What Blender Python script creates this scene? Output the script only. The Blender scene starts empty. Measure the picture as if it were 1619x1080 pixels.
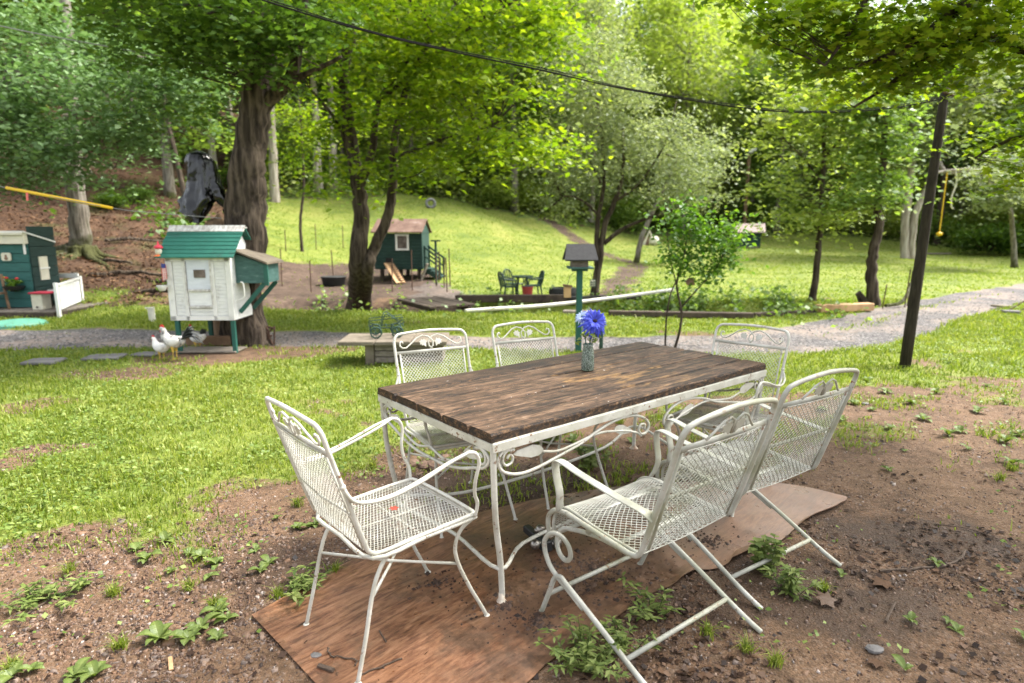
import bpy, math, random
import numpy as np
from mathutils import Vector, Matrix, Euler

SC = bpy.context.scene
COL = SC.collection

# ------------------------------------------------------------------ camera
PITCH = math.radians(10.19)
CAM_H = 1.476
FPX = 963.0                                   # focal length in photograph pixels (1619 wide)
cam_d = bpy.data.cameras.new('camera')
cam = bpy.data.objects.new('camera', cam_d)
COL.objects.link(cam)
cam.location = (0, 0, CAM_H)
cam.rotation_euler = (math.pi / 2 - PITCH, 0, 0)
cam_d.sensor_width = 36.0
cam_d.lens = FPX / 1619 * 36
cam_d.clip_start = 0.05
cam_d.clip_end = 500
cam_d.dof.use_dof = True
cam_d.dof.focus_distance = 2.6
cam_d.dof.aperture_fstop = 2.2
SC.camera = cam

# ------------------------------------------------------------------ light
W = bpy.data.worlds.new('World')
SC.world = W
W.use_nodes = True
wn = W.node_tree
wn.nodes.clear()
sky = wn.nodes.new('ShaderNodeTexSky')
sky.sky_type = 'NISHITA'
sky.sun_disc = False
SUN_EL, SUN_AZ = 54.0, 68.0                  # azimuth from +Y, clockwise positive (towards +X)
sky.sun_elevation = math.radians(SUN_EL)
sky.sun_rotation = math.radians(SUN_AZ)
sky.air_density = 1.0
sky.dust_density = 4.0
hs = wn.nodes.new('ShaderNodeHueSaturation')
hs.inputs['Saturation'].default_value = 0.28
bg = wn.nodes.new('ShaderNodeBackground')
bg.inputs['Strength'].default_value = 0.15
ow = wn.nodes.new('ShaderNodeOutputWorld')
wn.links.new(sky.outputs[0], hs.inputs['Color'])
wn.links.new(hs.outputs[0], bg.inputs['Color'])
wn.links.new(bg.outputs[0], ow.inputs['Surface'])

sun_d = bpy.data.lights.new('sun', 'SUN')
sun_d.energy = 2.6
sun_d.angle = math.radians(14)
sun_d.color = (1.0, 0.95, 0.86)
sun = bpy.data.objects.new('sun', sun_d)
COL.objects.link(sun)
_e, _a = math.radians(SUN_EL), math.radians(SUN_AZ)
_dir = Vector((math.sin(_a) * math.cos(_e), math.cos(_a) * math.cos(_e), math.sin(_e)))
sun.rotation_euler = _dir.to_track_quat('Z', 'Y').to_euler()
sun.location = (0, 0, 40)

SC.view_settings.view_transform = 'Standard'
SC.view_settings.look = 'None'
SC.view_settings.gamma = 1
SC.view_settings.use_curve_mapping = False
SC.view_settings.exposure = 1.85
SC.render.engine = 'CYCLES'
SC.cycles.max_bounces = 7
SC.cycles.diffuse_bounces = 4
SC.cycles.transmission_bounces = 5
SC.cycles.transparent_max_bounces = 6
SC.cycles.use_denoising = True

# ------------------------------------------------------------------ helpers
def ray(px, py):
    X, Z = (px - 809.5) / FPX, -(py - 540) / FPX
    cp, sp = math.cos(PITCH), math.sin(PITCH)
    return X, cp + Z * sp, Z * cp - sp

def at(px, py, Y):
    """point in the place that the photograph shows at (px, py), Y metres in front"""
    a, b, c = ray(px, py)
    t = Y / b
    return Vector((a * t, Y, CAM_H + c * t))

def gnd(px, py, z=0.0):
    a, b, c = ray(px, py)
    t = (z - CAM_H) / c
    return Vector((a * t, b * t, z))

def setp(o, label=None, cat=None, group=None, kind=None):
    if label: o['label'] = label
    if cat: o['category'] = cat
    if group: o['group'] = group
    if kind: o['kind'] = kind
    return o

def thing(name, label, cat, loc=(0, 0, 0), rz=0.0, group=None):
    o = bpy.data.objects.new(name, None)
    COL.objects.link(o)
    o.location = loc
    o.rotation_euler = (0, 0, rz)
    o.empty_display_size = .1
    return setp(o, label, cat, group)

def link_mesh(name, me, mat=None, parent=None, smooth=False):
    o = bpy.data.objects.new(name, me)
    COL.objects.link(o)
    if mat is not None and not me.materials:
        me.materials.append(mat)
    if parent is not None:
        o.parent = parent
    if smooth:
        me.polygons.foreach_set('use_smooth', [True] * len(me.polygons))
    return o

KIDS = {}
def copy_tree(o, parent=None):
    c = o.copy()
    COL.objects.link(c)
    c.parent = parent
    for ch in list(o.children):
        copy_tree(ch, c)
    return c

def catmull(pts, n=6, closed=False):
    P = [Vector(p) for p in pts]
    if len(P) < 3: return P
    out = []
    N = len(P)
    rng = N if closed else N - 1
    for i in range(rng):
        if closed:
            a, b, c, d = P[(i - 1) % N], P[i], P[(i + 1) % N], P[(i + 2) % N]
        else:
            a, b, c, d = P[max(i - 1, 0)], P[i], P[i + 1], P[min(i + 2, N - 1)]
        for k in range(n):
            t = k / n
            out.append(.5 * ((2 * b) + (c - a) * t + (2 * a - 5 * b + 4 * c - d) * t * t + (3 * b - a - 3 * c + d) * t ** 3))
    if not closed: out.append(P[-1])
    return out

class MB:
    def __init__(s):
        s.v = []; s.f = []
    def add(s, vs, fs):
        o = len(s.v)
        s.v.extend(tuple(p) for p in vs)
        s.f.extend(tuple(o + i for i in f) for f in fs)
        return s
    def box(s, c, size, rot=None, bev=0.0):
        hx, hy, hz = size[0] / 2, size[1] / 2, size[2] / 2
        R = rot if rot is not None else Matrix.Identity(3)
        if isinstance(R, (int, float)): R = Matrix.Rotation(R, 3, 'Z')
        c = Vector(c)
        if bev <= 0:
            vs = [c + R @ Vector((x * hx, y * hy, z * hz)) for x, y, z in
                  ((-1,-1,-1),(1,-1,-1),(1,1,-1),(-1,1,-1),(-1,-1,1),(1,-1,1),(1,1,1),(-1,1,1))]
            return s.add(vs, [(0,3,2,1),(4,5,6,7),(0,1,5,4),(1,2,6,5),(2,3,7,6),(3,0,4,7)])
        b = min(bev, hx * .45, hy * .45, hz * .45)
        vs = []
        for zz, e in ((-hz, b), (-hz + b, 0), (hz - b, 0), (hz, b)):
            x, y = hx - e, hy - e
            for px, py in ((-x + b, -y), (x - b, -y), (x, -y + b), (x, y - b), (x - b, y), (-x + b, y), (-x, y - b), (-x, -y + b)):
                vs.append(c + R @ Vector((px, py, zz)))
        fs = [tuple(reversed(range(8))), tuple(range(24, 32))]
        for k in range(3):
            for i in range(8):
                j = (i + 1) % 8
                fs.append((k * 8 + i, k * 8 + j, k * 8 + 8 + j, k * 8 + 8 + i))
        return s.add(vs, fs)
    def bar(s, a, b, w, h, up=(0, 0, 1), bev=0):
        a, b = Vector(a), Vector(b)
        d = b - a; L = d.length
        x = d.normalized(); u = Vector(up)
        if abs(x.dot(u)) > .98: u = Vector((1, 0, 0))
        y = u.cross(x).normalized(); z = x.cross(y)
        R = Matrix((x, y, z)).transposed()
        return s.box((a + b) / 2, (L, w, h), R, bev)
    def tube(s, pts, r, sides=8, caps=True, closed=False, flat=1.0, noise=0, seed=0, upv=None):
        P = [Vector(p) for p in pts]; n = len(P)
        rs = r if isinstance(r, (list, tuple)) else [r] * n
        T = []
        for i in range(n):
            if closed: t = P[(i + 1) % n] - P[(i - 1) % n]
            else: t = P[min(i + 1, n - 1)] - P[max(i - 1, 0)]
            T.append(t.normalized() if t.length > 1e-9 else Vector((0, 0, 1)))
        u = Vector(upv) if upv is not None else Vector((0, 0, 1))
        if abs(T[0].dot(u)) > .95: u = Vector((1, 0, 0)) if abs(T[0].x) < .9 else Vector((0, 1, 0))
        N = (u - T[0] * u.dot(T[0])).normalized()
        rg = random.Random(seed)
        lob = [1 + noise * (rg.random() - .5) * 2 for _ in range(sides)]
        vs = []
        for i in range(n):
            if i:
                N = N - T[i] * N.dot(T[i])
                N = N.normalized() if N.length > 1e-6 else T[i].orthogonal().normalized()
            B = T[i].cross(N)
            for k in range(sides):
                a = 2 * math.pi * k / sides
                rr = rs[i] * lob[k] * (1 + (noise * .5 * (rg.random() - .5) if noise else 0))
                vs.append(P[i] + N * (math.cos(a) * rr * flat) + B * (math.sin(a) * rr))
        fs = []
        m = n if closed else n - 1
        for i in range(m):
            i2 = (i + 1) % n
            for k in range(sides):
                k2 = (k + 1) % sides
                fs.append((i * sides + k, i * sides + k2, i2 * sides + k2, i2 * sides + k))
        if caps and not closed:
            fs.append(tuple(reversed(range(sides))))
            fs.append(tuple(range((n - 1) * sides, n * sides)))
        return s.add(vs, fs)
    def cyl(s, c, r, h, sides=12, r2=None, axis='z'):
        c = Vector(c)
        d = {'z': Vector((0, 0, 1)), 'x': Vector((1, 0, 0)), 'y': Vector((0, 1, 0))}[axis] if isinstance(axis, str) else Vector(axis).normalized()
        return s.tube([c, c + d * h], [r, r if r2 is None else r2], sides)
    def lathe(s, c, prof, sides=16, wob=0.0, seed=0):
        rg = random.Random(seed); c = Vector(c)
        vs = []; n = len(prof)
        for (r, z) in prof:
            for k in range(sides):
                a = 2 * math.pi * k / sides
                q = r * (1 + wob * (rg.random() - .5))
                vs.append(c + Vector((math.cos(a) * q, math.sin(a) * q, z)))
        fs = [(i * sides + k, i * sides + (k + 1) % sides, (i + 1) * sides + (k + 1) % sides, (i + 1) * sides + k)
              for i in range(n - 1) for k in range(sides)]
        fs.append(tuple(reversed(range(sides)))); fs.append(tuple(range((n - 1) * sides, n * sides)))
        return s.add(vs, fs)
    def sphere(s, c, r, seg=12, rings=8, sc=(1, 1, 1), wob=0, seed=0, rot=None):
        rg = random.Random(seed); c = Vector(c); R = rot or Matrix.Identity(3)
        vs = [c + R @ Vector((0, 0, -r * sc[2]))]
        for i in range(1, rings):
            t = math.pi * i / rings
            for k in range(seg):
                a = 2 * math.pi * k / seg
                q = r * (1 + wob * (rg.random() - .5))
                vs.append(c + R @ Vector((math.sin(t) * math.cos(a) * q * sc[0], math.sin(t) * math.sin(a) * q * sc[1], -math.cos(t) * q * sc[2])))
        vs.append(c + R @ Vector((0, 0, r * sc[2])))
        fs = [(0, 1 + (k + 1) % seg, 1 + k) for k in range(seg)]
        for i in range(rings - 2):
            for k in range(seg):
                k2 = (k + 1) % seg
                fs.append((1 + i * seg + k, 1 + i * seg + k2, 1 + (i + 1) * seg + k2, 1 + (i + 1) * seg + k))
        top = len(vs) - 1; b = 1 + (rings - 2) * seg
        fs += [(b + k, b + (k + 1) % seg, top) for k in range(seg)]
        return s.add(vs, fs)
    def plate(s, poly, th, M=None):
        """polygon (list of 2d points, in local xz) with thickness th along y, moved by 4x4 M"""
        M = M or Matrix.Identity(4); n = len(poly)
        vs = [M @ Vector((x, -th / 2, z)) for x, z in poly] + [M @ Vector((x, th / 2, z)) for x, z in poly]
        fs = [tuple(range(n)), tuple(reversed(range(n, 2 * n)))]
        fs += [(i, n + i, n + (i + 1) % n, (i + 1) % n) for i in range(n)]
        return s.add(vs, fs)
    def mesh(s, name):
        me = bpy.data.meshes.new(name)
        me.from_pydata(s.v, [], s.f)
        me.update()
        return me
    def build(s, name, mat, parent=None, smooth=False, kind=None, label=None, loc=None, fixn=False):
        me = s.mesh(name)
        if fixn:
            import bmesh
            b = bmesh.new(); b.from_mesh(me); bmesh.ops.recalc_face_normals(b, faces=b.faces); b.to_mesh(me); b.free()
        o = link_mesh(name, me, mat, parent, smooth)
        if loc is not None: o.location = loc
        return setp(o, label, None, None, kind)

def np_mesh(name, V, F, mat, parent=None, attrs=None, smooth=False):
    """V (n,3) float array; F (m,k) int array, all faces the same size"""
    me = bpy.data.meshes.new(name)
    n, (m, k) = len(V), F.shape
    me.vertices.add(n); me.vertices.foreach_set('co', np.ascontiguousarray(V, dtype=np.float32).ravel())
    me.loops.add(m * k); me.loops.foreach_set('vertex_index', np.ascontiguousarray(F, dtype=np.int32).ravel())
    me.polygons.add(m); me.polygons.foreach_set('loop_start', np.arange(0, m * k, k, dtype=np.int32))
    try: me.polygons.foreach_set('loop_total', np.full(m, k, dtype=np.int32))
    except Exception: pass
    me.update(calc_edges=True)
    for an, arr in (attrs or {}).items():
        a = me.attributes.new(an, 'FLOAT', 'POINT'); a.data.foreach_set('value', arr.astype(np.float32))
    if smooth: me.polygons.foreach_set('use_smooth', np.ones(m, dtype=bool))
    return link_mesh(name, me, mat, parent)

# ------------------------------------------------------------------ materials
def new_mat(name):
    m = bpy.data.materials.new(name); m.use_nodes = True
    nt = m.node_tree; nt.nodes.clear()
    out = nt.nodes.new('ShaderNodeOutputMaterial')
    return m, nt, out

class NB:
    """small node-graph writer"""
    def __init__(s, nt): s.nt = nt
    def n(s, typ, **kw):
        x = s.nt.nodes.new(typ)
        for k, v in kw.items(): setattr(x, k, v)
        return x
    def l(s, a, b): s.nt.links.new(a, b)
    def coord(s, which='Object', scale=(1, 1, 1), rot=(0, 0, 0)):
        t = s.n('ShaderNodeTexCoord'); m = s.n('ShaderNodeMapping')
        m.inputs['Scale'].default_value = scale; m.inputs['Rotation'].default_value = rot
        s.l(t.outputs[which], m.inputs['Vector']); return m.outputs[0]
    def noise(s, vec, scale, detail=5, rough=.6, dist=0):
        t = s.n('ShaderNodeTexNoise')
        t.inputs['Scale'].default_value = scale; t.inputs['Detail'].default_value = detail
        t.inputs['Roughness'].default_value = rough; t.inputs['Distortion'].default_value = dist
        s.l(vec, t.inputs['Vector']); return t.outputs['Fac']
    def voro(s, vec, scale, out='Distance', feature='F1'):
        t = s.n('ShaderNodeTexVoronoi'); t.feature = feature
        t.inputs['Scale'].default_value = scale
        s.l(vec, t.inputs['Vector']); return t.outputs[out]
    def ramp(s, fac, stops):
        r = s.n('ShaderNodeValToRGB'); e = r.color_ramp.elements
        while len(e) < len(stops): e.new(.5)
        for i, (p, c) in enumerate(stops):
            e[i].position = p; e[i].color = (c[0], c[1], c[2], 1) if not isinstance(c, (int, float)) else (c, c, c, 1)
        s.l(fac, r.inputs[0]); return r.outputs[0]
    def mix(s, fac, a, b, blend='MIX'):
        m = s.n('ShaderNodeMix'); m.data_type = 'RGBA'; m.blend_type = blend
        for si, v in ((0, fac), (6, a), (7, b)):
            sock = m.inputs[si]
            if isinstance(v, (int, float)): sock.default_value = v if si == 0 else (v, v, v, 1)
            elif isinstance(v, tuple): sock.default_value = (*v[:3], 1)
            else: s.l(v, sock)
        return m.outputs[2]
    def math(s, op, a, b=0.0, clamp=False):
        m = s.n('ShaderNodeMath'); m.operation = op; m.use_clamp = clamp
        for sock, v in ((m.inputs[0], a), (m.inputs[1], b)):
            if isinstance(v, (int, float)): sock.default_value = v
            else: s.l(v, sock)
        return m.outputs[0]
    def attr(s, name):
        a = s.n('ShaderNodeAttribute'); a.attribute_name = name; return a.outputs['Fac']
    def bump(s, h, strength=.3, dist=.01, nrm=None):
        b = s.n('ShaderNodeBump'); b.inputs['Strength'].default_value = strength; b.inputs['Distance'].default_value = dist
        s.l(h, b.inputs['Height'])
        if nrm: s.l(nrm, b.inputs['Normal'])
        return b.outputs[0]
    def pbsdf(s, out, col, rough=.6, normal=None, metal=0, spec=.4, **kw):
        p = s.n('ShaderNodeBsdfPrincipled')
        for sock, v in (('Base Color', col), ('Roughness', rough), ('Metallic', metal)):
            if isinstance(v, (int, float)): p.inputs[sock].default_value = v
            elif isinstance(v, tuple): p.inputs[sock].default_value = (*v[:3], 1)
            else: s.l(v, p.inputs[sock])
        p.inputs['Specular IOR Level'].default_value = spec
        for k, v in kw.items(): p.inputs[k.replace('_', ' ')].default_value = v
        if normal: s.l(normal, p.inputs['Normal'])
        s.l(p.outputs[0], out.inputs['Surface']); return p

def simple(name, c1, c2=None, scale=6, rough=.65, bump=.2, bdist=.004, stretch=(1, 1, 1), metal=0, spec=.4, c3=None, coord='Object', dirt=0.0, dirtc=(.12, .10, .06)):
    m, nt, out = new_mat(name); b = NB(nt)
    v = b.coord(coord, stretch)
    f = b.noise(v, scale, 7, .62)
    c2 = c2 or tuple(x * .72 for x in c1)
    stops = [(.3, c2), (.62, c1)]
    if c3: stops.append((.78, c3))
    col = b.ramp(f, stops)
    if dirt > 0:
        g = b.noise(b.coord('Object'), scale * .45, 8, .7)
        col = b.mix(b.ramp(g, [(.62 - dirt * .3, 0.0), (.75 - dirt * .2, 1.0)]), col, dirtc)
    nb = b.bump(f, bump, bdist) if bump else None
    b.pbsdf(out, col, rough, nb, metal, spec)
    return m

MAT = {}
# white enamel, chipped: specks of rust and mildew that stay with the metal
m, nt, out = new_mat('white_enamel'); b = NB(nt)
v = b.coord('Object')
base = b.ramp(b.noise(v, 9, 6, .6), [(.3, (.40, .385, .31)), (.62, (.60, .585, .52))])
base = b.mix(b.ramp(b.noise(v, 3.2, 5), [(.56, 0.0), (.74, .75)]), base, (.47, .48, .33))
rust = b.ramp(b.noise(v, 34, 4, .75), [(.60, 0.0), (.635, 1.0)])
rust2 = b.ramp(b.noise(v, 6, 3, .5), [(.42, 0.0), (.56, 1.0)])
rr = b.math('MULTIPLY', rust, rust2)
base = b.mix(rr, base, (.17, .075, .03))
b.pbsdf(out, base, .42, b.bump(b.noise(v, 60, 4), .18, .002), 0, .5)
MAT['enamel'] = m

m, nt, out = new_mat('white_enamel_greyed'); b = NB(nt)
v = b.coord('Object')
base = b.ramp(b.noise(v, 8, 6, .6), [(.3, (.27, .265, .215)), (.64, (.47, .465, .41))])
base = b.mix(b.ramp(b.noise(v, 3.4, 5), [(.46, 0.0), (.66, .85)]), base, (.27, .275, .17))
rr = b.math('MULTIPLY', b.ramp(b.noise(v, 30, 4, .75), [(.60, 0.0), (.64, 1.0)]), b.ramp(b.noise(v, 4, 3, .5), [(.42, 0.0), (.6, 1.0)]))
base = b.mix(rr, base, (.20, .09, .035))
b.pbsdf(out, base, .45, b.bump(b.noise(v, 50, 4), .2, .002), 0, .5)
MAT['enamel_grey'] = m

# rusty foot plates
MAT['rusty_white'] = simple('rusty_white', (.62, .56, .46), (.30, .15, .08), 25, .7, .3, .003)

# weathered table plank
m, nt, out = new_mat('weathered_plank'); b = NB(nt)
v = b.coord('Object', (.85, 22, 22))
inf = b.n('ShaderNodeObjectInfo')
v2 = b.n('ShaderNodeVectorMath', operation='ADD'); b.l(v, v2.inputs[0])
cmb = b.n('ShaderNodeCombineXYZ'); b.l(b.math('MULTIPLY', inf.outputs['Random'], 37.0), cmb.inputs[0]); b.l(cmb.outputs[0], v2.inputs[1])
g1 = b.noise(v2.outputs[0], 3.0, 9, .72, .6)
g2 = b.noise(v2.outputs[0], 14.0, 6, .75, .2)
blo = b.noise(b.coord('Object', (1.0, 2.2, 1)), 9, 8, .75, .5)
gm = b.math('ADD', b.math('MULTIPLY', g1, .40), b.math('ADD', b.math('MULTIPLY', g2, .28), b.math('MULTIPLY', blo, .32)))
col = b.ramp(gm, [(.41, (.006, .004, .003)), (.465, (.024, .014, .008)), (.51, (.080, .045, .025)), (.56, (.165, .100, .060)), (.63, (.30, .22, .155))])
# bare honey-coloured wood where the finish is worn off
wv = b.coord('Object', (1.6, 5.5, 1))
worn = b.noise(wv, 2.6, 6, .62, .3)
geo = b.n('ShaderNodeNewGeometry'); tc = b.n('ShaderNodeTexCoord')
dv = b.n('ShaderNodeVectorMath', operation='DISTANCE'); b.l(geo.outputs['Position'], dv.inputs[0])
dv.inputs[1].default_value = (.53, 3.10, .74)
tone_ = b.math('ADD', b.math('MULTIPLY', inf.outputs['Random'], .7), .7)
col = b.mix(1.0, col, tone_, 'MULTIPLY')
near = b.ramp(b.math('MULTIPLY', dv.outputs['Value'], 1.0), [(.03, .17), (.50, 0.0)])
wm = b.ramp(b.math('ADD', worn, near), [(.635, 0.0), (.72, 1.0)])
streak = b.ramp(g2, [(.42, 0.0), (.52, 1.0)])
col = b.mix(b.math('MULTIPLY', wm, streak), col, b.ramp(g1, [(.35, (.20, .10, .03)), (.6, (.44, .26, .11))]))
pale = b.ramp(b.noise(b.coord('Object', (1, 1, 1)), 34, 3, .7), [(.70, 0.0), (.73, 1.0)])
col = b.mix(b.math('MULTIPLY', pale, .8), col, (.62, .60, .56))
b.pbsdf(out, col, b.ramp(gm, [(.35, .5), (.65, .75)]), b.bump(gm, .9, .008), 0, .3)
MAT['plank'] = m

m, nt, out = new_mat('plank_edge'); b = NB(nt)
v = b.coord('Object', (16, 16, 30))
g = b.noise(v, 2.2, 8, .75)
col = b.ramp(g, [(.42, (.012, .008, .006)), (.53, (.05, .027, .014)), (.61, (.15, .08, .035)), (.70, (.40, .26, .13))])
b.pbsdf(out, col, .7, b.bump(g, .6, .008))
MAT['plank_edge'] = m

# printed vinyl with plank pattern
m, nt, out = new_mat('wood_print_vinyl'); b = NB(nt)
ang = .80
vw = b.coord('Object', (1, 1, 1), (0, 0, -ang))
br = b.n('ShaderNodeTexBrick'); b.l(vw, br.inputs['Vector'])
br.offset = .37; br.inputs['Scale'].default_value = 1.0
br.inputs['Brick Width'].default_value = .85; br.inputs['Row Height'].default_value = .125
br.inputs['Mortar Size'].default_value = .0; br.inputs['Color1'].default_value = (0, 0, 0, 1); br.inputs['Color2'].default_value = (1, 1, 1, 1)
vs = b.n('ShaderNodeVectorMath', operation='MULTIPLY_ADD'); b.l(vw, vs.inputs[0]); vs.inputs[1].default_value = (1.8, 10, 1)
b.l(br.outputs['Color'], vs.inputs[2])
vsc = b.n('ShaderNodeVectorMath', operation='SCALE'); b.l(br.outputs['Color'], vsc.inputs[0]); vsc.inputs['Scale'].default_value = 7.0
b.l(vsc.outputs[0], vs.inputs[2])
g1 = b.noise(vs.outputs[0], 1.3, 6, .6, 3.2); g2 = b.noise(vs.outputs[0], 6, 8, .8, .9)
gm = b.math('ADD', b.math('MULTIPLY', g1, .55), b.math('MULTIPLY', g2, .45))
col = b.ramp(gm, [(.36, (.04, .017, .010)), (.45, (.13, .058, .030)), (.54, (.23, .118, .064)), (.68, (.31, .185, .115))])
tone = b.ramp(br.outputs['Color'], [(0.0, (.80, .78, .76)), (1.0, (1.12, 1.05, 1.0))])
col = b.mix(1.0, col, tone, 'MULTIPLY')
w3 = b.coord('Object')
# soil trodden over it, heaviest where people's feet go
sp = b.n('ShaderNodeVectorMath', operation='DISTANCE'); b.l(w3, sp.inputs[0]); sp.inputs[1].default_value = (.42, 2.35, 0)
nearm = b.ramp(sp.outputs['Value'], [(.15, .22), (.95, 0.0)])
soil = b.ramp(b.math('ADD', b.noise(w3, 3.4, 9, .75), nearm), [(.52, 0.0), (.68, .9)])
soilc = b.ramp(b.noise(w3, 40, 5), [(.3, (.045, .026, .016)), (.7, (.13, .075, .045))])
col = b.mix(soil, col, soilc)
far = b.n('ShaderNodeSeparateXYZ'); b.l(w3, far.inputs[0])
gre = b.ramp(b.math('ADD', far.outputs[0], b.math('MULTIPLY', b.noise(w3, 3, 4), .5)), [(.95, 0.0), (1.35, .55)])
col = b.mix(gre, col, (.25, .165, .115))
b.pbsdf(out, col, b.ramp(b.noise(w3, 5, 4), [(.35, .26), (.65, .5)]), b.bump(b.math('ADD', g2, b.math('MULTIPLY', b.noise(w3, 2.2, 3), 2.0)), .22, .01), 0, .5)
MAT['vinyl'] = m

def leaf_mat(name, dark, mid, light, trans=.45, gloss=.025, tint=(1.15, 1.25, .45)):
    m, nt, out = new_mat(name); b = NB(nt)
    vv = b.attr('v')
    n = b.noise(b.coord('Object'), .55, 3)
    f = b.math('ADD', b.math('MULTIPLY', vv, .6), b.math('MULTIPLY', n, .5))
    col = b.ramp(f, [(.22, dark), (.5, mid), (.82, light)])
    d = b.n('ShaderNodeBsdfDiffuse'); b.l(col, d.inputs[0])
    t = b.n('ShaderNodeBsdfTranslucent'); tcl = b.mix(1.0, col, tint, 'MULTIPLY'); b.l(tcl, t.inputs[0])
    mx = b.n('ShaderNodeMixShader'); mx.inputs[0].default_value = trans
    b.l(d.outputs[0], mx.inputs[1]); b.l(t.outputs[0], mx.inputs[2])
    g = b.n('ShaderNodeBsdfGlossy'); g.inputs['Roughness'].default_value = .45; g.inputs[0].default_value = (.9, .95, 1, 1)
    m2 = b.n('ShaderNodeMixShader'); m2.inputs[0].default_value = gloss
    b.l(mx.outputs[0], m2.inputs[1]); b.l(g.outputs[0], m2.inputs[2])
    b.l(m2.outputs[0], out.inputs['Surface'])
    return m

MAT['leaf_maple'] = leaf_mat('maple_leaves', (.06, .125, .010), (.17, .26, .016), (.34, .40, .03), .58)
MAT['leaf_deep'] = leaf_mat('deep_green_leaves', (.035, .075, .014), (.075, .14, .024), (.13, .21, .04), .4)
MAT['leaf_blue'] = leaf_mat('pale_bluish_leaves', (.065, .12, .042), (.135, .225, .08), (.25, .35, .165), .35, .03, (1.0, 1.15, .7))
MAT['leaf_grey'] = leaf_mat('grey_green_leaves', (.12, .155, .075), (.23, .28, .13), (.38, .41, .24), .45, .02, (1.1, 1.15, .65))
MAT['leaf_pale'] = leaf_mat('pale_yellow_green_leaves', (.15, .21, .045), (.28, .35, .085), (.44, .48, .18), .52)
MAT['leaf_forest'] = leaf_mat('mid_green_leaves', (.085, .15, .035), (.17, .26, .06), (.29, .38, .12), .5)
MAT['leaf_dark'] = leaf_mat('dark_conifer_leaves', (.028, .06, .022), (.055, .10, .035), (.10, .155, .06), .3)
MAT['leaf_sapling'] = leaf_mat('sapling_leaves', (.045, .115, .012), (.09, .19, .02), (.17, .28, .035), .45)
MAT['leaf_weed'] = leaf_mat('weed_leaves', (.075, .115, .028), (.145, .195, .045), (.25, .29, .095), .35, .02)
MAT['grass'] = leaf_mat('grass_blades', (.10, .15, .02), (.18, .24, .03), (.31, .33, .08), .4, .015)
MAT['clover'] = leaf_mat('clover_leaves', (.09, .15, .03), (.16, .23, .045), (.27, .33, .10), .35, .02)
MAT['grass_far'] = leaf_mat('meadow_grass', (.12, .18, .022), (.20, .27, .036), (.30, .345, .07), .4, .02)
MAT['twig'] = simple('twig_bark', (.10, .07, .05), (.045, .03, .02), 30, .9, .4)
MAT['wet_leaf'] = leaf_mat('wet_dead_leaves', (.016, .010, .008), (.045, .026, .017), (.13, .075, .045), .08, .015, (1.1, .9, .6))
MAT['dead_leaf'] = leaf_mat('dead_leaves', (.025, .014, .009), (.075, .04, .022), (.19, .11, .06), .1, .02, (1.1, .9, .6))

def bark(name, c1, c2, c3=None, sx=9, moss=0):
    m, nt, out = new_mat(name); b = NB(nt)
    v = b.coord('Object', (sx, sx, sx * .16))
    f = b.noise(v, 1.6, 8, .72, .8)
    r = b.voro(b.coord('Object', (sx, sx, sx * .14)), 1.9, 'Distance')
    h = b.math('ADD', f, b.math('MULTIPLY', r, .55))
    col = b.ramp(h, [(.38, c2), (.72, c1), (.98, c3 or c1)])
    if moss:
        s = b.n('ShaderNodeSeparateXYZ'); b.l(b.coord('Object'), s.inputs[0])
        mm = b.ramp(b.math('ADD', b.math('MULTIPLY', s.outputs[2], -.55), b.math('MULTIPLY', b.noise(b.coord('Object'), 3, 5), 1.2)), [(.25, 0.0), (.5, .85)])
        col = b.mix(mm, col, (.045, .052, .008))
    b.pbsdf(out, col, .95, b.bump(h, 1.0, .05), 0, .15)
    return m
MAT['bark_dark'] = bark('dark_bark', (.06, .045, .034), (.014, .010, .008), (.12, .095, .07))
MAT['bark_old'] = bark('old_shaggy_bark', (.052, .040, .031), (.008, .006, .005), (.135, .105, .08), 9)
MAT['bark_grey'] = bark('grey_bark', (.15, .13, .105), (.055, .047, .037), (.24, .22, .185), 8, 1)
MAT['bark_pale'] = bark('pale_bark', (.30, .26, .21), (.12, .10, .08), (.44, .40, .34), 5)
MAT['stump'] = simple('bare_stump_wood', (.30, .20, .12), (.12, .08, .05), 6, .9, .5, .02, (3, 3, .4))

def paint(name, c, dark=None, dirt=.25, rough=.55, scale=5):
    return simple(name, c, dark or tuple(x * .8 for x in c), scale, rough, .15, .003, (1, 1, 1), 0, .4, None, 'Object', dirt, tuple(x * .45 + .02 for x in c))
MAT['green_paint'] = paint('green_paint', (.018, .10, .078))
MAT['green_roof'] = paint('green_shingles', (.022, .145, .105), None, .3, .8)
MAT['green_worn'] = simple('worn_green_boards', (.065, .135, .125), (.04, .09, .082), 9, .8, .3, .003, (1, 1, 3), 0, .3, (.17, .26, .23))
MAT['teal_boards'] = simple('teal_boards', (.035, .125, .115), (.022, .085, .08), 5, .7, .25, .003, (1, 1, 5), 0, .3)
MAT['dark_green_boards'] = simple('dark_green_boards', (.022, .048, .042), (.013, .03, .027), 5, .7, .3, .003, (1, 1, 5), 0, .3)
MAT['shed_green'] = simple('shed_green_boards', (.026, .062, .052), (.013, .034, .029), 6, .75, .3, .004, (1, 1, 6), 0, .3)
MAT['white_boards'] = simple('white_painted_boards', (.78, .78, .77), (.64, .64, .64), 7, .6, .25, .003, (1, 1, 4), 0, .4, None, 'Object', .12, (.35, .33, .30))
MAT['white_panel'] = simple('bluish_white_panel', (.64, .67, .72), (.52, .55, .60), 6, .6, .2, .003, (1, 1, 3), 0, .4, None, 'Object', .1, (.38, .38, .38))
MAT['white_trim'] = paint('white_trim', (.76, .75, .72), None, .15)
MAT['old_trim'] = simple('flaking_trim', (.66, .65, .62), (.25, .22, .19), 14, .8, .4, .004, (2, 1, 1))
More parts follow.
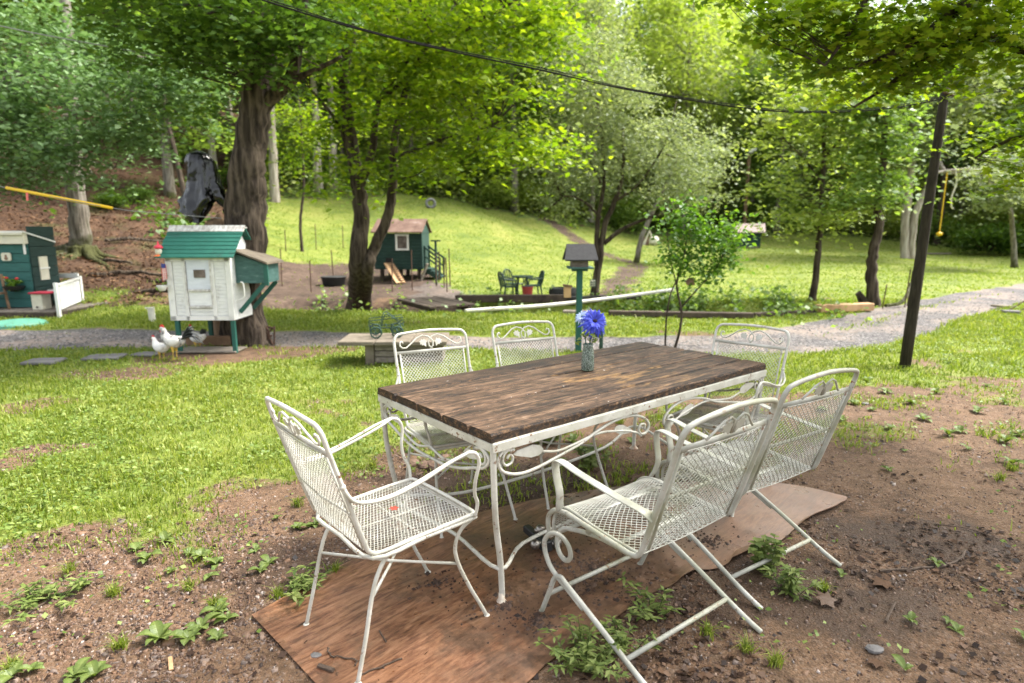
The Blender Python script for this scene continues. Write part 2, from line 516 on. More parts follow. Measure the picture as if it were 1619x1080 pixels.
MAT['cream'] = paint('cream_paint', (.66, .62, .50), None, .15)
MAT['dark_wood'] = simple('dark_weathered_wood', (.085, .062, .045), (.035, .025, .02), 8, .9, .5, .006, (1, 1, 1))
MAT['grey_wood'] = simple('grey_weathered_wood', (.22, .19, .155), (.10, .082, .066), 7, .9, .5, .006, (2, 6, 6))
MAT['brown_wood'] = simple('brown_wood', (.24, .15, .09), (.12, .07, .045), 8, .85, .4, .005)
MAT['light_wood'] = simple('light_wood', (.52, .33, .17), (.36, .21, .10), 8, .8, .4, .004, (1, 1, .3))
MAT['rusty_roof'] = simple('rusty_brown_roof', (.16, .10, .075), (.085, .046, .032), 4, .8, .4, .006, (1, 1, 1), 0, .3, (.26, .20, .17))
MAT['pole'] = simple('old_pole_wood', (.045, .039, .027), (.018, .015, .011), 12, .95, .7, .008, (4, 4, .18), 0, .15)
MAT['black_metal'] = simple('black_metal', (.022, .022, .022), (.012, .012, .012), 12, .45, .3, .002)
MAT['steel'] = simple('dull_steel_balls', (.34, .32, .29), (.16, .13, .10), 22, .32, .15, .001, (1, 1, 1), .9)
MAT['rust'] = simple('rusty_iron', (.11, .06, .04), (.045, .028, .02), 20, .9, .5, .004)
MAT['iron_green'] = simple('verdigris_iron', (.035, .085, .06), (.018, .035, .027), 18, .7, .3, .003)
MAT['black_rubber'] = simple('black_rubber', (.03, .03, .03), (.018, .018, .018), 12, .75, .2)
MAT['tyre'] = simple('weathered_tyre', (.18, .18, .18), (.09, .09, .09), 10, .85, .3)
MAT['cable'] = simple('black_cable', (.018, .017, .016), (.010, .010, .010), 10, .95, .1, spec=.1)
MAT['cable_grey'] = simple('grey_cable', (.25, .25, .25), None, 10, .6, .1)
MAT['yellow'] = paint('yellow_plastic', (.80, .50, .015), None, .05, .45)
MAT['pink'] = paint('pink_ribbon', (.75, .16, .16), None, .05)
MAT['red'] = paint('red_paint', (.55, .035, .03), None, .1)
MAT['pinkred'] = paint('pink_red_plastic', (.78, .06, .10), None, .02, .35)
MAT['orange'] = paint('orange_plastic', (.80, .18, .04), None, .02, .4)
MAT['mint'] = paint('pale_green_plastic', (.11, .33, .23), None, .2, .5)
MAT['pvc'] = simple('grimy_white_pvc', (.70, .68, .60), (.52, .50, .42), 5, .5, .1, .002)
MAT['pipe_black'] = simple('black_drain_pipe', (.025, .024, .023), (.014, .013, .012), 9, .6, .3)
MAT['shingle_black'] = simple('black_roof_felt', (.030, .030, .032), (.018, .018, .02), 30, .85, .4, .002)
MAT['bucket_red'] = paint('faded_red_bucket', (.42, .06, .05), None, .1)
MAT['green_plastic'] = simple('dark_green_plastic', (.016, .05, .036), (.010, .034, .026), 8, .4, .05)
MAT['cloth_red'] = simple('red_cloth', (.42, .035, .06), (.28, .02, .04), 12, .9, .2)
MAT['stone'] = simple('brown_field_stone', (.25, .16, .11), (.12, .075, .05), 14, .9, .6, .006)
MAT['slate'] = simple('grey_slate_slab', (.17, .16, .155), (.10, .095, .09), 8, .85, .4, .004)
MAT['concrete'] = simple('stained_concrete', (.19, .16, .12), (.10, .08, .06), 5, .9, .4, .005)
MAT['skin_red'] = simple('red_comb', (.62, .03, .03), None, 20, .6, .1)
MAT['feather_white'] = simple('white_feathers', (.80, .78, .74), (.62, .60, .56), 26, .85, .4, .004)
MAT['feather_black'] = simple('black_feathers', (.03, .035, .035), (.015, .016, .018), 26, .6, .4, .004)
MAT['feather_pied'] = simple('pied_feathers', (.74, .72, .68), (.035, .035, .035), 17, .85, .4, .004, (1, 1, 1))
MAT['beak'] = simple('yellow_beak', (.60, .40, .08), None, 20, .5, 0)
MAT['petal_blue'] = leaf_mat('blue_petals', (.02, .022, .28), (.04, .05, .50), (.08, .12, .72), .25, .04, (1, 1, 1.2))
MAT['petal_white'] = leaf_mat('pale_petals', (.30, .38, .70), (.45, .55, .80), (.62, .70, .85), .25, .03, (1, 1, 1))
MAT['flower_core'] = simple('dark_flower_centre', (.02, .012, .03), None, 40, .9, .5)
MAT['dark_hole'] = simple('dark_interior', (.015, .013, .012), None, 5, .9, 0)
MAT['foliage_pot'] = leaf_mat('potted_leaves', (.08, .16, .02), (.16, .28, .03), (.28, .40, .06), .35)

m, nt, out = new_mat('black_bin_liner'); b = NB(nt)
v = b.coord('Object', (3, 3, 1.2))
b.pbsdf(out, (.003, .003, .0035), .17, b.bump(b.noise(b.coord('Object', (9, 9, 2.5)), 2.0, 2, .4, 1.0), .35, .03), 0, .55)
MAT['bag'] = m
m, nt, out = new_mat('speckled_green_glass'); b = NB(nt)
v = b.coord('Object')
spk = b.noise(v, 160, 4, .7)
col = b.ramp(spk, [(.40, (.13, .17, .13)), (.56, (.42, .50, .43)), (.68, (.75, .78, .72))])
p = b.pbsdf(out, col, .12, b.bump(spk, .5, .002), 0, .6); p.inputs['Transmission Weight'].default_value = .55; p.inputs['IOR'].default_value = 1.3
MAT['vase'] = m
m, nt, out = new_mat('window_pane'); b = NB(nt)
b.pbsdf(out, (.05, .045, .045), .12, None, 0, .6); MAT['pane'] = m
m, nt, out = new_mat('brown_pane'); b = NB(nt)
b.pbsdf(out, b.ramp(b.noise(b.coord('Object'), 9, 4), [(.35, (.05, .03, .03)), (.65, (.16, .12, .12))]), .2, None, 0, .6); MAT['pane_brown'] = m
# ------------------------------------------------------------------ terrain
# profiles of the land: for directions across the view, (distance, height on the picture) pairs beyond the flat yard
PROF = {
 -260: (10.5, [(13, 395), (17, 300), (24, 190), (34, 110), (60, 20)]),
    0: (11.0, [(13, 425), (16, 350), (20, 270), (26, 200), (40, 110), (60, 40)]),
  130: (11.4, [(13, 438), (15, 402), (20, 310), (28, 220), (45, 130), (70, 60)]),
  300: (12.0, [(14, 450), (16, 405), (22, 325), (30, 255), (45, 170), (70, 90)]),
  420: (15.0, [(17, 445), (19, 415), (22, 375), (28, 322), (36, 270), (50, 200), (75, 120)]),
  560: (17.0, [(19, 435), (22, 405), (28, 345), (36, 290), (50, 220), (75, 140)]),
  690: (14.5, [(20, 422), (25, 372), (30, 331), (36, 300), (50, 235), (75, 150)]),
  820: (14.5, [(20, 432), (26, 388), (34, 345), (42, 310), (58, 245), (80, 170)]),
 1000: (15.0, [(20, 434), (27, 408), (36, 384), (44, 362), (60, 290), (80, 200)]),
 1200: (16.0, [(22, 428), (30, 404), (38, 378), (44, 350), (60, 280), (80, 200)]),
 1400: (18.0, [(24, 424), (32, 402), (40, 378), (48, 345), (62, 280), (80, 200)]),
 1619: (22.0, [(30, 414), (36, 404), (44, 385), (60, 320), (80, 240)]),
 1900: (24.0, [(32, 410), (40, 395), (60, 320), (80, 240)]),
}
_sk, _rows = [], []
_Yk = np.concatenate([np.arange(0, 24, .5), np.arange(24, 60, 1.0), np.arange(60, 132, 3.0)])
for px in sorted(PROF):
    y0, pr = PROF[px]
    ys, zs = [0, y0], [0, 0]
    for Y, py in pr:
        p = at(px, py, Y); ys.append(Y); zs.append(p.z)
    sl = (zs[-1] - zs[-2]) / (ys[-1] - ys[-2])
    ys.append(130); zs.append(zs[-1] + sl * (130 - ys[-2]))
    _sk.append((px - 809.5) / FPX); _rows.append(np.interp(_Yk, ys, zs))
_sk = np.array(_sk); _rows = np.array(_rows)
_sg = np.linspace(-1.3, 1.3, 131)
_T = np.array([[np.interp(s, _sk, _rows[:, j]) for s in _sg] for j in range(len(_Yk))])   # rows Y, cols s
for _ in range(5):
    _T[:, 1:-1] = (_T[:, :-2] + 2 * _T[:, 1:-1] + _T[:, 2:]) / 4
for _ in range(2):
    _T[1:-1] = (_T[:-2] + 2 * _T[1:-1] + _T[2:]) / 4

def vnoise(x, y, sc, seed=0):
    """smooth value noise, vectorised"""
    x = np.asarray(x, float) * sc + seed * 17.3; y = np.asarray(y, float) * sc - seed * 9.1
    xi, yi = np.floor(x).astype(np.int64), np.floor(y).astype(np.int64)
    fx, fy = x - xi, y - yi
    fx = fx * fx * (3 - 2 * fx); fy = fy * fy * (3 - 2 * fy)
    def h(a, b):
        n = (a * 374761393 + b * 668265263 + seed * 1274126177) & 0x7fffffff
        n = ((n ^ (n >> 13)) * 1274126177) & 0x7fffffff
        return ((n ^ (n >> 16)) & 0xffff) / 65535.0
    return (h(xi, yi) * (1 - fx) + h(xi + 1, yi) * fx) * (1 - fy) + (h(xi, yi + 1) * (1 - fx) + h(xi + 1, yi + 1) * fx) * fy
def fbm(x, y, sc, seed=0, o=4):
    t = 0; a = 1; w = 0
    for k in range(o):
        t = t + a * vnoise(x, y, sc * 2 ** k, seed + k); w += a; a *= .55
    return t / w

CREEK = [(-4.2, 12.8), (-2.2, 12.6), (-.6, 12.3), (1.2, 12.2), (3.0, 12.1), (4.8, 11.9), (6.0, 12.3)]
def seg_dist(x, y, pl):
    d = np.full(np.shape(x), 1e9)
    for (ax, ay), (bx, by) in zip(pl[:-1], pl[1:]):
        vx, vy = bx - ax, by - ay
        t = np.clip(((x - ax) * vx + (y - ay) * vy) / (vx * vx + vy * vy), 0, 1)
        d = np.minimum(d, np.hypot(x - ax - t * vx, y - ay - t * vy))
    return d
def ssm(e0, e1, v):
    t = np.clip((v - e0) / (e1 - e0), 0, 1); return t * t * (3 - 2 * t)

def terr(x, y):
    x = np.asarray(x, float); y = np.asarray(y, float)
    yy = np.maximum(y, .5)
    s = np.clip(x / np.maximum(yy, 6.0), -1.28, 1.28)
    fs = (s - _sg[0]) / (_sg[1] - _sg[0]); i = np.clip(np.floor(fs).astype(int), 0, len(_sg) - 2); fs = fs - i
    j = np.clip(np.searchsorted(_Yk, yy) - 1, 0, len(_Yk) - 2); fj = np.clip((yy - _Yk[j]) / (_Yk[j + 1] - _Yk[j]), 0, 1)
    z = (_T[j, i] * (1 - fs) + _T[j, i + 1] * fs) * (1 - fj) + (_T[j + 1, i] * (1 - fs) + _T[j + 1, i + 1] * fs) * fj
    dc = seg_dist(x, y, CREEK)
    z = z - .5 * (1 - ssm(.25, 1.15, dc)) - 0
    far = ssm(3.5, 8, np.hypot(x, y - 1.0))
    z = z + (fbm(x, y, .5, 3) - .5) * .10 * far + (fbm(x, y, .12, 5, 3) - .5) * np.clip((y - 14) / 20, 0, 1) * 1.0
    z = z + (fbm(x, y, 4, 7, 3) - .5) * .012
    return z
def tz(x, y): return float(terr(np.array([x]), np.array([y]))[0])

def hit(px, py, y0=1.0, y1=110):
    """where the view ray through (px, py) of the photograph meets the land"""
    a, b, c = ray(px, py)
    Y = np.concatenate([np.arange(y0, 30, .04), np.arange(30, y1, .15)])
    t = Y / b
    zz = CAM_H + c * t; g = terr(a * t, Y)
    k = np.argmax(zz <= g)
    if zz[k] > g[k]: k = len(Y) - 1
    return Vector((a * t[k], Y[k], g[k]))

def on(px, Y):
    """point of the land straight under image column px at distance Y (column measured near the horizon)"""
    x = (px - 809.5) / FPX * Y
    return Vector((x, Y, tz(x, Y)))

def poly_sd(x, y, P):
    """signed distance to polygon, positive inside"""
    n = len(P); d = np.full(np.shape(x), 1e9); ins = np.zeros(np.shape(x), bool)
    for i in range(n):
        (ax, ay), (bx, by) = P[i], P[(i + 1) % n]
        vx, vy = bx - ax, by - ay
        t = np.clip(((x - ax) * vx + (y - ay) * vy) / (vx * vx + vy * vy + 1e-12), 0, 1)
        d = np.minimum(d, np.hypot(x - ax - t * vx, y - ay - t * vy))
        c = ((ay > y) != (by > y)) & (x < (bx - ax) * (y - ay) / ((by - ay) if by != ay else 1e-9) + ax)
        ins ^= c
    return np.where(ins, d, -d)

def gpoly(pts, flat=True):
    return [tuple((gnd(*p) if flat else hit(*p))[:2]) for p in pts]

P_DIRT = gpoly([(-900, 960), (0, 905), (120, 885), (250, 855), (400, 785), (520, 745), (600, 722), (680, 690), (760, 660), (900, 640), (1060, 640), (1170, 632), (1290, 614), (1400, 600), (1619, 596), (2400, 590)]) + [(9, -6), (-9, -6)]
P_ROAD = gpoly([(-1400, 524), (-300, 522), (0, 521), (200, 521), (450, 521), (620, 528), (800, 534), (1000, 532), (1130, 530), (1250, 514), (1350, 495), (1430, 479), (1520, 461), (1619, 447), (1800, 432), (2100, 426), (2300, 440), (1800, 456), (1619, 478), (1540, 500), (1480, 520), (1400, 540), (1300, 553), (1200, 558), (1000, 557), (850, 556), (620, 547), (450, 546), (200, 551), (0, 552), (-300, 553), (-1400, 556)])
P_STRIP = gpoly([(1290, 527), (1380, 503), (1470, 478), (1560, 463), (1700, 450), (1700, 455), (1560, 470), (1480, 487), (1390, 512), (1300, 534)])
P_YARD = [tuple(on(px, Y)[:2]) for px, Y in ((395, 11.7), (392, 17), (420, 19.5), (520, 20), (600, 21.5), (690, 19), (705, 15.5), (780, 13.7), (700, 12.2), (600, 12.1), (500, 11.6))]
P_COOPDIRT = gpoly([(215, 566), (330, 548), (440, 543), (560, 545), (565, 556), (430, 566), (290, 582), (225, 580)])
P_PATH = [tuple(on(px, Y)[:2]) for px, Y in ((655, 16.5), (680, 17.5), (700, 17.0), (745, 15.0), (790, 13.9), (640, 13.7))]
FB = np.array([(-400, 9.7), (0, 11.4), (130, 12), (280, 12.4), (380, 12.4), (425, 21), (440, 29), (560, 31), (640, 33), (700, 34), (820, 34), (880, 33), (960, 36), (1030, 39), (1200, 39), (1340, 41), (1500, 37), (1619, 34), (1900, 28)], float)
def forest_y(s): return np.interp(s * FPX + 809.5, FB[:, 0], FB[:, 1])

def masks(x, y):
    yy = np.maximum(y, 4.0); s = x / yy
    wob = (fbm(x, y, 1.6, 11) - .5)
    dirt = ssm(-.42, .42, poly_sd(x, y, P_DIRT) + wob * 1.3)
    yard = ssm(-.35, .35, poly_sd(x, y, P_YARD) + wob * 1.2)
    back = ssm(.46, .62, fbm(x, y, 2.6, 95, 5)) * ssm(3.0, 4.6, y)
    dirt = dirt * (1 - .5 * back)
    cd = ssm(-.2, .2, poly_sd(x, y, P_COOPDIRT) + wob * .7)
    # bare scuffed patches in the lawn
    patch = ssm(.62, .76, fbm(x, y, .8, 21, 5)) * .6 * (y < 14)
    e = 0
    for (px, py, r) in ((60, 712, .16), (10, 735, .16), (210, 590, .4), (130, 705, .07)):
        g = gnd(px, py); e = np.maximum(e, 1 - ssm(.5, 1.3, np.hypot((x - g.x) / 1.5, y - g.y) / r))
    dirt = np.maximum(np.maximum(dirt, cd), np.maximum(patch, e * .8))
    dc = seg_dist(x, y, CREEK)
    yard = np.maximum(yard, (1 - ssm(.5, 1.0, dc + wob * .6)) * .9)
    # trodden path down the meadow
    pth = seg_dist(x, y, [tuple(on(px, Y)[:2]) for px, Y in ((860, 35), (930, 30), (1010, 25), (985, 19.5), (960, 14.5))])
    yard = np.maximum(yard, (1 - ssm(.25, .8, pth + wob * .8)) * .7)
    road = ssm(-.10, .10, poly_sd(x, y, P_ROAD) + wob * .25)
    strip = ssm(-.12, .18, poly_sd(x, y, P_STRIP) + wob * .5)
    road = road * (1 - strip * .35)
    road = np.maximum(road, ssm(-.3, .3, poly_sd(x, y, P_PATH) + wob * .9) * .5)
    fy = forest_y(s)
    lit = ssm(-.8, 1.0, (y - fy) + wob * 3)
    litter = lit * (1 - ssm(-.47, -.36, s))             # brown bank on the left
    brush = lit * ssm(-.47, -.36, s)                     # green undergrowth elsewhere
    return dirt, road, yard, litter, brush

def build_ground():
    def warp(n, a, b, k, c0):
        t = np.linspace(-1, 1, n)
        u = np.sinh(t * k) / np.sinh(k)
        return np.where(u < 0, c0 + (c0 - a) * u, c0 + (b - c0) * u)
    xs = warp(560, -75, 85, 4.6, 0.3); ys = warp(760, -25, 122, 4.6, 2.2)
    X, Y = np.meshgrid(xs, ys); x, y = X.ravel(), Y.ravel()
    z = terr(x, y)
    dirt, road, yard, litter, brush = masks(x, y)
    z = z + dirt * (fbm(x, y, 14, 31, 3) - .5) * .012 * (np.hypot(x, y) < 9)
    z = z + (litter + brush) * (fbm(x, y, 1.1, 33, 4) - .5) * .35
    # wheel ruts and a dished edge to the road
    z = z - road * .03
    n, m = len(ys), len(xs)
    i = np.arange(n * m).reshape(n, m)
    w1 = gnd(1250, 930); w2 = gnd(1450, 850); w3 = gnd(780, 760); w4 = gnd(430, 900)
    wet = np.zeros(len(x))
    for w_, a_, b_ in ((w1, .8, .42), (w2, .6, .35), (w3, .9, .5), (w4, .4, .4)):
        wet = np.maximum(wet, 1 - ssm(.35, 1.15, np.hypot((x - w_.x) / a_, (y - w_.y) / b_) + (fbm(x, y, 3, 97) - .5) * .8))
    F = np.stack([i[:-1, :-1].ravel(), i[:-1, 1:].ravel(), i[1:, 1:].ravel(), i[1:, :-1].ravel()], 1)
    o = np_mesh('ground', np.stack([x, y, z], 1), F, None,
                attrs=dict(dirt=dirt, road=road, yard=yard, litter=litter, brush=brush, wet=wet), smooth=True)
    o['kind'] = 'structure'
    return o

m, nt, out = new_mat('ground'); b = NB(nt)
v = b.coord('Object')
nA = b.noise(v, 1.3, 8, .68); nB = b.noise(v, 9, 7, .7); nC = b.noise(v, 45, 5, .7); nD = b.noise(v, .35, 4)
grassN = b.math('ADD', b.math('MULTIPLY', nA, .45), b.math('ADD', b.math('MULTIPLY', nC, .3), b.math('MULTIPLY', nD, .25)))
grass = b.ramp(grassN, [(.40, (.08, .12, .02)), (.5, (.14, .175, .028)), (.60, (.22, .225, .055))])
vor = b.n('ShaderNodeTexVoronoi'); vor.inputs['Scale'].default_value = 105; b.l(v, vor.inputs['Vector'])
sep = b.n('ShaderNodeSeparateColor'); b.l(vor.outputs['Color'], sep.inputs[0])
pebc = b.ramp(sep.outputs[0], [(.0, (.05, .030, .02)), (.35, (.13, .072, .042)), (.6, (.21, .12, .07)), (.85, (.15, .105, .08)), (.97, (.27, .19, .14))])
soil = b.ramp(b.math('ADD', b.math('MULTIPLY', nA, .5), b.math('MULTIPLY', nB, .5)), [(.36, (.036, .023, .014)), (.48, (.098, .060, .034)), (.60, (.178, .112, .064))])
soil = b.mix(b.math('MULTIPLY', b.ramp(nB, [(.42, .25), (.6, .8)]), .75), soil, pebc)
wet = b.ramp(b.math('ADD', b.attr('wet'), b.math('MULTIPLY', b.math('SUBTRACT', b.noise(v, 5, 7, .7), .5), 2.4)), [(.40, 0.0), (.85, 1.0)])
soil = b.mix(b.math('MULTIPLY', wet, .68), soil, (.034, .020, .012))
vg = b.n('ShaderNodeTexVoronoi'); vg.inputs['Scale'].default_value = 34; b.l(v, vg.inputs['Vector'])
sg = b.n('ShaderNodeSeparateColor'); b.l(vg.outputs['Color'], sg.inputs[0])
grav = b.ramp(sg.outputs[0], [(0, (.045, .042, .042)), (.5, (.088, .082, .083)), (.85, (.135, .126, .124)), (1, (.21, .195, .185))])
grav = b.mix(b.ramp(b.noise(v, .8, 6, .6), [(.45, 0.0), (.62, .55)]), grav, (.30, .235, .19))
yardc = b.ramp(b.math('ADD', b.math('MULTIPLY', nA, .5), b.math('MULTIPLY', nB, .5)), [(.38, (.028, .019, .014)), (.5, (.07, .046, .033)), (.62, (.125, .087, .064))])
litc = b.ramp(b.math('ADD', b.math('MULTIPLY', nA, .35), b.math('MULTIPLY', nC, .65)), [(.38, (.02, .011, .007)), (.5, (.06, .032, .018)), (.60, (.13, .072, .04)), (.70, (.26, .16, .095))])
litc = b.mix(b.ramp(b.noise(v, .55, 6, .65), [(.54, 0.0), (.66, .6)]), litc, (.06, .085, .02))
bru = b.ramp(b.noise(v, 1.6, 8, .72), [(.40, (.10, .055, .03)), (.48, (.07, .10, .025)), (.62, (.16, .24, .04))])
def edge(an, lo=.38, hi=.62, amt=.5):
    a = b.math('ADD', b.attr(an), b.math('MULTIPLY', b.math('SUBTRACT', nB, .5), amt))
    return b.ramp(a, [(lo, 0.0), (hi, 1.0)])
c = b.mix(edge('brush'), grass, bru)
c = b.mix(edge('litter'), c, litc)
c = b.mix(edge('yard', .34, .66), c, yardc)
c = b.mix(edge('dirt', .36, .60, .7), c, soil)
c = b.mix(edge('road', .4, .6, .35), c, grav)
h = b.math('ADD', b.math('MULTIPLY', vor.outputs['Distance'], -.8), b.math('ADD', nC, nB))
rough = b.mix(b.math('MULTIPLY', wet, edge('dirt')), .92, .72)
b.pbsdf(out, c, rough, b.bump(h, .6, .011), 0, .25)
MAT['ground'] = m
G = build_ground(); G.data.materials.append(MAT['ground'])

RNG = np.random.default_rng(7)
def wedge(n, y0, y1, smin=-.98, smax=.98, k=1.0):
    """random ground points in the view wedge; k > 1 crowds them towards the near end"""
    u = RNG.random(n)
    # density per unit ground area ~ 1/y^k : y-pdf ~ y^(1-k)
    e = 2 - k
    y = (y0 ** e + u * (y1 ** e - y0 ** e)) ** (1 / e) if abs(e) > 1e-6 else y0 * (y1 / y0) ** u
    s = RNG.uniform(smin, smax, n)
    return s * y, y

def blades(x, y, z, h, w, lean=.5, curl=.5):
    """two-segment blades: 5 verts -> 1 quad + 1 tri as tris"""
    n = len(x)
    a = RNG.random(n) * 2 * np.pi; l = RNG.random(n) * lean; la = RNG.random(n) * 2 * np.pi
    dx, dy = np.cos(a) * w / 2, np.sin(a) * w / 2
    lx, ly = np.cos(la) * l * h, np.sin(la) * l * h
    V = np.zeros((n, 5, 3))
    V[:, 0] = np.stack([x - dx, y - dy, z - .004], 1); V[:, 1] = np.stack([x + dx, y + dy, z - .004], 1)
    mx, my, mz = x + lx * .35, y + ly * .35, z + h * .6
    V[:, 2] = np.stack([mx + dx * .8, my + dy * .8, mz], 1); V[:, 3] = np.stack([mx - dx * .8, my - dy * .8, mz], 1)
    V[:, 4] = np.stack([x + lx * 1.2, y + ly * 1.2, z + h * (1 - .3 * l)], 1)
    o = np.arange(n)[:, None] * 5
    F = np.concatenate([o + np.array([[0, 1, 2]]), o + np.array([[0, 2, 3]]), o + np.array([[3, 2, 4]])])
    return V.reshape(-1, 3), F, np.repeat(RNG.random(n), 5)

# mown lawn round the yard
P_MAT = gpoly([(398, 976), (640, 851), (860, 790), (1080, 764), (1240, 768), (1342, 788), (1185, 880), (1055, 930), (830, 1088), (740, 1190), (640, 1235)])
def lawn():
    x, y = wedge(380000, 1.7, 13.5, -1.05, 1.05, 1.25)
    d, r, ya, li, br_ = masks(x, y)
    cover = (1 - np.clip(d * 1.1, 0, 1)) * (1 - np.clip(r * 1.3, 0, 1)) * (1 - ya) * (1 - li)
    # thin tufts carry on into the bare soil
    tuft = ssm(.56, .66, fbm(x, y, 2.2, 41, 4)) * .75
    dens = ssm(.30, .55, fbm(x, y, 5, 43, 3)) * .7 + .3
    keep = RNG.random(len(x)) < np.maximum(cover * dens, tuft * (d > .3) * (r < .2) * (y > 2.6) * .5 * ssm(2.6, 3.6, y))
    keep &= poly_sd(x, y, P_MAT) < -.01
    x, y = x[keep], y[keep]
    hgt = (RNG.gamma(4, .0065, len(x)) + .008) * (.7 + .9 * fbm(x, y, 1.1, 47, 3))
    V, F, v = blades(x, y, terr(x, y), hgt * (.8 + y * .03), .0032 + .0011 * y, 1.3)
    o = np_mesh('lawn_grass', V, F, MAT['grass'], attrs=dict(v=v)); 
    setp(o, 'short mown lawn of yellow green grass round the patio furniture', 'grass', None, 'stuff')
lawn()

def leaves_quads(x, y, z, size, tilt=.5):
    n = len(x); a = RNG.random(n) * 2 * np.pi
    nx, ny = (RNG.random(n) - .5) * tilt * 2, (RNG.random(n) - .5) * tilt * 2
    N = np.stack([nx, ny, np.ones(n)], 1); N /= np.linalg.norm(N, axis=1)[:, None]
    D = np.stack([np.cos(a), np.sin(a), np.zeros(n)], 1); D -= N * (D * N).sum(1)[:, None]; D /= np.linalg.norm(D, axis=1)[:, None]
    S = np.cross(N, D); P = np.stack([x, y, z], 1); sz = size[:, None] if np.ndim(size) else size
    V = np.stack([P - D * sz * .5, P + S * sz * .42 + N * sz * .08, P + D * sz * .55, P - S * sz * .42 + N * sz * .08], 1)
    F = np.arange(n * 4).reshape(n, 4)
    return V.reshape(-1, 3), F, np.repeat(RNG.random(n), 4)

def clover():
    x, y = wedge(110000, 1.8, 12.5, -1.0, 1.0, 1.4)
    d, r, ya, li, br_ = masks(x, y)
    c = ssm(.50, .60, fbm(x, y, 1.3, 51, 4)) * .9 + .08
    keep = RNG.random(len(x)) < c * (1 - np.clip(d * 1.1, 0, 1)) * (1 - r) * (1 - ya) * (1 - li) + (d > .4) * np.where(x < -.4, .07, .035) * (y > 1.9) * ssm(.42, .6, fbm(x, y, 2.4, 57, 3))
    keep &= poly_sd(x, y, P_MAT) < -.02
    x, y = x[keep], y[keep]; n = len(x)
    V, F, v = leaves_quads(x, y, terr(x, y) + RNG.uniform(.008, .04, n), RNG.uniform(.010, .026, n) * (1 + y * .05), .6)
    o = np_mesh('clover', V, F, MAT['clover'], attrs=dict(v=v))
    setp(o, 'clover and small broad leaves mixed through the lawn', 'ground cover', None, 'stuff')
clover()

def meadow():
    x, y = wedge(150000, 11.5, 42, -.95, .98, 1.2)
    d, r, ya, li, br_ = masks(x, y)
    keep = RNG.random(len(x)) < (1 - np.clip(d + r * 1.3 + ya * .95 + li + br_ * .8, 0, 1)) * (.35 + .65 * ssm(.35, .6, fbm(x, y, 1.2, 53, 3)))
    x, y = x[keep], y[keep]; n = len(x)
    V, F, v = blades(x, y, terr(x, y) - .005, RNG.uniform(.02, .06, n), .014 + .0012 * y, 1.6)
    o = np_mesh('meadow_grass', V, F, MAT['grass_far'], attrs=dict(v=v))
    setp(o, 'sunlit yellow green grass of the sloping meadow beyond the creek', 'grass', None, 'stuff')
meadow()

def creek_weeds():
    t = RNG.random(15000) * 10.6 - 4.4
    x = t; y = np.interp(x, [c[0] for c in CREEK], [c[1] for c in CREEK]) + RNG.choice([-1, 1], len(t), p=[.25, .75]) * (.35 + RNG.gamma(2, .25, len(t)))
    c = fbm(x, y, 1.3, 61, 4); keep = (c > .47) & ((x > 2.2) | (RNG.random(len(x)) < .18))
    x, y = x[keep], y[keep]; n = len(x)
    V, F, v = leaves_quads(x, y, terr(x, y) + RNG.random(n) ** 1.5 * .30, RNG.uniform(.05, .12, n), 1.0)
    o = np_mesh('creek_bank_weeds', V, F, MAT['leaf_forest'], attrs=dict(v=v))
    setp(o, 'low leafy weeds along the far bank of the little creek', 'ground cover', None, 'stuff')
creek_weeds()

def brush():
    x, y = wedge(95000, 18, 62, -.72, .98, 1.0)
    d, r, ya, li, br_ = masks(x, y)
    c = fbm(x, y, .45, 71, 4)
    keep = (RNG.random(len(x)) < br_) & (c > .40)
    x, y, c = x[keep], y[keep], c[keep]; n = len(x)
    V, F, v = leaves_quads(x, y, terr(x, y) + RNG.random(n) ** 1.3 * np.clip((c - .36) * 8, .15, 1.3), RNG.uniform(.12, .30, n), 1.0)
    o = np_mesh('undergrowth', V, F, MAT['leaf_pale'], attrs=dict(v=v))
    setp(o, 'bright green undergrowth of ferns and saplings below the wood', 'undergrowth', None, 'stuff')
    x, y = wedge(42000, 11, 45, -1.0, -.36, 1.3)
    d, r, ya, li, br_ = masks(x, y)
    keep = (RNG.random(len(x)) < li)
    x, y = x[keep], y[keep]; n = len(x)
    V, F, v = leaves_quads(x, y, terr(x, y) + .03 + RNG.random(n) * .04, RNG.uniform(.035, .085, n), .7)
    o = np_mesh('leaf_litter', V, F, MAT['dead_leaf'], attrs=dict(v=v))
    setp(o, 'brown fallen leaves covering the steep wooded bank', 'leaf litter', None, 'stuff')
    x, y = wedge(26000, 13, 50, -1.0, -.34, 1.1)
    d, r, ya, li, br_ = masks(x, y)
    c = fbm(x, y, .5, 75, 4); keep = (RNG.random(len(x)) < li) & (c > .66) & (y > 17)
    x, y, c = x[keep], y[keep], c[keep]; n = len(x)
    V, F, v = leaves_quads(x, y, terr(x, y) + .05 + RNG.random(n) ** 1.4 * np.clip((c - .5) * 5, .08, .4), RNG.uniform(.10, .22, n), 1.0)
    o = np_mesh('bank_ferns', V, F, MAT['leaf_deep'], attrs=dict(v=v))
    setp(o, 'scattered ferns and seedlings on the brown wooded bank', 'undergrowth', None, 'stuff')
brush()

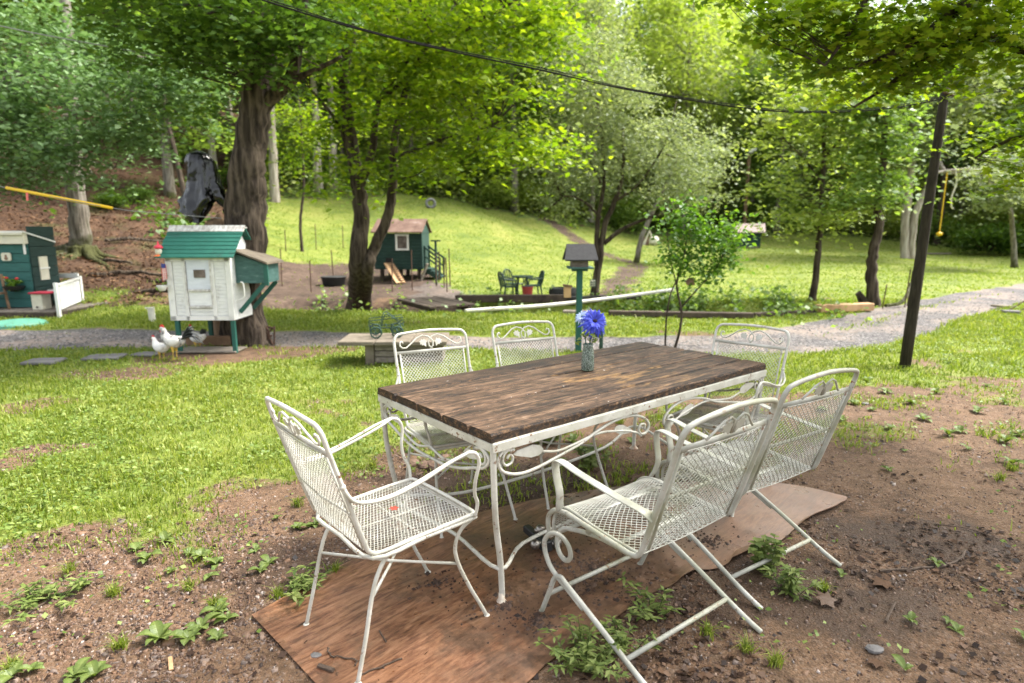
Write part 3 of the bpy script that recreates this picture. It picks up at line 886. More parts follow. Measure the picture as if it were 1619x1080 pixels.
def chips():
    """shale chips, bark crumbs and grit on the bare soil"""
    x, y = wedge(120000, 1.25, 6.5, -1.0, 1.0, 1.75)
    d, r, ya, li, br_ = masks(x, y)
    left = (x < -.45)
    keep = (RNG.random(len(x)) < (d > .45) * np.where(left, 1.0, .45) * (.25 + .75 * ssm(.38, .6, fbm(x, y, 2.5, 81, 3))))
    x, y, left = x[keep], y[keep], left[keep]; n = len(x)
    s = RNG.gamma(1.6, .0026, n) + .0018
    s = np.where(left, s * 1.2, s * .85)
    k = 5
    ang = np.sort(RNG.random((n, k)), 1) * 2 * np.pi
    rad = s[:, None] * RNG.uniform(.6, 1.15, (n, k))
    tx, ty = (RNG.random((2, n)) - .5) * .5
    zz = terr(x, y) + .002
    el = RNG.uniform(.5, 1, n)[:, None]
    ca = RNG.random(n) * np.pi; c, sn = np.cos(ca)[:, None], np.sin(ca)[:, None]
    ux, uy = np.cos(ang) * rad, np.sin(ang) * rad * el
    px, py = ux * c - uy * sn, ux * sn + uy * c
    top = np.stack([x[:, None] + px * .8, y[:, None] + py * .8, (zz + s * .16 + .001)[:, None] + px * tx[:, None] + py * ty[:, None]], 2)
    bot = np.stack([x[:, None] + px, y[:, None] + py, (zz - .006)[:, None] + 0 * px], 2)
    V = np.concatenate([top, bot], 1)
    o = np.arange(n)[:, None] * (2 * k)
    tri = [[0, i, i + 1] for i in range(1, k - 1)]
    for i in range(k):
        j = (i + 1) % k
        tri += [[i, k + i, k + j], [i, k + j, j]]
    F = np.concatenate([o + np.array([t]) for t in tri])
    ob = np_mesh('stone_chips', V.reshape(-1, 3), F, MAT['chips'], attrs=dict(v=np.repeat(RNG.random(n), 2 * k)))
    setp(ob, 'loose brown and grey shale chips strewn over the bare soil', 'gravel', None, 'stuff')
m, nt, out = new_mat('shale_chips'); b = NB(nt)
f = b.attr('v')
col = b.ramp(f, [(0, (.035, .021, .015)), (.3, (.10, .055, .034)), (.55, (.175, .097, .054)), (.75, (.12, .092, .078)), (.94, (.23, .155, .11)), (.995, (.36, .31, .28))])
b.pbsdf(out, col, .6, b.bump(b.noise(b.coord('Object'), 120, 3), .3, .002), 0, .4)
MAT['chips'] = m
chips()

def road_stones():
    x, y = wedge(26000, 6.5, 16, -1.0, .98, 1.2)
    d, r, ya, li, br_ = masks(x, y)
    keep = RNG.random(len(x)) < (r > .5)
    x, y = x[keep], y[keep]; n = len(x)
    s = RNG.uniform(.012, .030, n)
    base = np.array([[1, 0, 0], [-.5, .87, 0], [-.5, -.87, 0], [0, 0, .8]])
    a = RNG.random(n) * 6.28; c, sn = np.cos(a)[:, None], np.sin(a)[:, None]
    vx = (base[None, :, 0] * c - base[None, :, 1] * sn) * s[:, None]; vy = (base[None, :, 0] * sn + base[None, :, 1] * c) * s[:, None]
    V = np.stack([x[:, None] + vx, y[:, None] + vy, (terr(x, y) - .032)[:, None] + base[None, :, 2] * s[:, None]], 2)
    F = np.concatenate([np.arange(n)[:, None] * 4 + np.array([t]) for t in ([0, 1, 3], [1, 2, 3], [2, 0, 3])])
    ob = np_mesh('road_gravel', V.reshape(-1, 3), F, MAT['road_chip'], attrs=dict(v=np.repeat(RNG.random(n), 4)))
    setp(ob, 'grey crushed stone loose on the farm track', 'gravel', None, 'stuff')
m, nt, out = new_mat('road_chips'); b = NB(nt)
b.pbsdf(out, b.ramp(b.attr('v'), [(0, (.05, .048, .048)), (.6, (.115, .109, .11)), (1, (.22, .21, .20))]), .85)
MAT['road_chip'] = m
road_stones()

def soil_litter():
    """dead leaf scraps and bark in the dark soil on the right"""
    x, y = wedge(16000, 1.3, 5.0, -.9, .98, 1.4)
    d, r, ya, li, br_ = masks(x, y)
    keep = RNG.random(len(x)) < (d > .5) * np.where((x > .25) & (y < 3.6), ssm(.40, .58, fbm(x, y, 1.6, 91, 4)), .10)
    x, y = x[keep], y[keep]; n = len(x)
    V, F, v = leaves_quads(x, y, terr(x, y) + .008, RNG.uniform(.008, .036, n), .5)
    ob = np_mesh('leaf_scraps', V, F, MAT['dead_leaf'], attrs=dict(v=v))
    ob.data.materials[0] = MAT['wet_leaf']
    setp(ob, 'scraps of dark wet leaves and bark trodden into the soil', 'leaf litter', None, 'stuff')
soil_litter()
# ------------------------------------------------------------------ trees
KITE = np.array([(0, -.5, 0), (.40, -.02, .10), (0, .58, -.05), (-.40, -.02, .10)])
LOBED = np.array([(0, -.5, 0), (.22, -.22, .02), (.52, -.20, .05), (.34, .02, .05), (.48, .34, .04), (.18, .24, .03), (0, .60, -.05),
                  (-.18, .24, .03), (-.48, .34, .04), (-.34, .02, .05), (-.52, -.20, .05), (-.22, -.22, .02)])
SLIM = np.array([(0, -.5, 0), (.14, 0, .03), (0, .6, -.08), (-.14, 0, .03)])

def crown_arrays(blobs, n, size, rng, per=42, spread=(5.5, 1.6), tilt=.75, shape=KITE, shell=.45, droop=0.0):
    """leaves in flat sprays through the volume of ellipsoid blobs (cx,cy,cz,rx,ry,rz)"""
    B = np.array([b[:6] for b in blobs], float)
    w = (B[:, 3] * B[:, 4] * B[:, 5]) ** .72; w /= w.sum()
    nc = max(1, n // per)
    bi = rng.choice(len(B), nc, p=w)
    d = rng.normal(size=(nc, 3)); d /= np.linalg.norm(d, axis=1)[:, None]
    r = rng.random(nc) ** shell
    C = B[bi, :3] + d * r[:, None] * B[bi, 3:6] * .96
    k = rng.poisson(per, nc); ci = np.repeat(np.arange(nc), k); m = len(ci)
    sc = size * rng.uniform(.6, 1.3, nc)
    off = rng.normal(size=(m, 3)) * np.stack([sc[ci] * spread[0] * .5, sc[ci] * spread[0] * .5, sc[ci] * spread[1] * .5], 1)
    off[:, 2] -= droop * np.hypot(off[:, 0], off[:, 1])
    tiltc = rng.normal(size=(nc, 2)) * .25
    off[:, 2] += off[:, 0] * tiltc[ci, 0] + off[:, 1] * tiltc[ci, 1]
    P = C[ci] + off
    N = np.stack([rng.normal(size=m) * tilt * .6, rng.normal(size=m) * tilt * .6 - .12, np.ones(m)], 1)
    N /= np.linalg.norm(N, axis=1)[:, None]
    a = rng.random(m) * 2 * np.pi
    D = np.stack([np.cos(a), np.sin(a), rng.normal(size=m) * .2 - .25], 1); D -= N * (D * N).sum(1)[:, None]; D /= np.linalg.norm(D, axis=1)[:, None]
    S = np.cross(D, N)
    sz = (size * rng.uniform(.65, 1.2, m))[:, None, None]
    V = P[:, None, :] + sz * (shape[None, :, 0:1] * S[:, None, :] + shape[None, :, 1:2] * D[:, None, :] + shape[None, :, 2:3] * N[:, None, :])
    K = len(shape)
    cv = rng.random(nc)
    vv = np.clip(.55 * rng.random(m) + .45 * cv[ci], 0, 1)
    return V.reshape(-1, 3), np.arange(m * K).reshape(m, K), np.repeat(vv, K), C

def crown(name, blobs, n, size, mat, parent, base, seed=1, **kw):
    rng = np.random.default_rng(seed)
    V, F, v, C = crown_arrays(blobs, n, size, rng, **kw)
    V = V - np.array(base)
    o = np_mesh(name, V, F, mat, parent, dict(v=v))
    return o, C

def wiggle(pts, amp, rng, n=5):
    P = catmull(pts, n)
    out = []
    for i, p in enumerate(P):
        k = amp if 0 < i < len(P) - 1 else 0
        out.append(p + Vector((rng.uniform(-k, k), rng.uniform(-k, k), rng.uniform(-k, k) * .4)))
    return out

def limb(mb, pts, r0, r1, rng, sides=8, amp=.02, noise=.08, n=5, flare=0.0):
    P = wiggle(pts, amp, rng, n)
    m = len(P) - 1
    rs = [r0 + (r1 - r0) * (i / m) ** .8 for i in range(m + 1)]
    if flare:
        for i in range(m + 1):
            t = i / m
            rs[i] *= 1 + flare * max(0, 1 - t * m / 4) ** 2
    mb.tube(P, rs, sides, noise=noise, seed=rng.randint(0, 9999))
    return P

def branches(mb, trunkpts, C, rng, count, r, amp=.06):
    """thin limbs from the trunk out to the leaf sprays"""
    idx = list(range(len(C))); rng.shuffle(idx)
    T = [Vector(p) for p in trunkpts]
    for i in idx[:count]:
        c = Vector(C[i])
        best = min(T, key=lambda p: (p - c).length + (1.5 * max(0, p.z - c.z)))
        L = (c - best).length
        if L < .15: continue
        mid = best.lerp(c, .5) + Vector((0, 0, -.04 * L)) + Vector((rng.uniform(-1, 1), rng.uniform(-1, 1), rng.uniform(-.5, .8))) * .09 * L
        P = wiggle([best, mid, c], amp * L * .12, rng, 4)
        m = len(P)
        rr = r * min(1.4, .35 + L / 3.5)
        mb.tube(P, [rr * (1 - .8 * k / (m - 1)) for k in range(m)], 5, caps=False)

def blobs_at(lst, dz=1.0):
    """(px, py, rx, ry, Y[, depth]) in photograph pixels -> ellipsoids in the place"""
    out = []
    for b_ in lst:
        px, py, rx, ry, Y = b_[:5]
        c = at(px, py, Y); k = Y / FPX
        out.append((c.x, c.y, c.z, rx * k, (b_[5] if len(b_) > 5 else (rx + ry) / 2 * k * 1.0), ry * k))
    return out

def tree(name, label, base, trunks, blobs, n, leaf, mat, bmat, seed, group=None, nb=40, br=.03, cat='tree', flare=.5, amp=.03, **kw):
    """trunks: list of (points, r0, r1); all coordinates in the place"""
    rng = random.Random(seed)
    t = thing(name, label, cat, base, 0, group)
    mb = MB(); allp = []
    for k, (pts, r0, r1) in enumerate(trunks):
        P = limb(mb, pts, r0, r1, rng, 12 if r0 > .1 else 8, min(amp, r0 * .12), .10 if r0 > .15 else .03, 6, flare if k == 0 else 0)
        allp += P
    o, C = crown('crown', blobs, n, leaf, MAT[mat], t, base, seed, **kw)
    lo = [p for p in allp if p.z > base.z + .35 * (max(q.z for q in allp) - base.z)] or allp
    branches(mb, lo, C, rng, nb, br)
    mb.v = [(x - base.x, y - base.y, z - base.z) for x, y, z in mb.v]
    mb.build('trunk', MAT[bmat], t, smooth=True)
    return t

def V3(px, py, Y): return at(px, py, Y)

# -- the huge old tree behind the white coop
b0 = gnd(385, 546)
tree('old_shade_tree', 'huge old tree with shaggy dark trunk standing right behind the white and green coop', b0, [
    ([b0 + Vector((.10, .1, -.15)), V3(385, 470, 8.0), V3(392, 380, 8.0), V3(393, 300, 8.0), V3(398, 230, 8.0), V3(408, 150, 8.0), V3(412, 60, 8.05), V3(405, -60, 8.1), V3(400, -200, 8.2)], .235, .14),
    ([V3(372, 545, 8.15), V3(370, 470, 8.1), V3(374, 380, 8.1), V3(382, 300, 8.05), V3(400, 200, 8.0)], .20, .17),
    ([V3(407, 175, 8.0), V3(440, 145, 7.9), V3(462, 120, 7.8), V3(472, 60, 7.7), V3(482, -20, 7.6)], .10, .05),
    ([V3(460, 128, 7.8), V3(500, 110, 7.7), V3(540, 90, 7.6)], .05, .02),
    ([V3(398, 60, 8), V3(350, 0, 7.7), V3(280, -60, 7.2)], .09, .04),
  ], blobs_at([(265, 45, 95, 60, 7.4), (360, 30, 90, 60, 7.2), (430, 60, 70, 60, 7.3), (395, 120, 55, 45, 7.3), (300, 100, 70, 40, 7.8), (200, 20, 90, 45, 8.2),
    (480, 30, 70, 50, 7.6), (340, 170, 60, 26, 8.6), (330, -140, 300, 110, 8.0, 2.0), (180, 100, 60, 25, 8.6)]), 13500, .085, 'leaf_deep', 'bark_old', 11, nb=70, br=.022, amp=.03, flare=.25, shape=LOBED, per=30)

# -- the double-trunked maple in the middle
b0 = hit(566, 489)
tree('double_maple', 'large bright green maple with two dark trunks standing by the chicken yard', b0, [
    ([b0 + Vector((-.02, 0, -.1)), V3(566, 420, 11.6), V3(571, 350, 11.6), V3(566, 290, 11.6), V3(552, 200, 11.6), V3(545, 120, 11.6), V3(560, 20, 11.6)], .20, .08),
    ([b0 + Vector((.14, .05, -.1)), V3(580, 430, 11.6), V3(590, 395, 11.6), V3(612, 345, 11.6), V3(622, 290, 11.6), V3(622, 230, 11.5), V3(640, 150, 11.4), V3(680, 60, 11.2)], .14, .05),
    ([V3(569, 300, 11.6), V3(590, 230, 11.5), V3(600, 160, 11.4), V3(650, 90, 11.0)], .09, .03),
    ([V3(560, 260, 11.6), V3(530, 190, 11.5), V3(490, 140, 11.4)], .05, .02),
    ([V3(600, 160, 11.4), V3(720, 60, 10.8), V3(800, 10, 10.4)], .05, .015),
    ([V3(622, 250, 11.5), V3(700, 220, 11.0), V3(780, 200, 10.6)], .035, .01),
  ], blobs_at([(600, 60, 120, 80, 10.8), (700, 60, 120, 80, 10.4), (820, 50, 100, 70, 10.2), (700, 150, 110, 60, 10.2), (800, 150, 90, 70, 10.0), (760, 240, 85, 55, 10.0),
    (640, 190, 70, 50, 10.6), (560, 170, 80, 60, 11.8), (500, 220, 55, 45, 12.0), (640, 255, 90, 35, 10.8), (700, 215, 90, 50, 10.4), (580, 255, 60, 30, 11.0), (880, 110, 55, 60, 10.4), (520, 300, 55, 22, 12.0), (650, 310, 50, 16, 10.8), (840, 230, 50, 40, 10.6),
    (700, -80, 260, 70, 10.8, 2.2), (485, 60, 60, 60, 11.6)]), 16000, .115, 'leaf_maple', 'bark_dark', 12, nb=95, br=.026, per=56, spread=(7, 1.2), tilt=.7, droop=.12)

# -- bluish tree with a mossy foot on the left bank
b0 = hit(130, 402)
tree('mossy_footed_tree', 'grey trunked tree with moss at its foot and pale bluish leaves on the left bank', b0, [
    ([b0 + Vector((0, 0, -.4)), b0 + Vector((0, 0, .25)), V3(124, 340, b0.y), V3(118, 260, b0.y), V3(112, 180, b0.y), V3(108, 90, b0.y), V3(100, -30, b0.y)], .29, .13),
    ([V3(113, 190, b0.y), V3(160, 130, b0.y - .8), V3(220, 90, b0.y - 2)], .12, .04),
    ([V3(112, 170, b0.y), V3(60, 130, b0.y - 1), V3(10, 110, b0.y - 2)], .10, .03),
  ], blobs_at([(50, 200, 90, 60, 12.5), (150, 150, 100, 60, 12.0), (250, 140, 90, 55, 11.8), (240, 190, 75, 35, 11.8), (110, 250, 80, 45, 12.2), (30, 270, 60, 45, 12.5), (180, 215, 80, 35, 12), (60, 130, 90, 50, 13), (320, 130, 50, 40, 12.5), (90, 60, 130, 50, 13.5), (-30, 180, 90, 90, 13)]),
  15000, .115, 'leaf_blue', 'bark_grey', 13, nb=60, br=.03, flare=.55, per=40, spread=(6.5, 1.3))
mo = [o for o in COL.objects if o.name.startswith('mossy_footed_tree')][0]
rg = random.Random(5)
mb = MB()
for k in range(9):
    a = -2.9 + k * .36 + rg.uniform(-.1, .1); L = rg.uniform(.8, 1.6)
    P = [Vector((math.cos(a) * .25, math.sin(a) * .25, .15))]
    for q in (.4, .7, 1.0):
        x, y = math.cos(a + rg.uniform(-.2, .2)) * L * q, math.sin(a) * L * q
        P.append(Vector((x, y, tz(b0.x + x, b0.y + y) - b0.z + .05 * (1 - q))))
    mb.tube(catmull(P, 4), [.13 * (1 - .8 * i / 12) for i in range(13)], 6)
mb.build('roots', MAT['bark_grey'], mo, smooth=True)

# -- many-stemmed tree right of centre
b0 = hit(938, 468)
y_ = b0.y
tree('many_stemmed_tree', 'dark many-stemmed tree with feathery grey green leaves behind the bird feeder', b0, [
    ([b0 + Vector((0, 0, -.1)), V3(948, 410, y_), V3(955, 360, y_), V3(975, 310, y_), V3(985, 270, y_), V3(985, 200, y_ - .2)], .10, .03),
    ([V3(944, 420, y_), V3(945, 350, y_), V3(955, 290, y_), V3(950, 200, y_ - .3), V3(935, 120, y_ - .5)], .07, .02),
    ([V3(955, 385, y_), V3(985, 362, y_), V3(1025, 345, y_ - .2), V3(1070, 330, y_ - .5)], .06, .025),
    ([V3(950, 345, y_), V3(925, 320, y_), V3(895, 310, y_ - .3), V3(870, 330, y_ - .5)], .04, .015),
    ([V3(970, 320, y_), V3(1010, 290, y_), V3(1050, 230, y_ - .2), V3(1070, 160, y_)], .04, .012),
    ([V3(950, 290, y_), V3(930, 250, y_), V3(900, 200, y_)], .03, .01),
  ], blobs_at([(905, 140, 50, 60, y_ - .5), (960, 190, 55, 60, y_ - .4), (1010, 230, 60, 55, y_ - .3), (905, 250, 55, 45, y_ - .5), (1060, 220, 50, 55, y_), (880, 310, 36, 36, y_ - .6), (940, 260, 60, 40, y_), (1080, 290, 45, 40, y_ - .2),
     (1040, 300, 45, 36, y_ - .4), (920, 90, 60, 40, y_), (1000, 140, 55, 40, y_), (1110, 250, 40, 40, y_ + .3), (860, 250, 30, 36, y_ - .4)]),
  17000, .085, 'leaf_grey', 'bark_dark', 14, nb=70, br=.016, per=34, spread=(6, 2.4), shape=SLIM * np.array([1.9, 1, 1]), tilt=1.1, flare=.25)

# -- sapling behind the table
b0 = gnd(1064, 549)
tree('sapling', 'slim young sapling with small dark green leaves behind the patio table', b0, [
    ([b0 + Vector((.02, 0, -.05)), V3(1078, 500, 7.8), V3(1070, 450, 7.8), V3(1082, 400, 7.8), V3(1090, 350, 7.8)], .020, .007),
    ([b0 + Vector((-.10, 0, -.05)), V3(1054, 500, 7.8), V3(1062, 460, 7.8), V3(1078, 430, 7.8)], .014, .008),
    ([V3(1074, 490, 7.8), V3(1100, 460, 7.75), V3(1135, 420, 7.7), V3(1150, 380, 7.7)], .012, .005),
    ([V3(1072, 460, 7.8), V3(1060, 410, 7.8), V3(1055, 370, 7.8)], .009, .004),
  ], blobs_at([(1060, 370, 22, 36, 7.8), (1090, 350, 30, 34, 7.8), (1075, 415, 36, 26, 7.8), (1125, 385, 34, 34, 7.75), (1155, 370, 30, 24, 7.7), (1115, 425, 34, 20, 7.7), (1060, 330, 14, 18, 7.8), (1150, 405, 28, 16, 7.7)]),
  2100, .062, 'leaf_sapling', 'bark_dark', 15, nb=46, br=.006, per=11, spread=(3.6, 2.6), shape=KITE, tilt=1.2, flare=.1, amp=.008, shell=.5)

# -- two slender trees on the meadow edge
b0 = hit(1284, 475); y_ = b0.y
tree('slender_maple', 'slender young maple with layered light green crown at the meadow edge', b0, [
    ([b0 + Vector((0, 0, -.1)), V3(1290, 430, y_), V3(1296, 370, y_), V3(1300, 300, y_), V3(1303, 230, y_), V3(1300, 150, y_), V3(1290, 80, y_)], .085, .03),
    ([V3(1300, 290, y_), V3(1270, 250, y_), V3(1240, 220, y_)], .03, .01), ([V3(1302, 250, y_), V3(1335, 215, y_), V3(1365, 200, y_)], .03, .01),
  ], blobs_at([(1290, 190, 80, 40, y_), (1230, 240, 60, 36, y_), (1350, 235, 60, 36, y_), (1290, 130, 70, 40, y_), (1240, 290, 55, 24, y_ - .3), (1300, 345, 75, 20, y_ - .5), (1350, 300, 60, 24, y_), (1250, 170, 60, 36, y_), (1330, 160, 60, 36, y_), (1260, 330, 40, 18, y_ - .6)]),
  5000, .115, 'leaf_pale', 'bark_dark', 16, nb=60, br=.02, per=36, spread=(6.5, .8), flare=.3, droop=.15)
b0 = hit(1383, 484); y_ = b0.y
tree('leaning_maple', 'mid green tree with a bent dark trunk just left of the leaning pole', b0, [
    ([b0 + Vector((0, 0, -.1)), V3(1378, 440, y_), V3(1380, 400, y_), V3(1390, 360, y_), V3(1388, 320, y_), V3(1396, 260, y_), V3(1400, 180, y_)], .125, .05),
  ], blobs_at([(1370, 318, 50, 13, y_ - .4), (1392, 285, 36, 16, y_), (1395, 225, 38, 30, y_), (1380, 170, 50, 34, y_ + .3), (1350, 295, 26, 10, y_)]),
  4000, .11, 'leaf_forest', 'bark_dark', 17, nb=36, br=.018, per=34, spread=(6, 1.3), flare=.3)

# -- pale forked tree beyond the meadow
b0 = on(1430, 30.0); y_ = 30.0
tree('forked_pale_tree', 'pale barked tree forking from the ground on the far meadow edge', b0, [
    ([b0 + Vector((-.10, 0, -.2)), V3(1430, 360, y_), V3(1437, 300, y_), V3(1443, 240, y_), V3(1440, 170, y_)], .19, .12),
    ([b0 + Vector((.14, 0, -.2)), V3(1447, 340, y_), V3(1468, 290, y_), V3(1484, 220, y_), V3(1500, 150, y_)], .18, .11),
    ([V3(1480, 240, y_), V3(1495, 272, y_ - 2), V3(1530, 270, y_ - 3), V3(1560, 274, y_ - 4)], .10, .05),
  ], blobs_at([(1450, 170, 75, 50, y_), (1510, 140, 70, 50, y_), (1420, 120, 70, 50, y_), (1470, 90, 80, 50, y_), (1450, 230, 40, 20, y_ - 1)]),
  9000, .26, 'leaf_grey', 'bark_pale', 18, nb=30, br=.06, per=36, flare=.25, amp=.08)
b0 = hit(1580, 400, 20); y_ = 24
bb = on(1600, 25.0)
tree('arching_pale_tree', 'small arching tree with pale yellowish leaves at the right edge of the meadow', bb, [
    ([bb + Vector((0, 0, -.1)), V3(1602, 380, 25), V3(1596, 330, 24.5), V3(1575, 290, 24), V3(1550, 275, 23.5)], .12, .05),
  ], blobs_at([(1560, 285, 40, 20, 23.6), (1590, 310, 40, 22, 24), (1600, 260, 45, 25, 24.5), (1570, 320, 26, 14, 23.8)]), 2600, .15, 'leaf_grey', 'bark_grey', 19, nb=24, br=.03, per=28)

# -- the nearby maple whose limbs hang in from the right
bb = Vector((6.6, 3.9, tz(6.6, 3.9)))
tree('overhanging_maple', 'nearby maple at the right whose leafy limbs hang over the yard and the leaning pole', bb, [
    ([bb + Vector((0, 0, -.1)), bb + Vector((-.1, 0, 1.6)), bb + Vector((-.2, .1, 3.2)), bb + Vector((-.2, .2, 5.5))], .30, .16),
    ([bb + Vector((-.2, .1, 3.0)), V3(1900, 60, 4.2), V3(1640, 78, 4.5), V3(1570, 60, 4.6), V3(1500, 68, 4.7), V3(1420, 125, 4.8), V3(1350, 170, 4.9)], .07, .008),
    ([bb + Vector((-.2, .1, 3.6)), V3(1800, -80, 4.2), V3(1560, -10, 4.4), V3(1470, 50, 4.5), V3(1400, 90, 4.6), V3(1330, 110, 4.6)], .07, .010),
    ([bb + Vector((-.2, .1, 4.2)), V3(1560, -120, 4.3), V3(1400, -40, 4.4), V3(1345, 50, 4.4), V3(1300, 110, 4.4)], .05, .006),
    ([bb + Vector((-.2, .1, 2.2)), V3(1850, 210, 4.4), V3(1680, 210, 4.6), V3(1600, 220, 4.8), V3(1540, 250, 4.9)], .05, .006),
  ], blobs_at([(1230, 20, 100, 36, 4.4), (1330, 40, 100, 50, 4.5), (1420, 60, 110, 50, 4.6), (1520, 50, 100, 60, 4.6), (1600, 70, 70, 70, 4.5), (1400, 120, 90, 36, 4.8), (1300, 110, 60, 30, 4.6), (1340, 150, 50, 12, 4.9), (1240, 75, 55, 22, 4.5),
    (1480, 130, 70, 28, 4.9), (1590, 215, 55, 20, 4.8), (1610, 265, 36, 40, 4.8), (1600, 300, 30, 24, 4.8), (1560, 230, 36, 16, 4.9), (1450, -60, 260, 50, 4.4), (1150, -10, 60, 24, 4.6), (1700, 120, 80, 150, 4.5)]),
  8200, .066, 'leaf_maple', 'bark_dark', 20, nb=110, br=.009, per=22, spread=(5, .7), shape=LOBED, tilt=.8, amp=.01, flare=.3, shell=.6)

om = [o for o in COL.objects if o.name.startswith('overhanging_maple')][0]
crown('crown', [(4.2, 3.2, 5.2, 2.6, 2.0, .7), (6.4, 2.6, 6.0, 3.0, 2.4, .9), (5.2, 5.0, 6.2, 2.4, 1.6, .8), (6.8, 4.6, 7.4, 2.6, 2.2, .9), (4.6, 1.0, 5.6, 2.2, 1.8, .7)], 6500, .11, MAT['leaf_maple'], om, tuple(om.location), 77, per=24, spread=(5, 1.2), shape=KITE)  # unseen extra leaves above the frame, added to the maple to shade the patio
# -- slim understory trunks at the left and centre
def pole_tree(name, label, foot, pts, r, bmat, seed, blobs=(), n=0, leaf=.12, mat='leaf_forest', group=None):
    t = [foot + Vector((0, 0, -.2))] + pts
    return tree(name, label, foot, [(t, r, r * .55)], blobs, n, leaf, mat, bmat, seed, group, nb=14, br=r * .3, flare=.3)
f = hit(265, 330); f = hit(300, 352)
pole_tree('leaning_thin_tree', 'thin dark tree leaning left on the bank beside the black bag', f, [V3(290, 300, f.y), V3(276, 240, f.y), V3(262, 170, f.y), V3(250, 80, f.y)], .10, 'bark_dark', 31, blobs_at([(240, 60, 60, 60, f.y)]), 1500)
f = hit(478, 398)
pole_tree('thin_yard_tree', 'thin dark young tree rising behind the chicken yard', f, [V3(475, 350, f.y), V3(480, 300, f.y), V3(478, 230, f.y), V3(472, 150, f.y)], .06, 'bark_dark', 32, blobs_at([(470, 250, 40, 30, f.y), (490, 200, 45, 30, f.y), (455, 180, 45, 30, f.y)]), 1500, .11, 'leaf_maple')
f = hit(434, 318)
pole_tree('pale_straight_tree', 'pale straight trunk just right of the huge old tree', f, [V3(432, 260, f.y), V3(430, 200, f.y), V3(425, 100, f.y), V3(420, 0, f.y)], .22, 'bark_pale', 33, blobs_at([(430, 60, 70, 60, f.y)]), 1600, .2)
f = hit(527, 300)
pole_tree('pale_far_tree', 'distant pale trunk seen left of the double maple', f, [V3(526, 240, f.y), V3(523, 160, f.y), V3(520, 90, f.y)], .24, 'bark_pale', 34, blobs_at([(520, 40, 80, 70, f.y)]), 1600, .25)
f = hit(1005, 415)
pole_tree('slanting_small_tree', 'small slanting dark trunk on the meadow behind the sapling', f, [V3(1012, 385, f.y), V3(1020, 362, f.y), V3(1040, 320, f.y), V3(1060, 280, f.y)], .13, 'bark_grey', 35, blobs_at([(1070, 270, 50, 50, f.y), (1100, 310, 45, 35, f.y), (1120, 240, 45, 40, f.y)]), 3200, .14, 'leaf_grey')
f = hit(1096, 330, 30)
pole_tree('tall_pale_pine', 'tall pale straight trunk rising in the wood behind the sapling', f, [V3(1096, 280, f.y), V3(1096, 200, f.y), V3(1098, 100, f.y), V3(1098, -40, f.y)], .30, 'bark_pale', 36, blobs_at([(1095, 30, 60, 50, f.y)]), 1400, .3, 'leaf_pale')

# -- the wood on the hillside: prototypes, then copies that share their meshes
def proto(name, h, cr, leaf, n, mat, bmat, seed, tr, low=.28, nb=26, **kw):
    rng = random.Random(seed)
    t = bpy.data.objects.new(name, None); COL.objects.link(t)
    bl = []
    lv = 7
    for k in range(lv):
        f = k / (lv - 1)
        zz = h * (low + (1 - low) * f * .95)
        rr = cr * (math.sin(math.pi * (.18 + .74 * f)) ** .8)
        for q in range(3):
            a = rng.uniform(0, 6.28); d = rr * .55
            bl.append((math.cos(a) * d, math.sin(a) * d, zz + rng.uniform(-.4, .4), rr * .62, rr * .62, h * .085))
    mb = MB()
    P = limb(mb, [Vector((0, 0, -.6)), Vector((rng.uniform(-.1, .1), 0, h * .3)), Vector((rng.uniform(-.3, .3), rng.uniform(-.3, .3), h * .65)), Vector((rng.uniform(-.3, .3), 0, h * .96))], tr, tr * .2, rng, 9, .05, .06, 5, .4)
    o, C = crown('crown', bl, n, leaf, MAT[mat], t, (0, 0, 0), seed, **kw)
    branches(mb, [p for p in P if p.z > h * low * .8], C, rng, nb, tr * .16)
    mb.build('trunk', MAT[bmat], t, smooth=True)
    return t
PR = [
  (proto('forest_tree', 17, 4.6, .27, 13000, 'leaf_forest', 'bark_grey', 101, .24, .22, spread=(6, 1.6)), 'mid green broadleaf tree in the hillside wood', 'mid green trees of the hillside wood'),
  (proto('pale_forest_tree', 16, 4.8, .27, 12500, 'leaf_pale', 'bark_grey', 102, .22, .18, spread=(6, 1.5)), 'pale sunlit broadleaf tree in the hillside wood', 'pale sunlit trees of the hillside wood'),
  (proto('dark_forest_tree', 19, 4.0, .25, 12500, 'leaf_deep', 'bark_pale', 103, .22, .34, spread=(6, 1.4)), 'deep green tree with a tall bare trunk in the hillside wood', 'deep green tall trunked trees of the hillside wood'),
  (proto('white_pine', 20, 3.6, .25, 12500, 'leaf_dark', 'bark_dark', 104, .26, .30, spread=(8, .9), shape=SLIM * np.array([2.0, 1.1, 1])), 'dark pine with layered branches in the hillside wood', 'dark pines of the hillside wood'),
  (proto('grey_forest_tree', 14, 4.4, .24, 11500, 'leaf_grey', 'bark_pale', 105, .20, .15, spread=(6, 1.8)), 'grey green tree with a pale trunk in the hillside wood', 'grey green trees of the hillside wood'),
]
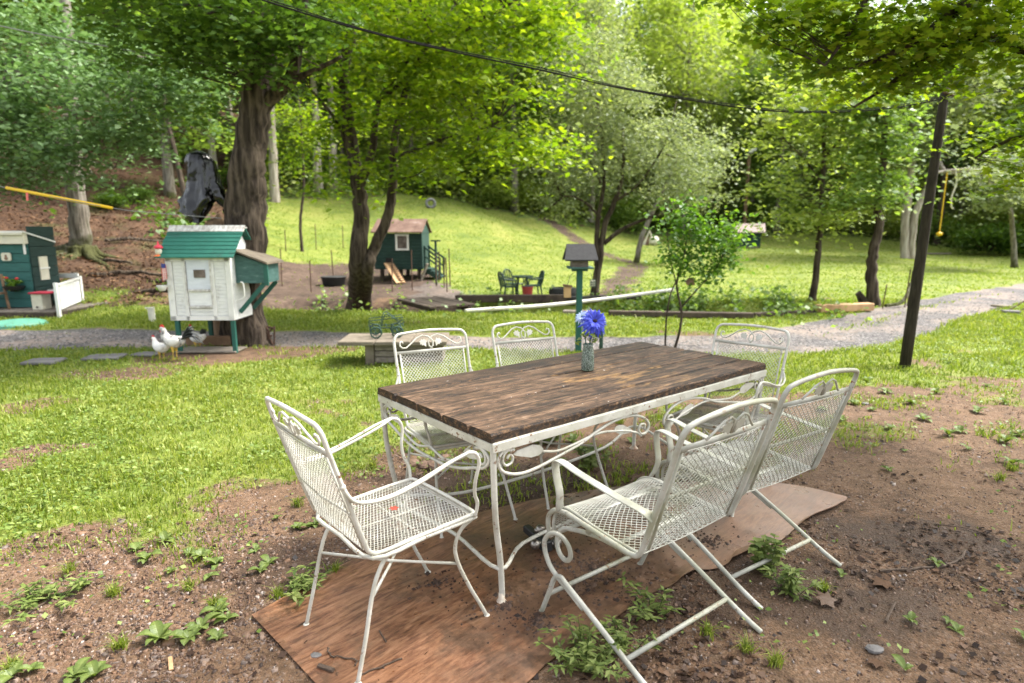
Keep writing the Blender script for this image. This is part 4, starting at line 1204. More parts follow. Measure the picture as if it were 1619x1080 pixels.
def plant(idx, px, Y, sc=1.0, rz=0.0, first=[True] * 9, row=0):
    p, lab, grp = PR[idx]
    z_ = 'left' if px < 420 else ('centre' if px < 1000 else 'right')
    w_ = ('in the front row', 'in the second row', 'deep', 'deep', 'high up', 'highest up')[row]
    lab = lab + ', ' + w_ + ' at the ' + z_
    grp = grp + ', ' + w_ + ', ' + z_
    pos = on(px, Y); lab = lab.replace(' in the hillside wood', ' of the hillside wood').replace('deep green tree, tall and bare trunked', 'deep green bare-trunked tree').replace('broadleaf ', '').replace('deep green tree with a tall bare trunk', 'deep green bare-trunked tree').replace(' with layered branches', '').replace(' with a pale trunk', ', pale trunked')
    if first[idx]: o = p; first[idx] = False
    else: o = copy_tree(p)
    o.location = pos - Vector((0, 0, .1)); o.rotation_euler = (0, 0, rz); o.scale = (sc, sc, sc * (1 + .12 * math.sin(rz * 3)))
    setp(o, lab, 'tree', grp)
    return o
rg = random.Random(42)
def fy(px): return float(np.interp(px, FB[:, 0], FB[:, 1]))
rows = [(1.2, 0), (6, 1), (12, 2), (19, 3), (28, 4), (40, 5)]
for d, r in rows:
    px = -160 + r * 37
    while px < 1800:
        Y = fy(px) + d + rg.uniform(-1.6, 2.5)
        if px < 430: Y += 9.0 + d * .5
        step = rg.uniform(4.2, 6.6) * FPX / Y
        if px < 400: w = (3, .1, 5, 3.5, 1.5)
        elif px < 860: w = (4, 2.5, 3, 2, 1)
        elif px < 1330: w = (3, 5, 1.2, 1.4, 3)
        else: w = (2.5, 4, 1.5, 1, 3.5)
        i = rg.choices(range(5), w)[0]
        if not (r == 0 and (700 < px < 1010 and rg.random() < .35)):
            plant(i, px, Y, rg.uniform(.72, 1.08), rg.uniform(0, 6.28), row=r)
        px += step

# bushes where the wood meets the meadow
def bush_proto(name, r, h, leaf, n, mat, seed):
    t = bpy.data.objects.new(name, None); COL.objects.link(t)
    rng = random.Random(seed); bl = []
    for k in range(7):
        a = rng.uniform(0, 6.28); d = r * rng.uniform(.1, .6)
        bl.append((math.cos(a) * d, math.sin(a) * d, h * rng.uniform(.3, .75), r * .45, r * .45, h * .28))
    o, C = crown('foliage', bl, n, leaf, MAT[mat], t, (0, 0, 0), seed, per=26, spread=(5, 2))
    mb = MB()
    branches(mb, [Vector((0, 0, 0)), Vector((.05, 0, .2))], C, rng, 22, .03)
    mb.build('stems', MAT['bark_dark'], t)
    return t
BP = [(bush_proto('bush', 1.7, 2.0, .17, 2400, 'leaf_forest', 201), 'rounded mid green bush at the edge of the wood', 'mid green bushes along the wood edge'),
      (bush_proto('pale_bush', 1.9, 1.7, .18, 2400, 'leaf_pale', 202), 'loose pale green bush at the edge of the wood', 'pale green bushes along the wood edge'),
      (bush_proto('dark_bush', 1.3, 1.3, .14, 2000, 'leaf_deep', 203), 'low dark green bush on the wooded bank', 'dark bushes of the wooded bank')]
bfirst = [True] * 3
def plant_bush(i, px, Y, sc=1, rz=0):
    p, lab, grp = BP[i]
    o = p if bfirst[i] else copy_tree(p); bfirst[i] = False
    o.location = on(px, Y) - Vector((0, 0, .05)); o.rotation_euler = (0, 0, rz); o.scale = (sc,) * 3
    setp(o, lab, 'bush', grp)
for k in range(46):
    px = rg.uniform(420, 1750); Y = fy(px) + rg.uniform(.6, 7)
    plant_bush(rg.choices((0, 1), (2, 3))[0], px, Y, rg.uniform(.6, 1.3), rg.uniform(0, 6))
for px, Y, s in ((195, 19.5, .45), (232, 21, .4), (60, 30, 1.0), (290, 29, .8), (400, 29, 1.0), (1560, 33, 1.3), (1640, 31, 1.4), (1600, 36, 1.4)):
    plant_bush(2, px, Y, s, rg.uniform(0, 6))
# ------------------------------------------------------------------ patio furniture
def wire_panel(surf, nu, nv, w=.0026, t=.0014, name='seat', mat=None, parent=None):
    """expanded metal: a diamond lattice of slit-and-stretched strands over surf(u, v) -> point, u, v in 0..1"""
    V, F = [], []
    def strand(P):
        o = len(V); n = len(P)
        for i, p in enumerate(P):
            a = P[max(i - 1, 0)]; b = P[min(i + 1, n - 1)]
            d = (b - a); d = d.normalized() if d.length > 0 else Vector((1, 0, 0))
            nn = nrm[i]
            s = d.cross(nn).normalized()
            V.extend([p + s * w / 2, p + nn * t, p - s * w / 2, p - nn * t])
        for i in range(n - 1):
            for k in range(4):
                k2 = (k + 1) % 4
                F.append((o + i * 4 + k, o + i * 4 + k2, o + i * 4 + 4 + k2, o + i * 4 + 4 + k))
    e = 1e-3
    for r in range(nv + 1):
        for sgn in (1, -1):
            P, nrm = [], []
            v0 = r / nv
            m = nu * 2
            for i in range(m + 1):
                u = i / m
                ph = (i % 2) * .5 / nv * sgn
                v = v0 + ph * .96
                if v < 0 or v > 1:
                    v = min(max(v, 0), 1)
                P.append(surf(u, v))
                du = surf(min(u + e, 1), v) - surf(max(u - e, 0), v); dv = surf(u, min(v + e, 1)) - surf(u, max(v - e, 0))
                nrm.append(du.cross(dv).normalized())
            strand(P)
    return np_mesh(name, np.array([tuple(p) for p in V]), np.array(F), mat, parent)

def spiral(cx, cz, r, turns, a0, dirn=1, n=14, r1=.3):
    return [(cx + r * (1 - (1 - r1) * i / n) * math.cos(a0 + dirn * turns * 2 * math.pi * i / n),
             cz + r * (1 - (1 - r1) * i / n) * math.sin(a0 + dirn * turns * 2 * math.pi * i / n)) for i in range(n + 1)]

LEAF2D = [(0, 0), (.35, .28), (.55, .20), (.62, .42), (.85, .35), (.80, .62), (1.0, .80), (.72, .88), (.62, 1.1), (.40, .95), (.15, 1.15), (.05, .85), (-.18, .80), (-.05, .5)]
TEAR = [(0, .0), (.12, .10), (.34, .16), (.62, .22), (.86, .18), (1.0, .05), (1.0, -.04), (.84, -.14), (.6, -.17), (.3, -.10), (.1, -.05)]

def back_ornament(parent, mat, f, zc, cast=False):
    """f(x, t) -> point of the back surface at half-width x and height t (metres up the back)"""
    mb = MB(); lv = MB()
    def tub(pts2, r=.0045):
        mb.tube([f(x, z) for x, z in pts2], r, 6)
    for s in (-1, 1):
        if not cast:
            sc = [(s * (.165 + .018 * math.cos(a)), zc + .008 + .018 * math.sin(a)) for a in [3.6, 4.6, 5.6, 6.6, 7.6, 8.6]]
            tub([(s * .178, zc + .004), (s * .172, zc + .022), (s * .156, zc + .020), (s * .152, zc - .001), (s * .168, zc - .016), (s * .192, zc - .010), (s * .198, zc + .014)][::-1] if False else
                [(s * .164, zc + .006), (s * .170, zc + .016), (s * .182, zc + .012), (s * .184, zc - .006), (s * .170, zc - .020), (s * .148, zc - .020), (s * .115, zc + .002), (s * .080, zc + .028), (s * .045, zc + .040), (s * .012, zc + .032), (-s * .014, zc + .006), (-s * .012, zc - .020), (s * .006, zc - .032)])
        else:
            tub([(s * .13, zc - .03), (s * .105, zc - .01), (s * .07, zc + .022), (s * .035, zc + .036), (s * .008, zc + .02), (s * .004, zc - .03)])
        k = .040 if not cast else .052
        n = len(LEAF2D)
        cx, cz = (s * .034, zc - .020) if not cast else (s * .022, zc - .028)
        pts = [(cx + s * k * (x - .1), cz + k * (z - .1) * (1 if not cast else .95)) for x, z in LEAF2D]
        P = [f(x, z) for x, z in pts]
        nn = (f(.01, zc) - f(0, zc)).cross(f(0, zc + .01) - f(0, zc)).normalized() * .002
        lv = MB(); lv.add([p - nn for p in P] + [p + nn for p in P], [tuple(range(n)), tuple(reversed(range(n, 2 * n)))] + [(i, n + i, n + (i + 1) % n, (i + 1) % n) for i in range(n)])
        lv.build('leaf_ornament', mat, parent)
    mb.build('scroll', mat, parent, smooth=True)

def foot_disc(mb, p, r=.019):
    mb.lathe((p[0], p[1], -.002), [(r, 0), (r * 1.05, .003), (r * .8, .007), (.008, .014)], 10)

def make_dining_chair():
    t = thing('garden_chair', 'x', 'chair')
    E_ = MAT['enamel']
    HB, LB, BW = .916, .15, .216
    def fb(x, z):      # back surface
        k = (z - .44) / (HB - .44)
        return Vector((x, -.212 - LB * k - .012 * (1 - (x / .22) ** 2) * min(1, max(k, 0) * 4), z))
    # one bent tube: down one side of the seat, up and over the back
    side = [(.214, .205, .452), (.215, .1, .450), (.210, -.08, .443), (.205, -.165, .437), (.203, -.208, .452)]
    up = [(.206, -.228, .50), (.210, -.262, .60), (.214, -.300, .72), (.216, -.335, .83), (.214, -.350, .882), (.196, -.360, .908), (.16, -.366, .916)]
    half = [Vector(p) for p in side + up]
    full = half + [Vector((0, -.372, .924))] + [Vector((-p.x, p.y, p.z)) for p in reversed(half)]
    mb = MB(); mb.tube(catmull(full, 4), .0080, 8)
    mb.bar(fb(-.212, .815) , fb(.212, .815), .006, .016)
    for s in (-1, 1): mb.tube([fb(s * .182, .46), fb(s * .186, .64), fb(s * .19, .81)], .0042, 6)
    mb.tube([fb(-.205, .600), fb(0, .597), fb(.205, .600)], .0045, 6)
    mb.build('back_frame', E_, t, smooth=True)
    wire_panel(lambda u, v: fb((u - .5) * (.362 + .016 * v), .452 + (.81 - .452) * v), 20, 18, .0044, .0014, 'backrest', E_, t)
    back_ornament(t, E_, fb, .858)
    # seat
    def fs(u, v): return Vector(((u - .5) * .41, -.205 + .405 * v, .449 - .010 * math.sin(math.pi * u) * math.sin(math.pi * v)))
    wire_panel(fs, 17, 31, .0031, .0012, 'seat', E_, t)
    mb = MB()
    ring = [(-.212, -.20, .43), (-.216, .0, .436), (-.215, .195, .438), (-.19, .218, .438), (0, .224, .438), (.19, .218, .438), (.215, .195, .438), (.216, 0, .436), (.212, -.20, .43), (0, -.212, .43)]
    mb.tube(catmull(ring, 4, True), .0075, 7, closed=True)
    mb.tube(catmull([(-.212, .2, .453), (-.19, .22, .453), (0, .226, .453), (.19, .22, .453), (.212, .2, .453)], 4), .0075, 7)
    mb.tube([(0, -.205, .434), (0, 0, .430), (0, .218, .434)], .004, 6)
    mb.tube([(-.21, 0, .436), (0, 0, .431), (.21, 0, .436)], .004, 6)
    mb.build('seat_frame', E_, t, smooth=True)
    FX, FF, FR = .205, .276, .273
    for s in (-1, 1):
        mb = MB()
        for o, dz in ((0, 0), (.017, -.004)):
            mb.tube(catmull([(s * .214, -.292, .700), (s * (.238 - o), -.262, .652 + dz), (s * (.254 - o), -.17, .640 + dz), (s * (.262 - o), -.05, .662 + dz), (s * (.264 - o), .08, .702 + dz * 2), (s * .262, .16, .718)], 5), .0058, 7)
        mb.tube(catmull([(s * .262, .15, .717), (s * .262, .185, .706), (s * .258, .203, .665), (s * .250, .192, .60), (s * .240, .196, .545), (s * .232, .214, .50), (s * .220, .212, .445)], 5), .0068, 7)
        mb.sphere((s * .214, -.294, .702), .011, 8, 6)
        mb.build('armrest', E_, t, smooth=True)
        mb = MB(); P = catmull([(s * .205, .212, .432), (s * .185, .172, .392), (s * .178, .150, .33), (s * .182, .160, .26), (s * .192, .205, .15), (s * .200, .25, .06), (s * FX, FF, .004)], 5)
        mb.tube(P, .0074, 8); foot_disc(mb, P[-1]); mb.build('leg', E_, t, smooth=True)
        mb = MB(); P = catmull([(s * .185, -.06, .430), (s * .190, -.13, .412), (s * .194, -.175, .36), (s * .197, -.205, .28), (s * .202, -.235, .15), (s * FX, -FR, .004)], 5)
        mb.tube(P, .0074, 8); foot_disc(mb, P[-1]); mb.build('leg', E_, t, smooth=True)
    mb = MB()
    mb.tube([(-.197, -.205, .28), (0, -.02, .262), (.182, .160, .26)], .0055, 7)
    mb.tube([(.197, -.205, .28), (0, -.02, .250), (-.182, .160, .26)], .0055, 7)
    mb.build('stretcher', E_, t, smooth=True)
    return t

def make_spring_chair():
    t = thing('spring_chair', 'x', 'chair')
    E_ = MAT['enamel_grey']
    HB, LB = .905, .155
    def fb(x, z):
        k = (z - .405) / (HB - .405)
        return Vector((x, -.215 - LB * k - .015 * (1 - (x / .26) ** 2) * min(1, max(k, 0) * 4), z))
    half = [(.258, .150, .418), (.262, .05, .412), (.262, -.12, .400), (.260, -.18, .396), (.259, -.214, .412), (.258, -.240, .48), (.257, -.285, .62), (.256, -.325, .75), (.256, -.352, .84), (.250, -.364, .876), (.225, -.373, .898)]
    half = [Vector(p) for p in half]
    full = half + [Vector((.12, -.380, .914)), Vector((0, -.384, .922)), Vector((-.12, -.380, .914))] + [Vector((-p.x, p.y, p.z)) for p in reversed(half)]
    mb = MB(); mb.tube(catmull(full, 4), .0100, 9)
    mb.bar(fb(-.25, .808), fb(.25, .808), .006, .020)
    for s in (-1, 1): mb.tube([fb(s * .222, .42), fb(s * .226, .62), fb(s * .230, .80)], .0055, 6)
    mb.bar(fb(-.25, .61) + Vector((0, .012, 0)), fb(.25, .61) + Vector((0, .012, 0)), .004, .014)
    mb.build('back_frame', E_, t, smooth=True)
    wire_panel(lambda u, v: fb((u - .5) * (.444 + .012 * v), .418 + (.80 - .418) * v), 18, 17, .0046, .0017, 'backrest', E_, t)
    back_ornament(t, E_, fb, .853, cast=True)
    prof = [(-.208, .402), (-.10, .404), (.02, .412), (.11, .424), (.165, .426), (.205, .412), (.232, .380), (.242, .335), (.240, .290)]
    PV = [Vector((0, a, b)) for a, b in prof]
    CP = catmull(PV, 6)
    def fs(u, v):
        k = v * (len(CP) - 1); i = min(int(k), len(CP) - 2); p = CP[i].lerp(CP[i + 1], k - i)
        return Vector(((u - .5) * .478, p.y, p.z - .008 * math.sin(math.pi * u)))
    wire_panel(fs, 16, 40, .0038, .0015, 'seat', E_, t)
    mb = MB()
    for s in (-1, 1):
        mb.tube(catmull([(s * .243, p.y, p.z) for p in PV], 4), .0062, 7)
        mb.tube(catmull([(s * .258, .150, .418), (s * .258, .215, .405), (s * .256, .255, .365), (s * .252, .262, .31), (s * .246, .248, .275)], 5), .0098, 9)
    mb.bar((-.245, .242, .288), (.245, .242, .288), .006, .018)
    mb.bar((-.25, -.10, .394), (.25, -.10, .394), .022, .006)
    mb.bar((-.25, .10, .412), (.25, .10, .412), .022, .006)
    mb.build('seat_frame', E_, t, smooth=True)
    for s in (-1, 1):
        mb = MB()
        P = catmull([(s * .258, -.262, .560), (s * .284, -.235, .585), (s * .290, -.12, .598), (s * .290, .05, .618), (s * .290, .150, .634), (s * .290, .180, .618), (s * .288, .176, .565), (s * .284, .162, .505), (s * .276, .170, .455), (s * .262, .185, .418)], 5)
        n = len(P)
        for i, p in enumerate(P):
            T_ = (P[min(i + 1, n - 1)] - P[max(i - 1, 0)]).normalized(); X_ = Vector((1, 0, 0)); X_ = (X_ - T_ * X_.dot(T_)).normalized(); N_ = T_.cross(X_)
            mb.v += [tuple(p + X_ * a * .018 + N_ * b2 * .0028) for a, b2 in ((-1, -.4), (-.8, -1), (.8, -1), (1, -.4), (1, .4), (.8, 1), (-.8, 1), (-1, .4))]
        mb.f += [(i * 8 + q, i * 8 + (q + 1) % 8, i * 8 + 8 + (q + 1) % 8, i * 8 + 8 + q) for i in range(n - 1) for q in range(8)] + [tuple(range(8)), tuple(range((n - 1) * 8, n * 8))]
        mb.build('armrest', E_, t, smooth=True)
    xo = -.045; hw = .288
    for s in (-1, 1):
        x = xo + s * hw; xs = s * .25
        mb = MB()
        c = (.135, .300); r = .056
        P = [(xs, -.16, .386), (xs, -.04, .388), (xs, .06, .374)]
        for i in range(21):
            a = math.pi / 2 - i * (2.5 * math.pi) / 20
            P.append((xs + (x - xs) * i / 20, c[0] + r * math.cos(a), c[1] + r * math.sin(a)))
        P += [(x, .178, .255), (x, .140, .212), (x, .06, .178), (x, -.03, .140)]
        mb.tube(catmull(P, 3), .0095, 8)
        mb.box((xs, .03, .398), (.022, .022, .03))
        mb.build('spring', E_, t, smooth=True)
        mb = MB()
        P = catmull([(x, .205, .004), (x, .195, .03), (x, .155, .12), (x, .125, .178), (x, .085, .195), (x, .04, .165), (x, -.12, .075), (x, -.27, .026), (x, -.345, .012), (x, -.378, .004)], 5) if False else \
            catmull([(x, .205, .004), (x, .190, .035), (x, .155, .12), (x, .128, .185), (x, .095, .205), (x, .06, .190), (x, -.10, .122), (x, -.26, .050), (x, -.335, .020), (x, -.385, .003)], 5)
        mb.tube(P, .0100, 9)
        foot_disc(mb, P[0], .020)
        mb.build('base_leg', E_, t, smooth=True)
    mb = MB()
    mb.tube([(xo - hw, .165, .10), (xo + hw, .165, .10)], .009, 8)
    mb.tube([(xo - hw, -.235, .062), (xo + hw, -.235, .062)], .009, 8)
    mb.build('stretcher', E_, t, smooth=True)
    return t

def place_chair(src, x, y, deg, label, group, first):
    o = src if first else copy_tree(src)
    o.location = (x, y, .004); o.rotation_euler = (0, 0, math.radians(deg))
    return setp(o, label, 'chair', group)
ch = make_dining_chair()
g1 = 'white wrought iron armchairs round the patio table'
place_chair(ch, -.44, 2.112, 311.4, 'white wrought iron armchair at the left table end, a red leaf on its seat', g1, True)
place_chair(ch, 1.186, 3.313, 137.5, 'white wrought iron armchair facing the camera from the far right end of the table', g1, False)
place_chair(ch, -.293, 3.09, 208.4, 'white wrought iron armchair behind the left half of the table near the stone bench', g1, False)
place_chair(ch, .241, 3.40, 209, 'white wrought iron armchair behind the middle of the table, left of the flower vase', g1, False)
ch = make_spring_chair()
g2 = 'spring rocking chairs on the near side of the table'
place_chair(ch, .504, 2.205, 37, 'cream white spring rocking chair nearest the camera, its mesh back turned to us', g2, True)
place_chair(ch, 1.055, 2.69, 33.3, 'cream white spring rocking chair further right, its feet on the bare soil past the mat', g2, False)

# ---- the table
TYAW = .683; TL, TW, TZ = 1.962, .912, .740
tc_ = Vector((-.073, 2.152, 0)); tu = Vector((math.cos(TYAW), math.sin(TYAW), 0)); tv = Vector((-tu.y, tu.x, 0))
tab = thing('patio_table', 'long patio table with a dark weathered plank top and white scrolled iron base', 'table', tc_ + tu * TL / 2 + tv * TW / 2, TYAW)
pw = [.150, .190, .205, .190, .177]
rg = random.Random(3); y = -TW / 2
for k, w in enumerate(pw):
    mb = MB(); n = 16
    x0, x1 = -TL / 2 - rg.uniform(0, .004), TL / 2 + rg.uniform(0, .004)
    g = .0048
    vs, fs = [], []
    prof = lambda a, b: [(a + g, TZ - .036), (a + g, TZ - .009), (a + g + .006, TZ - .0005), ((a + b) / 2, TZ + .0006), (b - g - .006, TZ - .0005), (b - g, TZ - .009), (b - g, TZ - .036)]
    pr = prof(y, y + w); m_ = len(pr)
    for i in range(n + 1):
        xx = x0 + (x1 - x0) * i / n
        for q, (yy, zz) in enumerate(pr):
            e = (k == 0 and q < 3) or (k == 4 and q > 3)
            jit = rg.uniform(-.0035, .0035) if e else rg.uniform(-.0006, .0006)
            vs.append((xx + (rg.uniform(-.002, .002)), yy + jit, zz + rg.uniform(-.0012, .0012) * (0 < q < 6)))
    for i in range(n):
        for q in range(m_):
            q2 = (q + 1) % m_
            fs.append((i * m_ + q, i * m_ + q2, (i + 1) * m_ + q2, (i + 1) * m_ + q))
    fs.append(tuple(range(m_))); fs.append(tuple(reversed(range(n * m_, (n + 1) * m_))))
    mb.add(vs, fs)
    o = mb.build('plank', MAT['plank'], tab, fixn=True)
    me = o.data; me.materials.append(MAT['plank_edge'])
    for p in me.polygons:
        if abs(p.normal.x) > .7 or (abs(p.normal.y) > .75 and (k in (0, 4))): p.material_index = 1
    y += w
mb = MB(); hx, hy = TL / 2, TW / 2
for (a, b_) in (((-hx, -hy), (hx, -hy)), ((-hx, hy), (hx, hy))):
    mb.box(((a[0] + b_[0]) / 2, a[1], TZ - .056), (TL, .010, .036), bev=.002)
    mb.box(((a[0] + b_[0]) / 2, a[1] * .975, TZ - .039), (TL - .01, .028, .005))
for s in (-1, 1):
    mb.box((s * (hx - .0055), 0, TZ - .0565), (.010, TW - .012, .034), bev=.002)
for xx in (-.45, .05, .5): mb.box((xx, 0, TZ - .0425), (.03, TW - .03, .006))
mb.build('table_frame', MAT['enamel'], tab)
for sx in (-1, 1):
    for sy in (-1, 1):
        mb = MB()
        X, Y_ = sx * (hx - .012), sy * (hy - .012)
        P = catmull([(X, Y_, .69), (X - sx * .006, Y_ - sy * .004, .58), (X - sx * .012, Y_ - sy * .008, .47), (X - sx * .028, Y_ - sy * .018, .34), (X - sx * .050, Y_ - sy * .026, .22), (X - sx * .062, Y_ - sy * .03, .10), (X - sx * .064, Y_ - sy * .03, .03), (X - sx * .062, Y_ - sy * .03, .006)], 5)
        mb.tube(P, .0125, 9)
        lg = mb.build('leg', MAT['enamel'], tab, smooth=True)
        mb = MB(); q = P[-1]
        mb.lathe((q.x, q.y, .001), [(.030, 0), (.032, .003), (.024, .007), (.014, .022), (.012, .05)], 10, .10, 4)
        mb.build('foot', MAT['rusty_white'], lg, smooth=True)
mb = MB()
rx, ry = hx - .06, hy - .04
loop = [(-rx, -ry, .16), (-rx * .72, -ry * .62, .115), (-rx * .3, -ry * .52, .10), (rx * .3, -ry * .52, .10), (rx * .72, -ry * .62, .115), (rx, -ry, .16),
        (rx * .93, 0, .12), (rx, ry, .16), (rx * .6, ry * .86, .11), (0, ry * .80, .10), (-rx * .6, ry * .86, .11), (-rx, ry, .16), (-rx * .93, 0, .12)]
mb.tube(catmull(loop, 5, True), .0085, 8, closed=True)
mb.build('stretcher', MAT['enamel'], tab, smooth=True)
S1 = [(.064, -.040), (.076, -.028), (.092, -.038), (.086, -.060), (.060, -.066), (.044, -.046), (.050, -.020), (.075, -.006), (.10, -.012)]
S2 = [(.085, -.012), (.050, -.004), (.022, -.034), (.034, -.076), (.078, -.104), (.143, -.118), (.225, -.114), (.344, -.092), (.471, -.066), (.588, -.028), (.702, -.008), (.803, -.012), (.880, -.040), (.915, -.080), (.895, -.112), (.860, -.112), (.842, -.088), (.855, -.066), (.882, -.070), (.884, -.090)]
S3 = [(.245, -.052), (.328, -.070), (.419, -.064), (.52, -.050), (.60, -.048), (.69, -.062), (.76, -.076), (.83, -.100), (.862, -.122)]
def apron(side_pt, inward, half):
    """side_pt(u, d): point along one side"""
    mb = MB(); lf = MB()
    for P_, r in ((S1, .0055), (S2, .0068), (S3, .0055)):
        mb.tube([side_pt(*p) for p in catmull([(a, b_, 0) for a, b_ in P_], 4) for p in [(p.x, p.y)]], r, 7)
    for (u0, d0, L, a, k) in ((.095, -.030, .155, -.12, 1), (.675, -.050, .13, -.30, -1)):
        pts = []
        for x, z in TEAR:
            if k < 0: x = 1 - x
            ca, sa = math.cos(a), math.sin(a)
            xx, zz = x * L, z * L * .85
            pts.append(side_pt(u0 + xx * ca - zz * sa, d0 + xx * sa + zz * ca))
        n = len(pts)
        lf = MB(); lf.add([p + inward * .002 for p in pts] + [p - inward * .002 for p in pts], [tuple(range(n)), tuple(reversed(range(n, 2 * n)))] + [(i, n + i, n + (i + 1) % n, (i + 1) % n) for i in range(n)]).build('leaf_ornament', MAT['enamel'], tab, fixn=True)
    mb.build('apron_scroll', MAT['enamel'], tab, smooth=True)
zr = TZ - .074
for sy in (-1, 1):
    apron(lambda u, d: Vector((-hx + .01 + u, sy * (hy - .006), zr + d)), Vector((0, 1, 0)), 0)
    apron(lambda u, d: Vector((hx - .01 - u * 1.0, sy * (hy - .006), zr + d)), Vector((0, 1, 0)), 0)
SW1 = [(.11, -.012), (.06, -.004), (.022, -.034), (.05, -.075), (.12, -.098), (.22, -.130), (.33, -.150), (.446, -.152)]
for sx in (-1, 1):
    mb = MB(); lf = MB()
    for s in (-1, 1):
        f_ = lambda u, d: Vector((sx * (hx - .008), s * (hy - .01 - u), zr + d))
        mb.tube([f_(p.x, p.y) for p in catmull([(a, b_, 0) for a, b_ in S1], 4)], .0055, 7)
        mb.tube([f_(p.x, p.y) for p in catmull([(a, b_, 0) for a, b_ in SW1], 4)], .0066, 7)
        mb.tube([f_(p.x, p.y) for p in catmull([(.17, -.06, 0), (.24, -.10, 0), (.34, -.125, 0), (.446, -.10, 0)], 4)], .0055, 7)
        pts = [f_(.085 + x * .10, -.050 + z * .10) for x, z in TEAR]; n = len(pts); iv = Vector((.002, 0, 0))
        lf = MB(); lf.add([p + iv for p in pts] + [p - iv for p in pts], [tuple(range(n)), tuple(reversed(range(n, 2 * n)))] + [(i, n + i, n + (i + 1) % n, (i + 1) % n) for i in range(n)]).build('leaf_ornament', MAT['enamel'], tab, fixn=True)
    mb.build('apron_scroll', MAT['enamel'], tab, smooth=True)

# ---- vase of flowers
vp = gnd(929, 586, .74)
vs_ = thing('vase', 'small speckled green glass vase standing on the plank table', 'vase', (vp.x, vp.y, .7412))
MB().lathe((0, 0, 0), [(.006, .004), (.030, .001), (.0345, .006), (.035, .03), (.034, .08), (.029, .112), (.026, .13), (.0285, .145), (.0265, .146), (.024, .13), (.027, .11), (.031, .08), (.031, .012), (.006, .010)], 24, .012, 2).build('glass', MAT['vase'], vs_, smooth=True)
def flower(name, label, c, nrm, R, npet, mat, seed, stem_to, core=True, layers=3):
    t = thing(name, label, 'flower', c)
    rng = random.Random(seed); nrm = Vector(nrm).normalized(); a0 = nrm.orthogonal().normalized(); b0_ = nrm.cross(a0)
    V, F = [], []
    for L in range(layers):
        n = npet - L * 3
        for k in range(n):
            a = 2 * math.pi * (k + rng.random() * .5) / n
            d = a0 * math.cos(a) + b0_ * math.sin(a)
            lift = -.10 + L * .34 + rng.uniform(-.12, .12)
            r = R * (1 - .17 * L) * rng.uniform(.82, 1.08); w = R * .105
            s = nrm.cross(d)
            o = len(V)
            for q, ww in ((.08, .4), (.42, 1.0), (.75, .75)):
                p = d * r * q + nrm * (r * (lift * q - .22 * q * q * (1 - L * .3)))
                V += [p + s * w * ww, p + nrm * w * .25 * ww, p - s * w * ww]
            V.append(d * r + nrm * (r * (lift - .28 + L * .05)) )
            for i in range(2):
                for j in range(2):
                    F.append((o + i * 3 + j, o + i * 3 + j + 1, o + i * 3 + 4 + j, o + i * 3 + 3 + j))
            F += [(o + 6, o + 7, o + 9), (o + 7, o + 8, o + 9)]
    me = bpy.data.meshes.new('petals'); me.from_pydata([tuple(v) for v in V], [], F)
    at_ = me.attributes.new('v', 'FLOAT', 'POINT'); at_.data.foreach_set('value', [rng.random() for _ in V])
    link_mesh('petals', me, MAT[mat], t)
    mb = MB(); mb.sphere(nrm * R * .06, R * .15, 10, 6, (1, 1, .7), .3, 3)
    mb.build('flower_centre', MAT['flower_core'] if core else MAT['foliage_pot'], t)
    mb = MB(); e = Vector(stem_to) - Vector(c)
    mb.tube(catmull([Vector((0, 0, 0)) - nrm * .004, e * .45 - nrm * .02, e], 5), .0022, 6)
    mb.build('stem', MAT['green_paint'], t)
    return t
D_ = vp.y
flower('blue_flower', 'big bright blue daisy with long thin petals in the vase on the table', at(940, 508, D_ - .01), (.2, -.8, .5), .088, 26, 'petal_blue', 5, (vp.x + .008, vp.y, .80))
flower('blue_flower', 'smaller blue bloom hanging at the right behind the big blue daisy', at(950, 516, D_ + .04), (.85, -.1, .15), .070, 18, 'petal_blue', 6, (vp.x + .012, vp.y + .01, .80), layers=2)
flower('white_flower', 'pale bluish white bloom at the left of the vase bouquet', at(921, 501, D_ + .02), (-.4, -.6, .65), .052, 18, 'petal_white', 7, (vp.x - .008, vp.y + .005, .80), core=False)
sp = thing('leafy_sprig', 'green leaves of the bouquet just above the rim of the vase', 'leaves', (vp.x, vp.y, .88))
rng = np.random.default_rng(4)
V, F, v, C = crown_arrays([(-.03, 0, .045, .035, .03, .018), (.0, 0, .04, .04, .04, .02)], 22, .042, rng, per=4, spread=(.8, .5))
np_mesh('leaf_cluster', V, F, MAT['leaf_weed'], sp, dict(v=v))
MB().tube(catmull([(0, 0, -.12), (-.003, 0, -.03), (-.02, 0, .04)], 4), .002, 6).tube(catmull([(.004, 0, -.12), (.004, 0, -.03), (.01, 0, .04)], 4), .002, 6).build('stem', MAT['green_paint'], sp)

